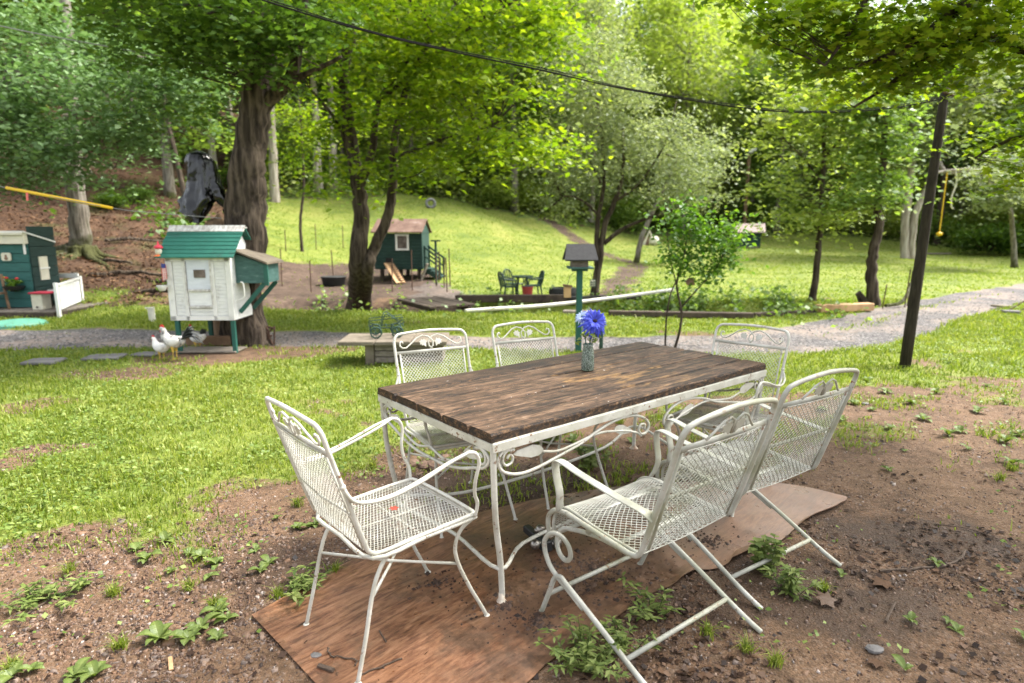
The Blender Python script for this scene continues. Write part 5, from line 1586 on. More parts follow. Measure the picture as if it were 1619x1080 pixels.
# ---- vinyl mat
topP = [gnd(398, 976), gnd(640, 851), gnd(860, 790), gnd(1080, 764), gnd(1240, 768), gnd(1335, 787)]
botP = [gnd(505, 1085), gnd(640, 1190), gnd(830, 1088), gnd(1055, 930), gnd(1185, 880), gnd(1342, 790)]
topP[0] = gnd(398, 976); botP[0] = gnd(640, 1235); botP[1] = gnd(740, 1190)
A, B_ = catmull(topP, 12), catmull(botP, 12)
nn = len(A); nv_ = 18; vs, fs = [], []
rg = random.Random(8)
for i in range(nn):
    wob = .012 * math.sin(i * .9) + rg.uniform(-.004, .004)
    for j in range(nv_ + 1):
        k = j / nv_
        p = A[i].lerp(B_[i] + Vector((wob * .6, -wob, 0)), k)
        edge = max(0, (k - .9) / .1) * (i > nn * .35)
        z = .0085 + .003 * math.sin(p.x * 7 + p.y * 3) * math.sin(p.y * 6) + edge * (.008 + .008 * math.sin(i * .7))
        vs.append((p.x, p.y, z + .004))
off = len(vs)
vs += [(x, y, z - .0025) for x, y, z in vs]
for i in range(nn - 1):
    for j in range(nv_):
        a = i * (nv_ + 1) + j; q = (a, a + nv_ + 1, a + nv_ + 2, a + 1)
        fs += [q, tuple(off + c for c in reversed(q))]
rim = [i * (nv_ + 1) for i in range(nn)] + [(nn - 1) * (nv_ + 1) + j for j in range(1, nv_ + 1)] + [i * (nv_ + 1) + nv_ for i in range(nn - 2, -1, -1)] + [j for j in range(nv_ - 1, 0, -1)]
for a, c in zip(rim, rim[1:] + rim[:1]): fs.append((a, c, off + c, off + a))
o = MB().add(vs, fs).build('vinyl_mat', MAT['vinyl'], None, smooth=False, fixn=True)
setp(o, 'sheet of wood-print vinyl flooring laid on the soil under the table and chairs', 'mat')

def crumbs():
    n = 2600; pts = []
    rngn = np.random.default_rng(12)
    cents = [((900, 935), .16, .3), ((940, 900), .22, .35), ((800, 960), .13, .15), ((690, 925), .07, .06), ((1010, 960), .12, .12), ((1120, 860), .2, .14), ((660, 770), .1, .0), ((850, 985), .06, .15), ((870, 900), .1, .15)]
    w = np.array([c[2] for c in cents]); w /= w.sum()
    ci = rngn.choice(len(cents), n, p=w)
    g = np.array([tuple(gnd(*c[0]))[:2] for c in cents]); s = np.array([c[1] for c in cents])
    r_ = np.abs(rngn.normal(size=n)) ** 1.4; a = rngn.random(n) * 6.28
    x = g[ci, 0] + np.cos(a) * r_ * s[ci]; y = g[ci, 1] + np.sin(a) * r_ * s[ci] * .8
    sz = rngn.gamma(2, .0018, n) + .0015
    base = np.array([[1, 0, 0], [0, 1, 0], [-1, 0, 0], [0, -1, 0], [.1, .1, .9]])
    V = np.stack([x[:, None] + base[:, 0] * sz[:, None] * rngn.uniform(.6, 1.4, (n, 5)), y[:, None] + base[:, 1] * sz[:, None] * rngn.uniform(.6, 1.4, (n, 5)), .012 + base[:, 2] * sz[:, None]], 2)
    F = np.concatenate([np.arange(n)[:, None] * 5 + np.array([t]) for t in ([0, 1, 4], [1, 2, 4], [2, 3, 4], [3, 0, 4])])
    o = np_mesh('soil_crumbs', V.reshape(-1, 3), F, MAT['crumb'], attrs=dict(v=np.repeat(rngn.random(n), 5)))
    setp(o, 'dark wet soil crumbs tracked onto the vinyl mat', 'soil', None, 'stuff')
m, nt, out = new_mat('wet_crumbs'); b = NB(nt)
b.pbsdf(out, b.ramp(b.attr('v'), [(0, (.018, .011, .008)), (.7, (.055, .03, .02)), (1, (.10, .06, .04))]), .7); MAT['crumb'] = m
crumbs()

# twigs and scraps
def twig(label, pts, r, z=.012, mat='twig', name='twig'):
    P = [gnd(px, py) + Vector((0, 0, z + .003)) for px, py in pts]
    base = P[0].copy(); mb = MB()
    mb.tube([p - base for p in wiggle(P, .004, random.Random(len(pts)), 4)], r, 6, noise=.2, seed=1)
    o = mb.build(name, MAT[mat], None); o.location = base
    return setp(o, label, 'twig')
twig('crooked thin black twig lying on the mat below the left armchair', [(518, 1030), (524, 1042), (545, 1045), (562, 1050), (563, 1058)], .0025)
twig('straight thin twig lying near the bottom edge of the mat', [(572, 1072), (600, 1062), (636, 1047)], .003)
twig('short stub of pale stick at the lower left of the mat', [(504, 1058), (528, 1066)], .008)
twig('small dark twig lying on the mat right of the left armchair', [(600, 1003), (611, 1021)], .0025)
twig('long curved brown root lying on the bare soil at the right', [(1390, 905), (1430, 902), (1480, 898), (1515, 888), (1526, 872)], .006, .004)
twig('thin straight stick on the dark soil at the right', [(1478, 830), (1530, 838), (1580, 855)], .003, .004)
twig('short forked stick in the dark soil right of the rocking chairs', [(1400, 985), (1415, 955)], .005, .004)
twig('thin black stick at the left edge of the gravelly soil', [(40, 975), (95, 940)], .004, .004)
twig('dark stake poking from the soil behind the near rocking chair leg', [(960, 1005), (962, 995)], .012, .02)
p = gnd(270, 1052); o = MB().box((0, 0, 0), (.014, .075, .006), bev=.002).build('wood_chip', MAT['light_wood'], None); o.location = p + Vector((0, 0, .008)); o.rotation_euler = (0, .05, .55)
setp(o, 'small flat brown strip of wood lying on the gravelly soil left of the mat', 'wood chip')
# red leaf on the left chair
def leaf_obj(name, label, c, size, mat, rz, tilt=.1, cat='leaf'):
    V = [(x * size, y * size, z * size * .5 + .001) for x, y, z in LOBED]
    me = bpy.data.meshes.new(name); me.from_pydata(V + [(x, y, z - .0012) for x, y, z in V], [], [tuple(range(12)), tuple(reversed(range(12, 24)))] + [(i, 12 + i, 12 + (i + 1) % 12, (i + 1) % 12) for i in range(12)])
    a_ = me.attributes.new('v', 'FLOAT', 'POINT'); a_.data.foreach_set('value', [.5] * 24)
    o = link_mesh(name, me, mat); o.location = c; o.rotation_euler = (tilt, 0, rz)
    return setp(o, label, cat)
red_leaf = leaf_mat('red_leaf', (.22, .04, .03), (.34, .06, .04), (.45, .1, .06), .15)
leaf_obj('fallen_leaf', 'small brick red leaf lying on the seat of the left armchair', at(623, 804, 2.09) * 1.0, .035, red_leaf, .9)
leaf_obj('fallen_leaf', 'curled brown leaf on the dark soil right of the near rocking chair', gnd(1305, 955) + Vector((0, 0, .02)), .09, MAT['dead_leaf'], .4, .3)
leaf_obj('fallen_leaf', 'pale brown leaf on the dark soil below the far rocking chair', gnd(1395, 925) + Vector((0, 0, .01)), .10, MAT['dead_leaf'], 1.9, .1)
leaf_obj('fallen_leaf', 'dull brown leaf flat on the soil at the bottom right', gnd(1385, 1052) + Vector((0, 0, .01)), .06, MAT['dead_leaf'], 2.6, .1)

# tow-hitch balls under the table
hp = gnd(862, 874)
h_ = thing('hitch_balls', 'black trailer hitch block with three dull steel balls on the mat under the table', 'hitch', hp + Vector((0, 0, .012)), .5)
MB().box((0, 0, .03), (.05, .06, .055), bev=.006).box((.0, .10, .032), (.036, .16, .036), bev=.004).build('hitch_block', MAT['black_metal'], h_)
for (dx, dy, r, z) in ((-.055, .0, .024, .045), (.058, -.005, .026, .028), (.0, .045, .024, .085)):
    MB().sphere((dx, dy, z), r, 16, 10).cyl((dx * .35, dy, z), .011, .03, 10, axis=(1 if dx > 0 else -1, 0, 0)).build('ball', MAT['steel'], h_, smooth=True)

# stones under the table at the left
rg = random.Random(21)
for k, (px, py, s, lab) in enumerate(((672, 738, .055, 'leftmost'), (690, 741, .075, 'largest'), (655, 735, .05, 'small reddish'), (701, 728, .05, 'rear'), (712, 742, .035, 'smallest'))):
    p = gnd(px, py); o = MB().sphere((0, 0, 0), s, 9, 6, (1.1, .7, .42), .25, k).build('field_stone', MAT['stone'], None)
    o.location = p + Vector((0, 0, s * .22)); o.rotation_euler = (rg.uniform(-.2, .2), rg.uniform(-.2, .2), rg.uniform(0, 3))
    setp(o, lab + ' brown field stone of the little heap under the left end of the table', 'stone', 'field stones heaped under the table')
for px, py, s, lab in ((1368, 640, .03, 'white pebble on the bare soil behind the far rocking chair'), (500, 1040, .02, 'tiny pebble at the left edge of the vinyl mat'), (1383, 1030, .03, 'flat grey stone in the soil at the bottom right')):
    o = MB().sphere((0, 0, 0), s, 9, 6, (1.1, .8, .4), .25, 5).build('pebble', MAT['slate'], None); o.location = gnd(px, py) + Vector((0, 0, .008)); setp(o, lab, 'stone')

# ---- weeds
def leaf_mesh(name, L, w, bend, n=5):
    V, F = [], []
    for i in range(n + 1):
        t = i / n; ww = w * math.sin(math.pi * min(1, .08 + t * .95)) ** .8 * (1 if t < .98 else .1)
        y = L * t; z = bend * math.sin(t * 2.2) * L * .4 - .15 * L * t * t
        V += [(-ww, y, z + ww * .3), (0, y, z), (ww, y, z + ww * .3)]
    for i in range(n):
        for j in range(2):
            a = i * 3 + j; F.append((a, a + 1, a + 4, a + 3))
    me = bpy.data.meshes.new(name); me.from_pydata(V, [], F)
    a_ = me.attributes.new('v', 'FLOAT', 'POINT'); a_.data.foreach_set('value', [.2 + .45 * (i % 3 == 1) for i in range(len(V))])
    me.materials.append(MAT['leaf_weed'])
    return me
LM = [leaf_mesh('leaf', .085, .024, .8), leaf_mesh('leaf', .07, .026, .5), leaf_mesh('leaf', .055, .014, .9)]
def rosette(px, py, sc, n, seed, label, group):
    rg = random.Random(seed)
    g = gnd(px, py)
    t = thing('broadleaf_weed', label, 'weed', (g.x, g.y, tz(g.x, g.y) + .002), 0, group); t.scale = (sc,) * 3
    for k in range(n):
        o = bpy.data.objects.new('leaf', LM[rg.choice((0, 0, 1, 2))]); COL.objects.link(o); o.parent = t
        o.rotation_euler = (rg.uniform(-.1, .35), rg.uniform(-.2, .2), 2.4 * k + rg.uniform(-.3, .3)); s = rg.uniform(.55, 1.15); o.scale = (s,) * 3
        o.location = (0, 0, rg.uniform(.0, .012))
def stalky(name, label, px, py, n, h, seed, group=None, spread=.10, lsz=.045, slim=True, mat='leaf_weed'):
    rg = random.Random(seed); g = gnd(px, py)
    t = thing(name, label, 'weed', (g.x, g.y, tz(g.x, g.y)), 0, group)
    mb = MB(); V, F = [], []
    lv = []
    for k in range(n):
        a = rg.uniform(0, 6.28); d = rg.uniform(.1, 1) * spread; hh = h * rg.uniform(.5, 1.1)
        b0 = Vector((math.cos(a) * d * .5, math.sin(a) * d * .5, 0)); b1 = Vector((math.cos(a) * d * 1.3, math.sin(a) * d * 1.3, hh))
        P = catmull([b0, b0.lerp(b1, .5) + Vector((0, 0, hh * .12)), b1], 4); mb.tube(P, .0013, 4, caps=False)
        for i in range(1, len(P)):
            for q in range(2):
                p = P[i]; la = rg.uniform(0, 6.28); L = lsz * rg.uniform(.6, 1.2); w = L * (.16 if slim else .36)
                D = Vector((math.cos(la), math.sin(la), rg.uniform(-.1, .5))).normalized(); S = D.cross(Vector((0, 0, 1))).normalized()
                o = len(V); V += [p, p + D * L * .45 + S * w, p + D * L + Vector((0, 0, -L * .2)), p + D * L * .45 - S * w, p + D * L * .5 - Vector((0, 0, .15 * w))]
                F += [(o, o + 1, o + 4), (o + 1, o + 2, o + 4), (o + 2, o + 3, o + 4), (o + 3, o, o + 4)]; lv += [rg.random()] * 5
    mb.build('stems', MAT[mat], t)
    np_mesh('foliage', np.array([tuple(v) for v in V]), np.array(F), MAT[mat], t, dict(v=np.array(lv)))
def tuft(label, px, py, n, h, seed, group):
    g = gnd(px, py); rng = np.random.default_rng(seed)
    t = thing('grass_tuft', label, 'grass', (g.x, g.y, tz(g.x, g.y)), 0, group)
    a = rng.random(n) * 6.28; r = np.abs(rng.normal(size=n)) * h * .25
    x, y = np.cos(a) * r, np.sin(a) * r
    V, F, v = blades(x, y, np.zeros(n), rng.uniform(.5, 1.1, n) * h, .004, 1.3)
    np_mesh('foliage', V, F, MAT['grass'], t, dict(v=v))
L1 = [(232, 888, 1.3, 7), (262, 858, 1.2, 8), (215, 872, 1.0, 7), (318, 884, 1.25, 9), (342, 893, 1.0, 7), (300, 878, .9, 6), (252, 1012, 1.25, 10), (298, 1012, 1.2, 9), (318, 995, 1.2, 8), (345, 1012, 1.1, 7), (345, 968, 1.0, 9), (360, 980, .9, 7), (438, 822, .8, 6), (470, 838, 1.1, 8), (498, 832, 1.0, 8), (412, 905, .9, 7), (425, 892, .9, 6), (405, 872, .8, 5),
      (70, 940, .8, 6), (130, 930, .9, 6), (20, 1072, 1.0, 7), (120, 1072, 1.1, 8), (150, 1070, 1.0, 7), (52, 1062, .8, 6), (270, 905, .8, 6), (330, 915, .8, 6)]
for k, (px, py, sc, n) in enumerate(L1):
    rosette(px, py, sc * .72, n, k, 'low broad-leaved weed in the gravelly soil between lawn and mat, at the left', 'broad-leaved weeds at the left of the mat')
L2 = [(880, 735, 1.0, 7), (905, 700, 1.0, 7), (845, 722, .9, 7), (925, 745, .9, 6), (1000, 700, .9, 6), (700, 705, .9, 6), (820, 700, 1.0, 7), (860, 690, .9, 6), (950, 715, .9, 6), (760, 720, .9, 6), (650, 715, .9, 6)]
for k, (px, py, sc, n) in enumerate(L2):
    rosette(px, py, sc * .85, n, 50 + k, 'low broad-leaved weed growing in the soil underneath the table', 'broad-leaved weeds under the table')
L3 = [(1400, 622, 1.2, 8), (1440, 640, 1.1, 7), (1460, 665, 1.1, 7), (1500, 690, 1.3, 9), (1518, 684, 1.1, 8), (1545, 655, 1.1, 8), (1590, 700, 1.2, 8), (1612, 690, 1.2, 8), (1600, 735, 1.0, 8), (1380, 650, 1.0, 7), (1350, 640, 1.1, 7), (1408, 680, 1.1, 7), (1330, 665, 1.0, 7), (1480, 625, 1.0, 7), (1560, 610, 1.1, 7),
      (1590, 640, 1.0, 7), (1430, 715, .6, 4), (1405, 745, .7, 5), (1300, 650, 1.0, 7), (1370, 605, 1.2, 7), (1530, 712, .8, 5)]
for k, (px, py, sc, n) in enumerate(L3):
    rosette(px, py, sc * .9, n, 80 + k, 'low broad-leaved weed in the bare soil behind the rocking chairs, at the right', 'broad-leaved weeds at the right')
L4 = [(1480, 893, .6, 5), (1440, 985, .6, 6), (1430, 1062, .7, 5), (1512, 1000, .55, 5), (1500, 985, .5, 4), (1330, 912, .6, 4), (1250, 930, .8, 6), (1620, 1010, .7, 5)]
for k, (px, py, sc, n) in enumerate(L4):
    rosette(px, py, sc, n, 120 + k, 'tiny green seedling in the dark soil at the lower right', 'seedlings at the lower right')
stalky('leafy_weed', 'thick clump of narrow-leaved weed at the bottom edge between mat and near rocking chair', 925, 1052, 30, .10, 1, None, .13, .038)
stalky('leafy_weed', 'second narrow-leaved weed clump right of the clump at the bottom edge', 985, 1030, 14, .09, 2, None, .08, .036)
stalky('leafy_weed', 'upright leafy weed growing between the legs of the near rocking chair', 1212, 905, 11, .17, 3, None, .09, .042, False)
stalky('leafy_weed', 'small leafy weed in front of the far leg of the near rocking chair', 1245, 940, 9, .10, 4, None, .08, .05)
stalky('leafy_weed', 'low narrow-leaved weed beside the front foot of the near rocking chair', 1035, 972, 9, .09, 5, None, .12, .045)
stalky('leafy_weed', 'sprawling narrow-leaved weed at the left corner of the vinyl mat', 468, 932, 14, .08, 6, None, .13, .045)
stalky('leafy_weed', 'leafy weed under the chair behind the left half of the table', 860, 700, 12, .12, 7, None, .12, .05, False)
stalky('leafy_weed', 'leafy weed under the table near its middle', 935, 735, 12, .11, 8, None, .12, .05, False)
stalky('leafy_weed', 'tangled low weed in the gravel at the far left', 70, 955, 14, .07, 9, None, .18, .045)
TU = [(190, 1025), (440, 945), (530, 905), (20, 1060), (180, 940), (235, 790), (470, 800), (590, 740), (1120, 1005), (1225, 1050), (1180, 1030), (1300, 935), (1600, 745), (1580, 760), (1450, 610), (1320, 620), (1260, 640), (700, 690), (650, 690), (980, 670), (760, 740), (880, 800), (340, 960), (110, 905), (300, 930)]
for k, (px, py) in enumerate(TU):
    near = py > 860
    side = 'left' if px < 620 else ('right' if px > 1110 else 'middle')
    lab = {'left': 'small tuft of grass in the bare soil left of the table', 'right': 'small tuft of grass in the bare soil right of the chairs', 'middle': 'small tuft of grass in the bare soil beneath the table'}[side]
    tuft(lab, px, py, 70, .07 if not near else .06, k, 'grass tufts in the bare soil, ' + side)
# ------------------------------------------------------------------ things in the yard
def local(px, py, Y, base):
    return at(px, py, Y) - Vector(base)

# ---- white and green chicken coop on legs
cb = gnd(318, 557); cb = Vector((at(318, 500, 7.3).x, 7.35, 0))
coop = thing('chicken_coop', 'white chicken coop on green legs with green shingled roof and side nest box', 'coop', cb, .02)
k = 7.3 / FPX
hwc = 51 * k; zb, zt_ = .42, 1.17; dp = .62
body = MB().box((0, dp / 2, (zb + zt_) / 2), (2 * hwc, dp, zt_ - zb))
for s in (-1, 1): body.add([(s * hwc, 0, zt_), (s * hwc, dp, zt_), (s * hwc, dp / 2, zt_ + .33)], [(0, 1, 2)])
body.build('wall', MAT['white_boards'], coop, fixn=True)
mb = MB(); nb_ = 15
for side, (x0, x1) in enumerate(((-hwc + .085, -hwc + .19), (hwc - .20, hwc - .075), (-hwc + .245, hwc - .25))):
    for i in range(nb_):
        z0 = zb + .06 + i * (zt_ - zb - .10) / nb_
        if side == 2 and z0 > .60: continue
        mb.box(((x0 + x1) / 2, -.008 + .0, z0 + .02), (x1 - x0, .012, .040), Matrix.Rotation(.12, 3, 'X'))
mb.build('siding', MAT['white_boards'], coop, kind='stuff')
mb = MB()
for x, w in ((-hwc + .040, .075), (hwc - .035, .07), (-hwc + .215, .045), (hwc - .225, .045)):
    mb.box((x, -.012, (zb + zt_) / 2), (w, .024, zt_ - zb), bev=.003)
mb.box((0, -.014, zb + .025), (2 * hwc - .02, .020, .05)); mb.box((0, -.014, zt_ - .02), (2 * hwc - .02, .020, .04))
mb.build('trim', MAT['white_trim'], coop)
dx0, dx1 = -hwc + .245, hwc - .255
door = MB().box(((dx0 + dx1) / 2, -.014, .975), (dx1 - dx0, .022, .355), bev=.003).build('door', MAT['white_panel'], coop)
MB().box(((dx0 + dx1) / 2 + .02, -.030, .985), (.135, .012, .095)).build('window', MAT['pane_brown'], door)
mb = MB()
for z in (.785, .585): mb.box(((dx0 + dx1) / 2, -.032, z), (dx1 - dx0 - .01, .022, .028), bev=.003)
mb.box((dx0 - .012, -.030, .87), (.014, .02, .52)).box((dx1 + .012, -.03, .87), (.012, .02, .52))
mb.build('batten', MAT['old_trim'], coop)
MB().box(((dx0 + dx1) / 2, -.012, .685), (dx1 - dx0, .018, .17), bev=.002).build('panel', MAT['white_boards'], coop)
# roof: courses of shingles on both slopes
rz0, rz1 = zt_ + .00, zt_ + .36; over = .07
for s in (-1, 1):
    mb = MB(); nr = 8
    for i in range(nr):
        f0, f1 = i / nr, (i + 1.25) / nr
        y0 = (-.10 + (dp / 2 + .10) * f0); y1 = -.10 + (dp / 2 + .10) * min(f1, 1)
        z0 = rz0 + (rz1 - rz0) * f0 + .018; z1 = rz0 + (rz1 - rz0) * min(f1, 1) + .004
        if s > 0: y0, y1 = dp - y0, dp - y1
        xa, xb = -hwc - over + .006 * (i % 2), hwc + over
        mb.add([(xa, y0, z0), (xb, y0, z0), (xb, y1, z1), (xa, y1, z1), (xa, y0, z0 - .014), (xb, y0, z0 - .014), (xb, y1, z1 - .014), (xa, y1, z1 - .014)],
               [(0, 1, 2, 3), (7, 6, 5, 4), (0, 4, 5, 1), (1, 5, 6, 2), (2, 6, 7, 3), (3, 7, 4, 0)])
    mb.build('roof', MAT['green_roof'], coop)
MB().bar((-hwc - over - .005, dp / 2 - .035, rz1 - .012), (hwc + over + .01, dp / 2 - .035, rz1 - .012), .10, .016, up=(0, -.75, .66), bev=.003).bar((-hwc - over, dp / 2 + .04, rz1 + .0), (hwc + over, dp / 2 + .04, rz1), .06, .014).build('ridge_cap', MAT['old_trim'], coop)
for (x, y) in ((-hwc + .06, .02), (hwc - .04, .02), (-hwc + .19, dp - .04), (hwc - .02, dp - .04)):
    MB().box((x, y, zb / 2 - .03), (.048, .048, zb + .06 - .002), bev=.004).build('leg', MAT['green_paint'], coop)
# nest box on the right side
nx0, nx1 = hwc + .002, hwc + .36
nb0 = MB()
nb0.add([(nx0, .10, .86), (nx1, .10, .86), (nx1, .10, 1.09), (nx0, .10, 1.22), (nx0, .56, .86), (nx1, .56, .86), (nx1, .56, 1.09), (nx0, .56, 1.22)],
        [(0, 1, 2, 3), (5, 4, 7, 6), (1, 5, 6, 2), (3, 2, 6, 7), (0, 4, 5, 1), (0, 3, 7, 4)])
nest = nb0.build('nest_box', MAT['green_worn'], coop)
MB().add([(nx0 - .0, .05, 1.27), (nx1 + .05, .05, 1.115), (nx1 + .05, .62, 1.115), (nx0, .62, 1.27), (nx0, .05, 1.25), (nx1 + .05, .05, 1.09), (nx1 + .05, .62, 1.09), (nx0, .62, 1.25)],
         [(0, 1, 2, 3), (7, 6, 5, 4), (0, 4, 5, 1), (1, 5, 6, 2), (2, 6, 7, 3), (3, 7, 4, 0)]).build('lid', MAT['concrete'], nest)
MB().box((nx1 + .012, .10, .96), (.05, .03, .26)).build('post', MAT['green_paint'], nest)
for yb_ in (.13, .54): MB().bar((hwc + .01, yb_, .50), (nx1 - .03, yb_, .85), .028, .05).build('brace', MAT['green_paint'], coop)
MB().tube(catmull([(hwc + .03, -.01, .66), (hwc + .13, -.01, .70), (hwc + .13, -.01, .86), (hwc + .10, -.01, .88)], 4), .008, 6).build('hose_hook', MAT['white_trim'], coop)

# things hung on the coop's left side
p = at(252, 408, 7.3)
hf = thing('hummingbird_feeder', 'red and yellow hummingbird feeder hanging at the left eave of the white coop', 'bird feeder', p)
MB().lathe((0, 0, .01), [(.02, 0), (.055, .005), (.058, .018), (.03, .03)], 14).build('base', MAT['orange'], hf, smooth=True)
MB().lathe((0, 0, .036), [(.022, 0), (.036, .02), (.036, .06), (.02, .08)], 12).build('bottle', MAT['cream'], hf, smooth=True)
MB().lathe((0, 0, .11), [(.03, 0), (.052, .008), (.04, .035), (.012, .045), (.004, .09)], 14).build('cap', MAT['pinkred'], hf, smooth=True)
p = at(259, 425, 7.28)
fl = thing('small_flag', 'small striped red and white flag hanging beside the white coop door', 'flag', p)
mb = MB(); mb2 = MB()
for i in range(7):
    (mb if i % 2 else mb2).box((-.024 + i * .008, .002 * math.sin(i), -.06 + .004 * i), (.0079, .004, .17))
mb.build('white_stripes', MAT['white_trim'], fl); mb2.build('red_stripes', MAT['red'], fl); MB().box((.0, -.004, .035), (.05, .004, .05)).build('blue_canton', simple('flag_blue', (.04, .06, .25)), fl)
p = at(256, 452, 7.25)
hb_ = thing('hanging_planter', 'small white planter with green leaves fixed to the left side of the coop', 'planter', p)
MB().lathe((0, 0, -.03), [(.03, -.03), (.045, .0), (.06, .03), (.06, .035), (.05, .03)], 12).build('pot', MAT['white_trim'], hb_, smooth=True)
rng = np.random.default_rng(9); V, F, v, C = crown_arrays([(0, 0, .06, .06, .05, .06), (-.02, 0, -.03, .05, .05, .05)], 60, .035, rng, per=6, spread=(1.2, 1)); np_mesh('foliage', V, F, MAT['foliage_pot'], hb_, dict(v=v))

# ---- black bag over the broken stump, and the stump
sb = Vector((at(345, 350, 8.2).x, 8.2, 0))
st = MB(); P = wiggle([Vector((0, 0, -.1)), Vector((.0, 0, .5)), Vector((.0, 0, 1.0)), Vector((-.03, 0, 1.45)), Vector((-.06, 0, 1.62))], .02, random.Random(3), 5)
st.tube(P, [.21 - .004 * i for i in range(len(P))], 14, noise=.13, seed=4)
o = st.build('tree_stump', MAT['stump'], None, smooth=True); o.location = sb; setp(o, 'tall bare stump with stripped bark standing against the huge old tree', 'stump')
bgp = at(322, 345, 8.05); V, F = [], []
rg = random.Random(6); rows_, sg_ = 34, 64
for i in range(rows_ + 1):
    t_ = i / rows_
    w = np.interp(t_, [0, .06, .16, .5, .72, .85, 1], [.03, .13, .17, .185, .23, .27, .25])
    xo_ = np.interp(t_, [0, .3, .6, 1], [.0, .03, .05, .02])
    z = .78 * (1 - t_)
    for k in range(sg_):
        a = 2 * math.pi * k / sg_
        fold = 1 + (.03 + .13 * t_) * (1 - 2 * abs(math.sin(a * 3.5 + 1.5 * math.sin(t_ * 3)))) + .05 * abs(math.sin(a * 9 + t_ * 7)) - .05 * abs(math.sin(t_ * 11 + a * 2)) + rg.uniform(-.015, .015)
        dz = -.10 * t_ ** 3 * math.sin(a * 3 + 1) - (.06 * t_ ** 4 * math.cos(a - 3.4)) + .05 * t_ ** 3 * (math.cos(a) > .1) * math.cos(a)
        V.append((xo_ + math.cos(a) * w * fold * 1.08, math.sin(a) * w * fold * .8, z + dz))
for i in range(rows_):
    for k in range(sg_):
        F.append((i * sg_ + k, (i + 1) * sg_ + k, (i + 1) * sg_ + (k + 1) % sg_, i * sg_ + (k + 1) % sg_))
F.append(tuple(range(sg_)))
o = MB().add(V, F).build('black_plastic_bag', MAT['bag'], None, smooth=True); o.location = (bgp.x, bgp.y, bgp.z)
o.location.z = at(322, 337, 8.05).z; setp(o, 'glossy black plastic bag draped over something on top of the tall stump', 'bag')

# ---- poultry
def bird(name, label, loc, rz, sc, body, tail, wing, pose=0):
    t = thing(name, label, 'chicken', loc, rz); t.scale = (sc,) * 3
    # one body skin from rump to beak root, head towards +x
    if pose == 0:   # upright rooster
        P = [(-.15, 0, .26), (-.11, 0, .245), (-.05, 0, .235), (.02, 0, .24), (.075, 0, .265), (.105, 0, .31), (.118, 0, .36), (.125, 0, .395), (.150, 0, .405), (.168, 0, .402)]
        R = [.022, .055, .078, .082, .070, .052, .036, .030, .024, .012]; hd = Vector((.140, 0, .402))
    else:
        P = [(-.16, 0, .235), (-.11, 0, .20), (-.05, 0, .175), (.02, 0, .175), (.075, 0, .20), (.105, 0, .245), (.118, 0, .285), (.125, 0, .31), (.148, 0, .318), (.165, 0, .314)]
        R = [.018, .05, .075, .080, .066, .045, .030, .027, .022, .010]; hd = Vector((.140, 0, .318))
    mb = MB(); mb.tube(catmull(P, 3), [float(r) for r in np.interp(np.linspace(0, len(R) - 1, 3 * (len(R) - 1) + 1), range(len(R)), R)], 12, noise=.03, seed=2)
    mb.build('body', MAT[body], t, smooth=True)
    mb = MB(); n = 11 if pose == 0 else 6
    for q in range(n):
        a = (q / (n - 1)) ; base = Vector(P[0]) + Vector((.02, (q % 3 - 1) * .014, .01))
        if pose == 0:
            L = .25 - .05 * abs(a - .5); e = Vector((-L * (.55 + .5 * (1 - a)), (q % 3 - 1) * .03, L * (.9 * a - .10)))
            mid = base + e * .55 + Vector((-.01, 0, .045))
            end = base + e + Vector((-.02, 0, -.05 * (1 - a)))
        else:
            L = .09; e = Vector((-L * .7, (q % 3 - 1) * .02, L * (.3 + a * .7))); mid = base + e * .5; end = base + e
        mb.tube(catmull([base, mid, end], 4), [.020, .026, .027, .026, .024, .021, .017, .010, .003], 6, flat=.35)
    mb.build('tail', MAT[tail], t, smooth=True)
    for s in (-1, 1):
        MB().sphere((-.035, s * .066, P[3][2] + .008), .07, 12, 8, (1.25, .28, .72), .04, 3, Matrix.Rotation(.25, 3, 'Y')).build('wing', MAT[wing], t, smooth=True)
        mb = MB(); zz = P[3][2] - .05
        mb.tube([(0, s * .035, zz), (-.005, s * .036, zz * .55)], [.024, .012], 8); mb.tube([(-.005, s * .036, zz * .56), (.0, s * .037, .008)], .0055, 6)
        for a in (-.5, 0, .5, 3.14): mb.tube([(0, s * .037, .008), (.040 * math.cos(a) * (.6 if a > 3 else 1), s * .037 + .040 * math.sin(a), .003)], [.0045, .002], 5)
        mb.build('leg', MAT['beak'], t)
        MB().sphere(hd + Vector((.012, s * .0215, .006)), .0045, 6, 5).build('eye', MAT['flower_core'], t)
    k = 1.0 if pose == 0 else .8
    comb = [(-.028, .010), (-.032, .035 * k), (-.020, .030 * k), (-.014, .050 * k), (-.004, .036 * k), (.004, .052 * k), (.012, .034 * k), (.022, .042 * k), (.026, .014), (.0, .008)]
    MB().plate([(hd.x + x, hd.z + .006 + z) for x, z in comb], .008).build('comb', MAT['skin_red'], t, fixn=True)
    MB().sphere(hd + Vector((.018, 0, -.03)), .014, 8, 6, (.6, .6, 1.3)).build('wattle', MAT['skin_red'], t, smooth=True)
    MB().tube([hd + Vector((.022, 0, .0)), hd + Vector((.045, 0, -.004)), hd + Vector((.055, 0, -.012))], [.011, .006, .001], 7).build('beak', MAT['beak'], t)
    return t
def pos(px, py): g = gnd(px, py); return (g.x, g.y, tz(g.x, g.y))
bird('rooster', 'big pied rooster with a dark drooping tail strutting left in front of the coop', pos(277, 569), math.radians(175), .90, 'feather_pied', 'feather_black', 'feather_white')
bird('hen', 'white hen with its head to the left, left of the pied rooster', pos(256, 567), math.radians(160), .76, 'feather_white', 'feather_pied', 'feather_white', 1)
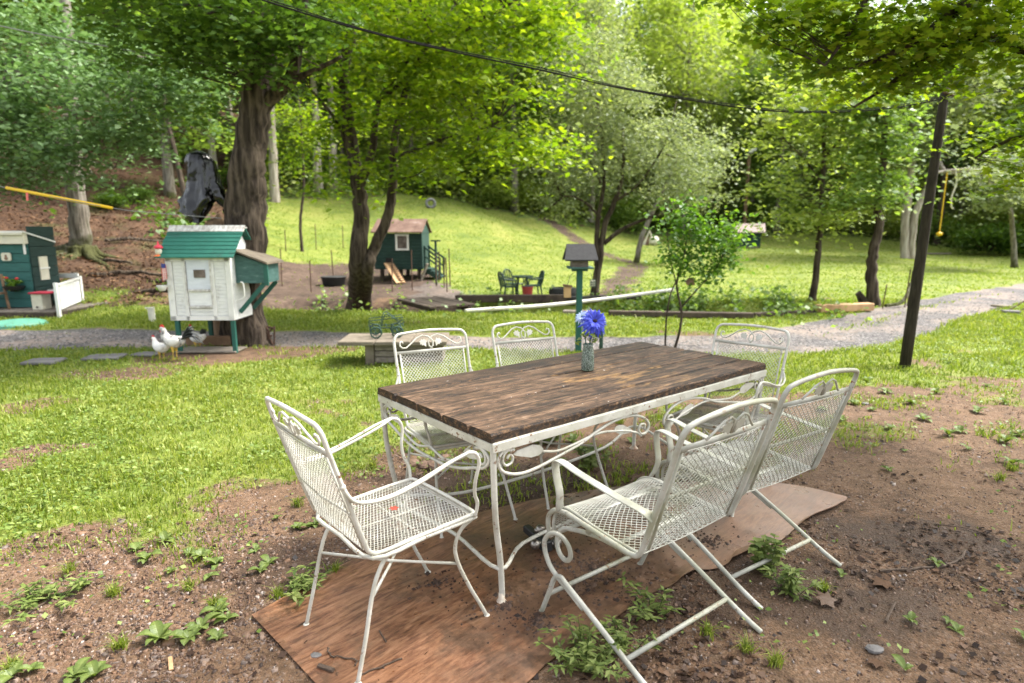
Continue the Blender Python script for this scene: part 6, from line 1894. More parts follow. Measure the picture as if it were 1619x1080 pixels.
bird('hen', 'white hen with a red comb standing under the coop behind the rooster', pos(313, 552), math.radians(150), .86, 'feather_white', 'feather_black', 'feather_white', 1)

# slabs, planks, small pieces round the coop
def slab(name, label, px, py, size, mat, rz=0, cat='slab', z=.01):
    g = gnd(px, py); o = MB().box((0, 0, size[2] / 2), size, bev=.008).build(name, MAT[mat], None); o.location = (g.x, g.y, tz(g.x, g.y) + z); o.rotation_euler = (0, 0, rz)
    return setp(o, label, cat)
slab('stone_slab', 'flat dark stone slab set in the lawn at the far left', 70, 574, (.36, .26, .035), 'slate', .1)
slab('stone_slab', 'flat grey stone slab in the scuffed soil left of the chickens', 166, 567, (.40, .28, .03), 'slate', .15)
slab('stone_slab', 'flat slab lying just left of the hens', 232, 562, (.30, .22, .02), 'slate', -.1)
slab('ground_board', 'flat grey board lying on the soil beneath the white coop', 335, 556, (.75, .35, .02), 'grey_wood', 0, 'board')
g = gnd(350, 548); o = MB().box((0, 0, .07), (.95, .06, .13), bev=.01).build('low_timber', MAT['brown_wood'], None); o.location = (g.x, g.y + .05, 0); setp(o, 'low brown timber edging at the foot of the tall stump', 'timber')
g = gnd(242, 510); tb_ = thing('white_tube', 'short white plastic tube standing upright on the grass left of the coop', 'tube', (g.x, g.y, 0)); tb_.rotation_euler = (0, -.06, 0)
MB().cyl((0, 0, 0), .05, .23, 14).build('tube_body', MAT['pvc'], tb_, smooth=False); MB().cyl((0, 0, .225), .056, .03, 14).tube([(-.05, 0, .24), (-.09, 0, .25)], .012, 6).build('cap', MAT['pvc'], tb_)
g = gnd(416, 545); ir = thing('rusty_implement', 'heap of rusty iron farm implement leaning at the right foot of the old tree', 'implement', (g.x, g.y, 0))
mb = MB()
for a, c_, r in (((-.13, 0, 0), (.0, 0, .30), .014), ((-.12, .05, .28), (.16, 0, .22), .012), ((.0, 0, .30), (.13, 0, 0), .014), ((-.06, 0, .02), (.16, .02, .24), .011), ((.16, .02, .24), (.13, .05, 0), .012), ((-.15, .03, .1), (.13, 0, .12), .012)): mb.tube([a, c_], r, 6)
mb.build('frame', MAT['rust'], ir); mb = MB(); mb.tube([(math.cos(a) * .12 - .03, 0, .15 + math.sin(a) * .12) for a in np.linspace(0, 6.28, 17)[:-1]], .013, 6, closed=True); mb.build('wheel', MAT['rust'], ir)

# ---- low stone-sided bench with a wooden top and the iron wagon on it
g = gnd(583, 580)
bn = thing('stone_bench', 'low concrete-sided bench with a stained slab top behind the left rear armchair', 'bench', (g.x + .28, g.y + .28, 0), .05)
MB().box((-.29, 0, .115), (.10, .42, .25), bev=.01).build('end_block', MAT['concrete'], bn); MB().box((.48, 0, .115), (.10, .42, .25), bev=.01).build('end_block', MAT['concrete'], bn)
for z_ in (.06, .13, .20): MB().box((.10, -.17, z_), (.665, .06, .062), bev=.006).build('board', MAT['grey_wood'], bn)
for i in range(3): MB().box((-.50 + i * .40 + .08, 0, .265), (.392, .60, .045), Matrix.Rotation(.01 * (i - 1), 3, 'X'), bev=.006).build('slab', MAT['concrete'], bn)
wb = thing('iron_wagon', 'little green wrought iron wagon with spoked wheels standing on the bench', 'ornament', (at(610, 525, 6.9).x - .0, 6.93, .292), .25)
mb = MB(); L_, w_, h_w = .19, .11, .13
for s in (-1, 1):
    mb.tube(catmull([(-L_, s * w_, h_w + .02), (-L_ * .5, s * w_, h_w - .01), (L_ * .5, s * w_, h_w - .01), (L_, s * w_, h_w + .04)], 4), .006, 6)
    mb.tube(catmull([(-L_ * .3, s * w_, h_w), (0, s * w_, h_w + .14), (L_ * .9, s * w_, h_w + .02)], 6), .005, 6)
    mb.tube([(-L_, s * w_, h_w + .02), (-L_, s * w_, h_w + .07), (L_, s * w_, h_w + .10), (L_, s * w_, h_w + .03)], .005, 6)
for x in (-L_, -L_ * .4, .0, L_ * .4, L_): mb.tube([(x, -w_, h_w), (x, w_, h_w)], .005, 6)
for x, zz in ((-.02, .135), (.03, .125), (.09, .085)): mb.tube([(x, -w_, h_w + zz), (x, w_, h_w + zz)], .005, 6)
mb.tube([(-.12, -w_ - .02, .065), (-.12, w_ + .02, .065)], .006, 6); mb.tube([(.12, -w_ - .02, .065), (.12, w_ + .02, .065)], .006, 6)
mb.build('wagon_body', MAT['iron_green'], wb)
wm_ = MB(); wm_.tube([(math.cos(a) * .06, 0, math.sin(a) * .06) for a in np.linspace(0, 2 * math.pi, 19)[:-1]], .009, 6, closed=True)
for a in np.linspace(0, math.pi, 5)[:-1]: wm_.tube([(-math.cos(a) * .058, 0, -math.sin(a) * .058), (math.cos(a) * .058, 0, math.sin(a) * .058)], .003, 5)
wm_.cyl((0, -.012, 0), .012, .024, 8, axis='y'); wme = wm_.mesh('wheel')
for x in (-.12, .12):
    for s in (-1, 1): o = link_mesh('wheel', wme, MAT['iron_green'], wb); o.location = (x, s * (w_ + .02), .066)

# ---- bird feeder on a green post
g = gnd(914, 556)
fd = thing('bird_feeder', 'house-shaped bird feeder with a black roof on a tall green post behind the table', 'bird feeder', (g.x, g.y, 0))
k = 7.55 / FPX
MB().box((0, 0, .50), (.072, .072, 1.08), bev=.004).build('post', MAT['green_paint'], fd)
MB().box((.0, 0, 1.05), (.30, .34, .022), bev=.003).box((.0, 0, 1.025), (.20, .06, .04)).build('tray', MAT['green_worn'], fd)
MB().box((-.01, 0, 1.11), (.20, .22, .10)).build('hopper', MAT['grey_wood'], fd)
mb = MB(); 
for s in (-1, 1):
    mb.add([(-.20, s * .19, 1.15), (.20, s * .19, 1.15), (.17, 0, 1.335), (-.165, 0, 1.335), (-.20, s * .19, 1.135), (.20, s * .19, 1.135), (.17, 0, 1.315), (-.165, 0, 1.315)],
           [(0, 1, 2, 3), (7, 6, 5, 4), (0, 4, 5, 1), (1, 5, 6, 2), (2, 6, 7, 3), (3, 7, 4, 0)])
mb.build('roof', MAT['shingle_black'], fd, fixn=True)
MB().add([(.155, -.15, 1.15), (.155, .15, 1.15), (.145, 0, 1.30), (.165, -.15, 1.15), (.165, .15, 1.15), (.155, 0, 1.30)], [(0, 1, 2), (5, 4, 3), (0, 3, 4, 1), (1, 4, 5, 2), (2, 5, 3, 0)]).box((0, 0, 1.325), (.02, .02, .02)).build('gable', MAT['grey_wood'], fd, fixn=True)
h1 = thing('hanging_feeder', 'small orange-brown wooden feeder hanging left of the green feeder post', 'bird feeder', at(897, 462, 7.5))
MB().box((0, 0, 0), (.085, .08, .13), bev=.004).build('box', MAT['light_wood'], h1); MB().box((0, 0, .08), (.11, .11, .02), Matrix.Rotation(.15, 3, 'Y')).build('roof', MAT['brown_wood'], h1); MB().tube([(0, 0, .09), (.03, 0, .20), (.08, 0, .25)], .003, 5).build('hanger', MAT['cable'], h1)
h2 = thing('suet_cage', 'small wire suet cage hanging right of the green feeder post', 'bird feeder', at(937, 448, 7.5))
MB().box((0, 0, 0), (.055, .03, .07)).build('suet', MAT['cream'], h2); mb = MB()
for x in (-.035, -.012, .012, .035): mb.tube([(x, -.022, -.045), (x, -.022, .045)], .003, 4)
for z in (-.045, -.015, .015, .045): mb.tube([(-.035, -.022, z), (.035, -.022, z)], .003, 4)
mb.tube([(0, 0, .045), (-.03, 0, .13)], .003, 4); mb.build('cage', MAT['iron_green'], h2)
g = gnd(950, 557); o = MB().cyl((0, 0, 0), .025, .30, 10).sphere((0, 0, .30), .026, 10, 6).build('short_post', MAT['iron_green'], None); o.location = (g.x, g.y, 0); setp(o, 'short grey green pipe post just right of the feeder post', 'post')

# ---- the leaning pole and the wires
pb = gnd(1430, 581); pt = at(1495, 138, 6.9)
po = thing('utility_pole', 'dark leaning wooden pole standing on the lawn at the right', 'pole', pb)
P = [Vector((0, 0, -.1))] + [(pt - pb) * f for f in (.15, .3, .45, .6, .75, .9, 1.0)]
MB().tube(P, [.058, .057, .055, .053, .050, .047, .045, .043], 12, noise=.03, seed=3).build('shaft', MAT['pole'], po, smooth=True)
MB().tube([pt - pb + Vector((-.06, -.06, -.06)), pt - pb + Vector((.06, -.06, -.10))], .012, 6).build('insulator', MAT['rust'], po)
def wire(name, label, pts, r, mat, amp=0, cat='wire'):
    P = catmull([at(*p) for p in pts], 10); b_ = P[0].copy()
    o = MB().tube([p - b_ for p in P], r, 6).build(name, MAT[mat], None, smooth=True); o.location = b_
    return setp(o, label, cat)
wire('power_line', 'thick black cable sagging across the top of the view to the leaning pole', [(250, -60, 4.3), (415, 0, 4.6), (620, 60, 4.9), (860, 112, 5.4), (1000, 143, 5.7), (1180, 171, 6.1), (1290, 178, 6.35), (1400, 172, 6.6), (1495, 156, 6.85), (1619, 138, 7.1), (1900, 80, 7.6)], .0068, 'cable')
wire('support_wire', 'second black wire twisted along the thick cable', [(250, -62, 4.3), (415, -4, 4.6), (620, 58, 4.9), (860, 108, 5.4), (1000, 141, 5.7), (1180, 168, 6.1), (1290, 176, 6.35), (1400, 169, 6.6), (1495, 153, 6.85), (1619, 134, 7.1), (1900, 75, 7.6)], .004, 'cable')
wire('thin_wire', 'thin grey wire running from the upper left towards the huge old tree', [(-200, -10, 7.0), (0, 41, 7.2), (150, 70, 7.4), (300, 97, 7.6), (395, 112, 7.75)], .007, 'cable_grey')
yr = thing('runner_cable', 'thin cable stretched across the left bank with a long yellow sleeve on it', 'cable', at(10, 297, 7.0))
b_ = at(10, 297, 7.0)
MB().tube([p - b_ for p in (at(10, 297, 7.0), at(178, 329, 7.0))], .017, 10).build('yellow_sleeve', MAT['yellow'], yr, smooth=True)
MB().tube([p - b_ for p in catmull([at(-200, 255, 7.0), at(10, 297, 7.0), at(178, 329, 7.0), at(250, 337, 7.3), at(350, 345, 7.8)], 5)], .004, 6).build('cable', MAT['cable_grey'], yr)
MB().box(at(43, 311, 6.98) - b_, (.022, .008, .09), Matrix.Rotation(.1, 3, 'Y')).build('ribbon', MAT['pink'], yr)

# ---- playhouse cabin at the left edge
cY = 10.9
cx0, cx1 = at(-120, 480, cY).x, at(57, 480, cY).x
cz0 = .14
cb = Vector((cx1, cY, 0))
cab = thing('playhouse', 'teal green playhouse cabin with a white fascia at the left edge of the picture', 'playhouse', cb, .0)
Wc = cx1 - cx0; zt2 = 1.26; Dc = .62
MB().box((-Wc / 2, Dc / 2, (cz0 + zt2) / 2 + .1), (Wc - .02, Dc - .04, zt2 - cz0 + .2)).build('wall', MAT['dark_green_boards'], cab)
nbd = 7
for i in range(nbd):
    z0 = cz0 + i * (zt2 - cz0) / nbd
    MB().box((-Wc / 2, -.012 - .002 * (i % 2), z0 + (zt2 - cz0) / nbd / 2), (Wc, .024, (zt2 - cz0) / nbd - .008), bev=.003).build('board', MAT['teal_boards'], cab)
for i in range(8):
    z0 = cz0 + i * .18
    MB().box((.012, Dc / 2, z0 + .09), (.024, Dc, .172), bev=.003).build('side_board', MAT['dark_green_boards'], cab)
MB().box((-Wc / 2 + .01, -.05, zt2 + .085), (Wc + .0, .10, .15), bev=.004).box((-Wc / 2, -.075, zt2 + .185), (Wc + .04, .13, .045), bev=.004).build('fascia', MAT['cream'], cab)
MB().add([(-Wc - .05, -.12, zt2 + .21), (.04, -.12, zt2 + .21), (.04, Dc, zt2 + .02), (-Wc - .05, Dc, zt2 + .02), (-Wc - .05, -.12, zt2 + .235), (.04, -.12, zt2 + .235), (.04, Dc, zt2 + .045), (-Wc - .05, Dc, zt2 + .045)],
         [(3, 2, 1, 0), (4, 5, 6, 7), (0, 1, 5, 4), (1, 2, 6, 5), (2, 3, 7, 6), (3, 0, 4, 7)]).build('roof', MAT['white_trim'], cab)
wn_ = MB().box((.03, Dc * .42, .83), (.02, .20, .42)).build('side_window', MAT['cream'], cab); MB().box((.045, Dc * .42, .83), (.015, .24, .025)).build('glazing_bar', MAT['white_trim'], wn_)
pl = MB().plate([(-.06, -.07), (.06, -.07), (.085, -.05), (.085, .05), (.06, .07), (-.06, .07), (-.085, .05), (-.085, -.05)], .02).build('wall_plaque', MAT['cream'], None, fixn=True)
pl.location = at(10, 406, cY - .045); setp(pl, 'cream wall plaque with a small figure painted on it, on the teal playhouse wall', 'plaque')
q = MB().sphere((0, -.012, .012), .028, 10, 6, (.8, .3, 1)).sphere((0, -.012, -.028), .036, 10, 6, (1, .3, .8)).build('painted_figure', MAT['stone'], pl)
fb_ = thing('flower_box', 'dark window box of green leaves and red and white flowers on the playhouse wall', 'flower box', at(22, 452, cY - .10))
MB().lathe((0, 0, -.05), [(.05, -.05), (.14, -.01), (.17, .05), (.155, .05)], 16).build('box', MAT['black_metal'], fb_)
rng = np.random.default_rng(19); V, F, v, C = crown_arrays([(0, 0, .06, .15, .07, .06), (-.02, -.05, 0, .07, .04, .07)], 220, .05, rng, per=10, spread=(1.4, 1)); np_mesh('foliage', V, F, MAT['foliage_pot'], fb_, dict(v=v))
for (x, z, mname) in ((-.13, .10, 'white_trim'), (-.09, .14, 'red'), (.09, .13, 'red'), (-.15, .15, 'yellow')): MB().sphere((x, -.03, z), .028, 8, 6, (1, 1, .8), .3, 1).build('bloom', MAT[mname], fb_)
wv_ = thing('weather_vane', 'white bird-topped weather vane on a post at the corner of the playhouse roof', 'weather vane', at(37, 382, cY - .05))
MB().cyl((0, 0, -.22), .018, .26, 8).build('post', MAT['white_trim'], wv_); MB().sphere((-.03, 0, .08), .045, 10, 6, (1.3, .5, .7)).tube([(.0, 0, .09), (.02, 0, .14), (.0, 0, .17)], [.02, .012, .016], 8).build('bird', MAT['white_trim'], wv_, smooth=True)
dk = thing('deck', 'low wooden deck in front of and beside the teal playhouse', 'deck', (cb.x, cb.y, 0))
x0d, x1d = -Wc - .1, at(118, 490, cY).x - cb.x
for i in range(5): MB().box(((x0d + x1d) / 2, -.36 + i * .30, .115), (x1d - x0d, .29, .03), bev=.003).build('plank', MAT['grey_wood'], dk)
MB().box(((x0d + x1d) / 2, -.50, .06), (x1d - x0d, .03, .10)).box((x1d - .03, .1, .055), (.04, 1.1, .10)).build('joist', MAT['dark_wood'], dk)
# white railing
rl = thing('deck_railing', 'white painted railing of the playhouse deck with one boarded side', 'railing', (cb.x, cb.y, 0))
a1 = at(66, 437, 11.7) - cb; a2 = at(118, 436, 11.7) - cb; a3 = at(93, 460, 10.45) - cb
MB().bar((a1.x, .9, a1.z), (a2.x, .9, a2.z), .03, .09).build('rail', MAT['white_trim'], rl); MB().bar((a1.x + .1, .9, a1.z - .22), (a1.x + .38, .9, a1.z - .22), .03, .07).build('rail', MAT['white_trim'], rl)
px0, py0, px1, py1 = a3.x, -.45, a2.x + .02, .86
d_ = Vector((px1 - px0, py1 - py0, 0)); nbr = 6
for i in range(nbr):
    c_ = Vector((px0, py0, 0)) + d_ * ((i + .5) / nbr); MB().bar(c_ - d_ * (.49 / nbr) + Vector((0, 0, .36)), c_ + d_ * (.49 / nbr) + Vector((0, 0, .36 + .0)), .02, .40).build('panel_board', MAT['white_boards'], rl)
MB().bar((px0, py0, .58), (px1, py1, .60), .05, .035).build('top_rail', MAT['white_trim'], rl); MB().box((px0 - .03, py0 - .02, .31), (.05, .05, .62)).build('post', MAT['white_trim'], rl); MB().box((px1, py1 + .04, .32), (.05, .05, .64)).build('post', MAT['white_trim'], rl)
tt_ = thing('white_chest', 'small cream chest with a red cloth on top on the playhouse deck', 'chest', (at(66, 480, 10.7).x, 10.7, .132))
MB().box((0, 0, .14), (.19, .22, .28), bev=.01).build('chest_body', MAT['cream'], tt_); MB().sphere((.0, -.113, .05), .022, 8, 6, (1, .2, .8)).build('keyhole', MAT['dark_hole'], tt_)
o = MB().box((0, 0, 0), (.34, .30, .03), bev=.012).build('red_cloth', MAT['cloth_red'], None); o.location = (tt_.location.x + .06, 10.7, .428); setp(o, 'dark red cloth spread on the cream chest on the deck', 'cloth')
o = MB().sphere((0, 0, .05), .09, 12, 8, (1.2, 1, .8), .1, 1).build('black_pot', MAT['black_rubber'], None); o.location = (at(92, 453, 11.2).x, 11.2, at(92, 453, 11.2).z - .05); setp(o, 'round black pot standing on the stool behind the white deck railing', 'pot')
so = thing('small_stool', 'small white stool on the deck under the black pot', 'stool', (at(92, 470, 11.2).x, 11.2, .132))
zz = at(92, 453, 11.2).z - .05 - .132
MB().box((0, 0, zz - .015), (.22, .2, .03)).build('seat', MAT['white_trim'], so)
for sx in (-1, 1):
    for sy in (-1, 1): MB().box((sx * .08, sy * .07, (zz - .03) / 2), (.025, .025, zz - .03)).build('leg', MAT['dark_wood'], so)
rc = thing('red_chair', 'dark red slatted chair partly out of the picture on the playhouse deck', 'chair', (at(-10, 485, 10.5).x, 10.5, .132))
for s in (0, 1):
    MB().bar((.10, -.05 + s * .25, 0), (.04, -.05 + s * .25, .62), .03, .03).build('leg', MAT['brown_wood'], rc)
    MB().bar((-.30, -.05 + s * .25, 0), (-.26, -.05 + s * .25, .62), .03, .03).build('leg', MAT['brown_wood'], rc)
for z in (.05, .24): MB().box((-.11, -.05, z + .02), (.36, .02, .05)).build('rung', MAT['red'], rc)
MB().box((-.11, .08, .29), (.38, .30, .03)).build('seat', MAT['brown_wood'], rc)
g = gnd(8, 519); sl = thing('sandbox_lid', 'pale green plastic sandbox lid lying on the grass before the playhouse', 'lid', (g.x, g.y + .25, 0))
MB().lathe((0, 0, 0), [(.37, 0), (.39, .02), (.37, .055), (.31, .08), (.15, .10), (.01, .105)], 24).build('dome', MAT['mint'], sl, smooth=True); MB().lathe((0, 0, 0), [(.37, 0), (.40, .0), (.40, .02), (.37, .02)], 24).build('rim', MAT['mint'], sl)

# ---- chicken shed on the slope
sY = 17.6; sp_ = hit(640, 444); sY = sp_.y if 14 < sp_.y < 22 else sY
kk = sY / FPX
sc0 = at(632, 440, sY); gz = tz(sc0.x, sY)
sh = thing('chicken_shed', 'dark green clapboard chicken shed with brown roof right of the double maple', 'shed', (sc0.x, sY, gz), -.05)
xl, xr = -37 * kk, 36 * kk
def zz_(py): return at(632, py, sY).z - gz
zb2, ze = zz_(426), zz_(369); zrid = zz_(347)
Ds = 1.3
MB().box(((xl + xr) / 2, Ds / 2, (zb2 + ze) / 2), (xr - xl - .03, Ds - .03, ze - zb2)).build('wall', MAT['shed_green'], sh)
ncl = 11
for i in range(ncl):
    z0 = zb2 + i * (ze - zb2) / ncl
    MB().box(((xl + xr) / 2, -.01, z0 + .5 * (ze - zb2) / ncl), (xr - xl, .03, (ze - zb2) / ncl * .98), Matrix.Rotation(.18, 3, 'X')).build('clapboard', MAT['shed_green'], sh)
for s in (-1, 1): MB().box(((xl if s < 0 else xr) , -.02, (zb2 + ze) / 2), (.05, .05, ze - zb2)).build('corner_board', MAT['shed_green'], sh)
mb = MB(); y_e, y_r = -.15, Ds * .5
for s in (0, 1):
    for i in range(6):
        xa = xl - .08 + i * (xr - xl + .14) / 6; xb = xa + (xr - xl + .14) / 6 * .97
        ya = y_e if s == 0 else Ds + .1
        MB().add([(xa, ya, ze + .01), (xb, ya, ze + .01), (xb, y_r, zrid), (xa, y_r, zrid), (xa, ya, ze + .04), (xb, ya, ze + .04), (xb, y_r, zrid + .03), (xa, y_r, zrid + .03)],
                 [(0, 1, 2, 3), (7, 6, 5, 4), (0, 4, 5, 1), (1, 5, 6, 2), (2, 6, 7, 3), (3, 7, 4, 0)]).build('roof_board', MAT['rusty_roof'], sh, fixn=True)
for x in (xl + .02, xr - .02): MB().add([(x - .015, 0, ze), (x - .015, Ds, ze), (x - .015, Ds / 2, zrid), (x + .015, 0, ze), (x + .015, Ds, ze), (x + .015, Ds / 2, zrid)], [(0, 1, 2), (5, 4, 3), (0, 3, 4, 1), (1, 4, 5, 2), (2, 5, 3, 0)]).build('gable', MAT['shed_green'], sh, fixn=True)
wx, wz = at(636.5, 383, sY).x - sc0.x, zz_(383)
wf = MB(); hw_, hh_ = 9 * kk, 11 * kk
for a, c_, sx_, sz_ in ((0, hh_, 2 * hw_ + .06, .05), (0, -hh_, 2 * hw_ + .06, .05), (hw_, 0, .05, 2 * hh_ - .05), (-hw_, 0, .05, 2 * hh_ - .05)): wf.box((wx + a, -.05, wz + c_), (sx_, .04, sz_))
wf = wf.build('window', MAT['white_trim'], sh); MB().box((wx, -.035, wz), (2 * hw_, .02, 2 * hh_)).build('pane', MAT['pane_brown'], wf)
dx_ = at(615, 411, sY).x - sc0.x
MB().box((dx_, -.04, zz_(412)), (9 * kk, .02, 8 * kk)).build('pop_door', MAT['dark_hole'], sh)
for i in range(3):
    MB().box((xl + .12 + i * (xr - xl - .24) / 2, .2, zb2 / 2), (.1, .1, zb2 + .02)).build('post', MAT['dark_wood'], sh)
    MB().box((xl + .12 + i * (xr - xl - .24) / 2, Ds - .15, zb2 / 2), (.1, .1, zb2 + .02)).build('post', MAT['dark_wood'], sh)
rp = thing('ramp', 'pale plank ramp with cross cleats leading up to the chicken shed door', 'ramp', (sc0.x + dx_, sY - .10, gz), -.05)
rx1 = at(636, 455, sY - .7); L0 = Vector((0, 0, zz_(416))); L1_ = Vector((rx1.x - sc0.x - dx_, -.62, tz(rx1.x, sY - .7) - gz + .03))
MB().bar(L0, L1_, .27, .03).build('ramp_board', MAT['light_wood'], rp)
for i in range(9):
    c_ = L0.lerp(L1_, (i + .7) / 9.4); MB().box(c_ + Vector((0, -.005, .03)), (.28, .035, .03)).build('cleat', MAT['brown_wood'], rp)
stp = thing('shed_stairs', 'dark green wooden steps and handrail at the right side of the chicken shed', 'stairs', (sc0.x + xr + .05, sY, gz), -.05)
for i in range(4): MB().box((.12 + i * .09, .35, zb2 * (1 - .22 * i)), (.16, .7, .04)).build('step', MAT['shed_green'], stp)
for y_s in (.0, .7):
    MB().bar((.0, y_s, zb2), (.48, y_s, .05), .04, .12).build('stringer', MAT['shed_green'], stp)
    MB().bar((.02, y_s, zb2 + .62), (.46, y_s, .62), .04, .05).bar((.02, y_s, zb2 + .38), (.46, y_s, .38), .03, .04).bar((.45, y_s, -.05), (.45, y_s, .66), .05, .05, up=(1, 0, 0)).bar((.02, y_s, zb2), (.02, y_s, zb2 + .66), .05, .05, up=(1, 0, 0)).build('handrail', MAT['shed_green'], stp)
o = MB().bar((0, 0, -.2), (.28, 0, .5), .3, .04).build('leaning_board', MAT['grey_wood'], None); o.location = (at(662, 430, sY).x, sY - .15, gz); setp(o, 'grey board leaning under the right corner of the chicken shed', 'board')
o = MB().sphere((0, 0, 0), .16, 14, 9, (1, 1, 1.05)).build('red_balloon_ball', MAT['red'], None, smooth=True); p = at(592, 401, sY + .3); o.location = p; o.name = 'red_ball'; setp(o, 'red ball stuck in the fork between maple and chicken shed', 'ball')

# fence stakes round the chicken yard
stk = [(399, 462), (446, 453), (492, 462), (528, 450), (583, 455), (652, 459), (690, 452), (694, 446), (702, 455), (707, 461), (712, 452), (452, 398), (500, 395), (543, 393), (620, 462)]
for px, py in stk:
    p = hit(px, py, 10); h_s = rg.uniform(.7, 1.0)
    o = MB().tube([(0, 0, -.1), (rg.uniform(-.03, .03), 0, h_s)], .014, 6).build('fence_stake', MAT['rust'], None); o.location = p
    setp(o, 'thin dark metal stake standing round the dirt chicken yard', 'stake', 'stakes of the chicken yard fence')
p = hit(689, 452, 10); o = MB().tube([(0, 0, -.1), (0, 0, 1.15)], .03, 8).box((0, 0, 1.15), (.26, .05, .04)).build('green_post', MAT['shed_green'], None); o.location = (at(690, 445, sY - 1).x, sY - 1, tz(at(690, 445, sY - 1).x, sY - 1)); setp(o, 'tall thin green post with a short cross piece right of the chicken shed', 'post')
p = hit(528, 452, 10); bs = thing('rubber_basin', 'round black rubber basin on the dirt of the chicken yard', 'basin', p)
MB().lathe((0, 0, 0), [(.24, 0), (.29, .05), (.33, .24), (.345, .25), (.31, .25), (.27, .06), (.02, .04)], 20).build('bowl', MAT['black_rubber'], bs, smooth=True); MB().lathe((0, 0, .235), [(.345, 0), (.355, .01), (.345, .025), (.33, .02)], 20).build('rim', MAT['black_rubber'], bs)
# plank footbridge over the creek
fbp = Vector((at(688, 487, 12.3).x, 12.35, -.03)); br_ = thing('footbridge', 'short footbridge of dark weathered planks over the creek in front of the shed', 'footbridge', fbp, .55)
for i in range(6): MB().box((-.42 + i * .165, 0, .10 + .004 * (i % 2)), (.155, 1.7, .04), bev=.004).build('plank', MAT['dark_wood'], br_)
MB().box((-.35, 0, .04), (.08, 1.75, .08)).box((.35, 0, .04), (.08, 1.75, .08)).build('beam', MAT['dark_wood'], br_)
# timbers and pipes along the creek
def log(name, label, a, c_, w, h, mat, cat='timber', Ya=11, Yb=11):
    A_, B2 = at(a[0], a[1], Ya), at(c_[0], c_[1], Yb); A_.z = tz(A_.x, A_.y); B2.z = tz(B2.x, B2.y)
    A_.z = B2.z = max(A_.z, B2.z, -.02)
    mid = (A_ + B2) / 2
    o = MB().bar(A_ - mid + Vector((0, 0, h / 2)), B2 - mid + Vector((0, 0, h / 2)), w, h, bev=.012).build(name, MAT[mat], None); o.location = mid
    return setp(o, label, cat)
log('edging_timber', 'long dark timber edging lying in front of the creek behind the sapling', (962, 499), (1190, 503), .13, .10, 'dark_wood', 'timber', 10.75, 10.45)
log('edging_timber', 'shorter dark timber edging continuing right of the sapling', (1192, 504), (1288, 495), .10, .09, 'dark_wood', 'timber', 10.6, 11.1)
log('pale_timber', 'pale yellowish squared timber at the foot of the leaning maple', (1292, 497), (1376, 494), .18, .14, 'light_wood', 'timber', 11.2, 11.5)
log('board_edging', 'pale boards lying beside the feeder post near the creek', (890, 496), (940, 498), .16, .07, 'grey_wood', 'board', 11.1, 11.0)
log('retaining_timber', 'dark retaining timber along the far bank below the green table', (720, 482), (900, 478), .15, .16, 'dark_wood', 'timber', 13.1, 13.2)
log('black_drain', 'black plastic drain pipe lying along the far bank right of the feeder', (900, 480), (1012, 472), .14, .12, 'pipe_black', 'pipe', 13.1, 13.5)
P = [at(735, 493, 11.2), at(770, 489, 11.35), at(860, 483, 11.8), at(960, 472, 12.3), at(1064, 458, 12.9)]
for q in P: q.z = max(q.z, tz(q.x, q.y) + .05)
b_ = P[0].copy(); o = MB().tube([p - b_ for p in catmull(P, 5)], .036, 12).build('white_pipe', MAT['pvc'], None, smooth=True); o.location = b_; setp(o, 'long grimy white plastic pipe laid slantwise over the creek', 'pipe')
p = at(985, 497, 11.4); o = MB().box((0, 0, 0), (.75, .45, .03), Matrix.Rotation(.05, 3, 'X'), bev=.01).build('grey_sheet', MAT['iron_green'], None); o.location = (p.x - .1, 11.4, tz(p.x, 11.4) + .10); setp(o, 'pale greenish sheet lying on the creek bank behind the vase', 'sheet')

# ---- green plastic garden set
tY = 14.0
gp = at(826, 462, tY); gz2 = tz(gp.x, tY)
gt = thing('green_table', 'round dark green plastic garden table at the foot of the meadow', 'table', (gp.x, tY, gz2))
th = .50; R_ = 17 * tY / FPX
MB().lathe((0, 0, th - .03), [(R_ * .96, 0), (R_, .01), (R_, .03), (R_ * .95, .035), (.02, .035)], 24).build('tabletop', MAT['green_plastic'], gt, smooth=False)
for a in (.8, 2.4, 3.9, 5.5): MB().tube([(math.cos(a) * R_ * .55, math.sin(a) * R_ * .55, th - .03), (math.cos(a) * R_ * .75, math.sin(a) * R_ * .75, 0)], .025, 7).build('leg', MAT['green_plastic'], gt)
def plastic_chair():
    t = thing('plastic_chair', 'x', 'chair')
    MB().box((0, 0, .30), (.36, .36, .03), bev=.012).build('seat', MAT['green_plastic'], t)
    mb = MB(); mb.tube(catmull([(-.17, -.16, .30), (-.18, -.21, .5), (-.12, -.24, .63), (0, -.25, .66), (.12, -.24, .63), (.18, -.21, .5), (.17, -.16, .30)], 4), .018, 6)
    for x in (-.09, 0, .09): mb.tube([(x, -.17, .30), (x, -.245, .64)], .014, 5)
    mb.build('backrest', MAT['green_plastic'], t)
    for s in (-1, 1):
        MB().tube(catmull([(s * .18, -.20, .48), (s * .20, 0, .46), (s * .19, .15, .44), (s * .17, .17, .30)], 4), .017, 6).build('armrest', MAT['green_plastic'], t)
        for y in (-1, 1): MB().tube([(s * .15, y * .15, .30), (s * .19, y * .19, 0)], [.022, .015], 6).build('leg', MAT['green_plastic'], t)
    return t
pc = plastic_chair()
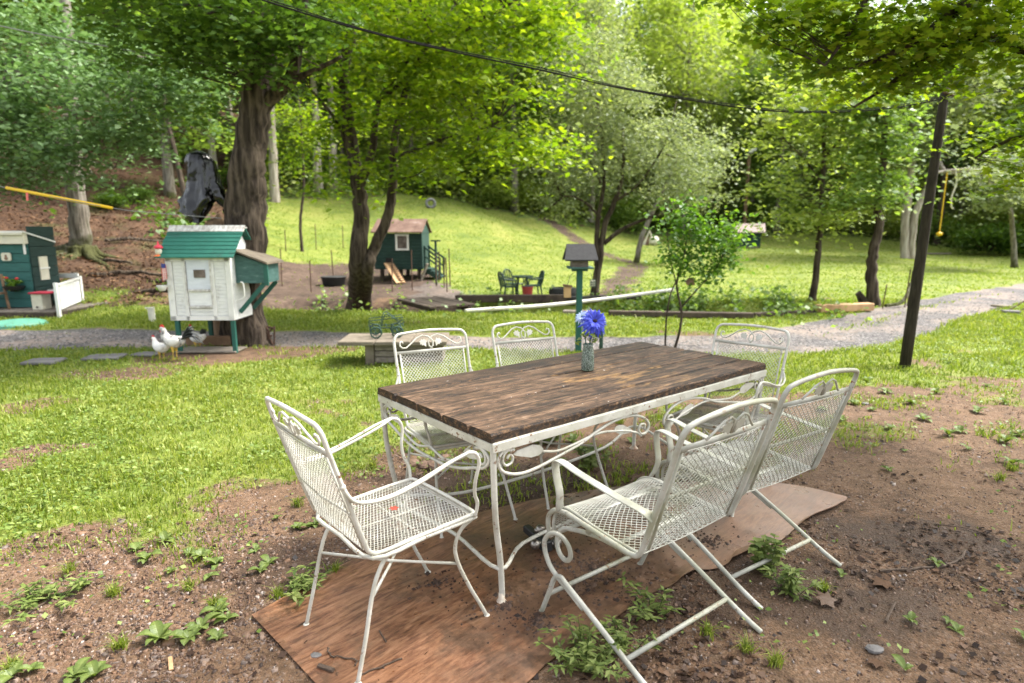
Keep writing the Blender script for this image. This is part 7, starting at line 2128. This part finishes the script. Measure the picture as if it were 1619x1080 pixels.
for i, (px, Y, a, lab) in enumerate(((805, 13.9, -1.2, 'dark green plastic chair at the left of the round green table'), (813, 14.5, -2.2, 'dark green plastic chair behind the left side of the round green table'), (843, 14.1, 1.8, 'dark green plastic chair at the right of the round green table'))):
    o = pc if i == 0 else copy_tree(pc); x = at(px, 462, Y).x; o.location = (x, Y, tz(x, Y)); o.rotation_euler = (0, 0, a); o.scale = (.92,) * 3; setp(o, lab, 'chair', 'green plastic chairs at the round table')
x = at(834, 465, 13.55).x; bk = thing('red_bucket', 'faded red bucket standing in front of the green plastic table', 'bucket', (x, 13.55, tz(x, 13.55)))
MB().lathe((0, 0, 0), [(.09, 0), (.125, .27), (.135, .27), (.135, .29), (.11, .29), (.09, .05), (.01, .03)], 16).build('pail', MAT['bucket_red'], bk); MB().lathe((0, 0, .285), [(.13, 0), (.13, .015), (.01, .03)], 16).build('lid', MAT['black_rubber'], bk)
x = at(890, 458, 13.7).x; o = MB().lathe((0, 0, 0), [(.24, 0), (.30, .05), (.32, .16), (.30, .25), (.18, .26), (.16, .16), (.17, .02)], 18, .03).build('dark_tub', MAT['black_rubber'], None); o.location = (x, 13.7, tz(x, 13.7)); setp(o, 'low black tub on the grass behind the hanging feeder', 'tub')
# old tyre on the hill
p = hit(681, 329, 14); ty = thing('weathered_tire', 'old grey tyre standing on the upper meadow below the wood', 'tyre', p + Vector((0, 0, .22)), .3); kt = p.y / FPX
MB().tube([(math.cos(a) * 6.6 * kt, 0, math.sin(a) * 6.0 * kt) for a in np.linspace(0, 2 * math.pi, 25)[:-1]], 2.3 * kt, 10, closed=True).build('tyre_ring', MAT['tyre'], ty, smooth=True)

# ---- far little hut, lamp, swing, junk
p = hit(1183, 392, 20); k = p.y / FPX; hY = p.y
hu = thing('far_hut', 'small dark green hut with a pinkish white roof on the far meadow', 'hut', p, -.35)
MB().box((0, .8, 11 * k), (34 * k, 1.6, 24 * k)).build('wall', MAT['shed_green'], hu)
for i in range(5): MB().box((0, -.02, (3 + i * 4.6) * k), (34.4 * k, .04, 4.2 * k)).build('board', MAT['shed_green'], hu)
for s in (0, 1):
    ya = -.35 if s == 0 else 1.95
    MB().add([(-21 * k, ya, 23 * k), (23 * k, ya, 23 * k), (23 * k, .8, 36 * k), (-21 * k, .8, 36 * k), (-21 * k, ya, 24.5 * k), (23 * k, ya, 24.5 * k), (23 * k, .8, 37.5 * k), (-21 * k, .8, 37.5 * k)],
             [(0, 1, 2, 3), (7, 6, 5, 4), (0, 4, 5, 1), (1, 5, 6, 2), (2, 6, 7, 3), (3, 7, 4, 0)]).build('roof', simple('pinkish_tin_%d' % s, (.42, .33, .31), (.30, .23, .21), 3, .6), hu, fixn=True)
MB().box((0, .6, 1 * k), (30 * k, 1.3, 3 * k)).build('sill', MAT['concrete'], hu)
lp = hit(1176, 372, 25); kL = lp.y / FPX
ld = thing('yard_lamp', 'tall yard lamp with a pale hooded head at the edge of the wood', 'lamp', lp)
zt3 = at(1180, 246, lp.y).z - lp.z
MB().tube([(0, 0, -.2), (0, 0, zt3)], .11, 8).build('lamp_post', MAT['brown_wood'], ld); MB().tube(catmull([(0, 0, zt3 - .3), (-.3, 0, zt3 + .1), (.1, -.1, zt3 + .2)], 4), .035, 6).build('lamp_arm', MAT['iron_green'], ld)
MB().sphere((.16, -.1, zt3 + .28), .30, 12, 8, (1, .55, .42), rot=Matrix.Rotation(-.5, 3, 'Y')).build('lamp_head', MAT['white_trim'], ld, smooth=True)
swY = 27.0; s0 = at(1498, 270, swY); sw = thing('rope_swing', 'yellow rope swing hanging from a pale branch beyond the leaning pole', 'swing', s0)
e1 = at(1485, 370, swY) - s0
MB().tube([(0, 0, 0), e1], .024, 8).build('rope', MAT['yellow'], sw); MB().sphere(e1, .11, 10, 7, (1.2, 1, .8)).build('seat', MAT['yellow'], sw, smooth=True)
wire('dead_branch', 'pale bare branch that carries the yellow rope swing', [(1470, 275, 27), (1500, 270, 27), (1540, 268, 27), (1562, 276, 27), (1566, 292, 27)], .06, 'bark_pale', cat='branch')
wire('white_rope', 'pale frayed rope end hanging beside the yellow swing rope', [(1511, 271, 27), (1512, 290, 27), (1505, 310, 27), (1504, 326, 27), (1507, 330, 27)], .035, 'cream', cat='rope')
slab('loose_board', 'grey board on the grass beyond the leaning pole', 1470, 402, (1.4, .25, .06), 'grey_wood', .1, 'board'); o = [q for q in COL.objects if q.name == 'loose_board'][0]; o.location = hit(1482, 403, 20) + Vector((0, 0, .03))
jp = hit(1026, 388, 20); jk = thing('junk_pile', 'pale and red pile of odds and ends on the far meadow left of the hut', 'junk pile', jp); kj = jp.y / FPX
MB().tube([(-.3, 0, 0), (0, 0, 22 * kj), (.3, 0, 0)], .08, 6).sphere((.25, 0, .25), .3, 9, 6, (1, .7, .8), .3, 2).build('pale_pieces', MAT['cream'], jk); MB().box((-.15, .1, .2), (.3, .2, .45)).build('red_piece', MAT['stone'], jk)
# broken stump, stakes, bent branch by the leaning maple
sb2 = hit(1362, 484, 9); o = MB().tube([(0, 0, -.05), (.02, 0, .12), (-.10, 0, .27)], [.09, .08, .05], 9, noise=.2, seed=2).build('small_stump', MAT['bark_dark'], None); o.location = sb2; setp(o, 'small broken stump beside the leaning maple', 'stump')
for px, py, h_ in ((1395, 486, .45), (1430, 484, .75), (1434, 482, .70)):
    p = hit(px, py, 9); o = MB().tube([(0, 0, -.1), (.04, 0, h_)], .012, 6).build('metal_stake', MAT['rust'], None); o.location = p; setp(o, 'thin rusty stake in the grass between the leaning maple and the pole', 'stake', 'rusty stakes by the pole')
wp = [at(1400, 484, 12), at(1425, 478, 12.2), at(1438, 458, 12.5), at(1440, 448, 12.6)]; b_ = wp[0].copy(); b_.z = tz(b_.x, b_.y)
wp[0].z = b_.z + .03; o = MB().tube([p - b_ for p in catmull(wp, 5)], .035, 7).build('bent_branch', MAT['bark_grey'], None); o.location = b_; setp(o, 'curved fallen branch just left of the pole foot', 'branch')
# boards and rusty frame on the grass at the right edge
slab('small_slab', 'pale flat stone on the grass at the right edge', 1583, 487, (.30, .22, .04), 'concrete', .3); slab('small_slab', 'dark tilted slate next to the pale flat stone at the right edge', 1598, 497, (.26, .16, .05), 'slate', -.4)
g = gnd(1612, 492); rf = thing('scrap_iron', 'small rusty frame with a tilted bar on the grass at the right edge', 'frame', (g.x, g.y, 0)); MB().tube([(-.2, 0, .02), (.35, .1, .32)], .012, 6).tube([(-.1, -.1, .0), (.4, 0, .24)], .012, 6).tube([(.1, 0, 0), (.13, 0, .17)], .01, 6).build('bars', MAT['rust'], rf); MB().tube([(.30, .05, 0), (.34, .08, .30)], .012, 6).build('leg', MAT['rust'], rf)
p = at(1091, 446, 7.75); o = MB().sphere((0, 0, 0), .055, 10, 7, (1.1, .5, .9), .5, 3).build('dead_leaf_cluster', MAT['stone'], None); o.location = p; setp(o, 'curled reddish brown dead leaf cluster caught in the sapling', 'leaves')
# logs and roots scattered on the brown bank
rg = random.Random(77)
for i, (px, py, L, a) in enumerate(((205, 440, 1.6, .2), (175, 420, 1.3, -.3), (250, 470, 2.0, .12), (270, 452, 1.2, -.15), (215, 385, 1.4, .4), (60, 400, 1.2, -.5), (330, 425, 1.4, .1), (165, 300, 1.8, .3))):
    p = hit(px, py, 10); o = MB().tube(wiggle([Vector((-L / 2, 0, 0)), Vector((0, .1, .06)), Vector((L / 2, 0, 0))], .05, rg, 4), [.05, .05, .05, .048, .045, .04, .035, .03, .02], 7, noise=.15, seed=i).build('fallen_branch', MAT['bark_dark'], None)
    o.location = p + Vector((0, 0, .06)); o.rotation_euler = (0, rg.uniform(-.05, .05), a); setp(o, 'dark fallen branch lying in the leaf litter of the brown bank', 'branch', 'fallen branches on the brown bank')
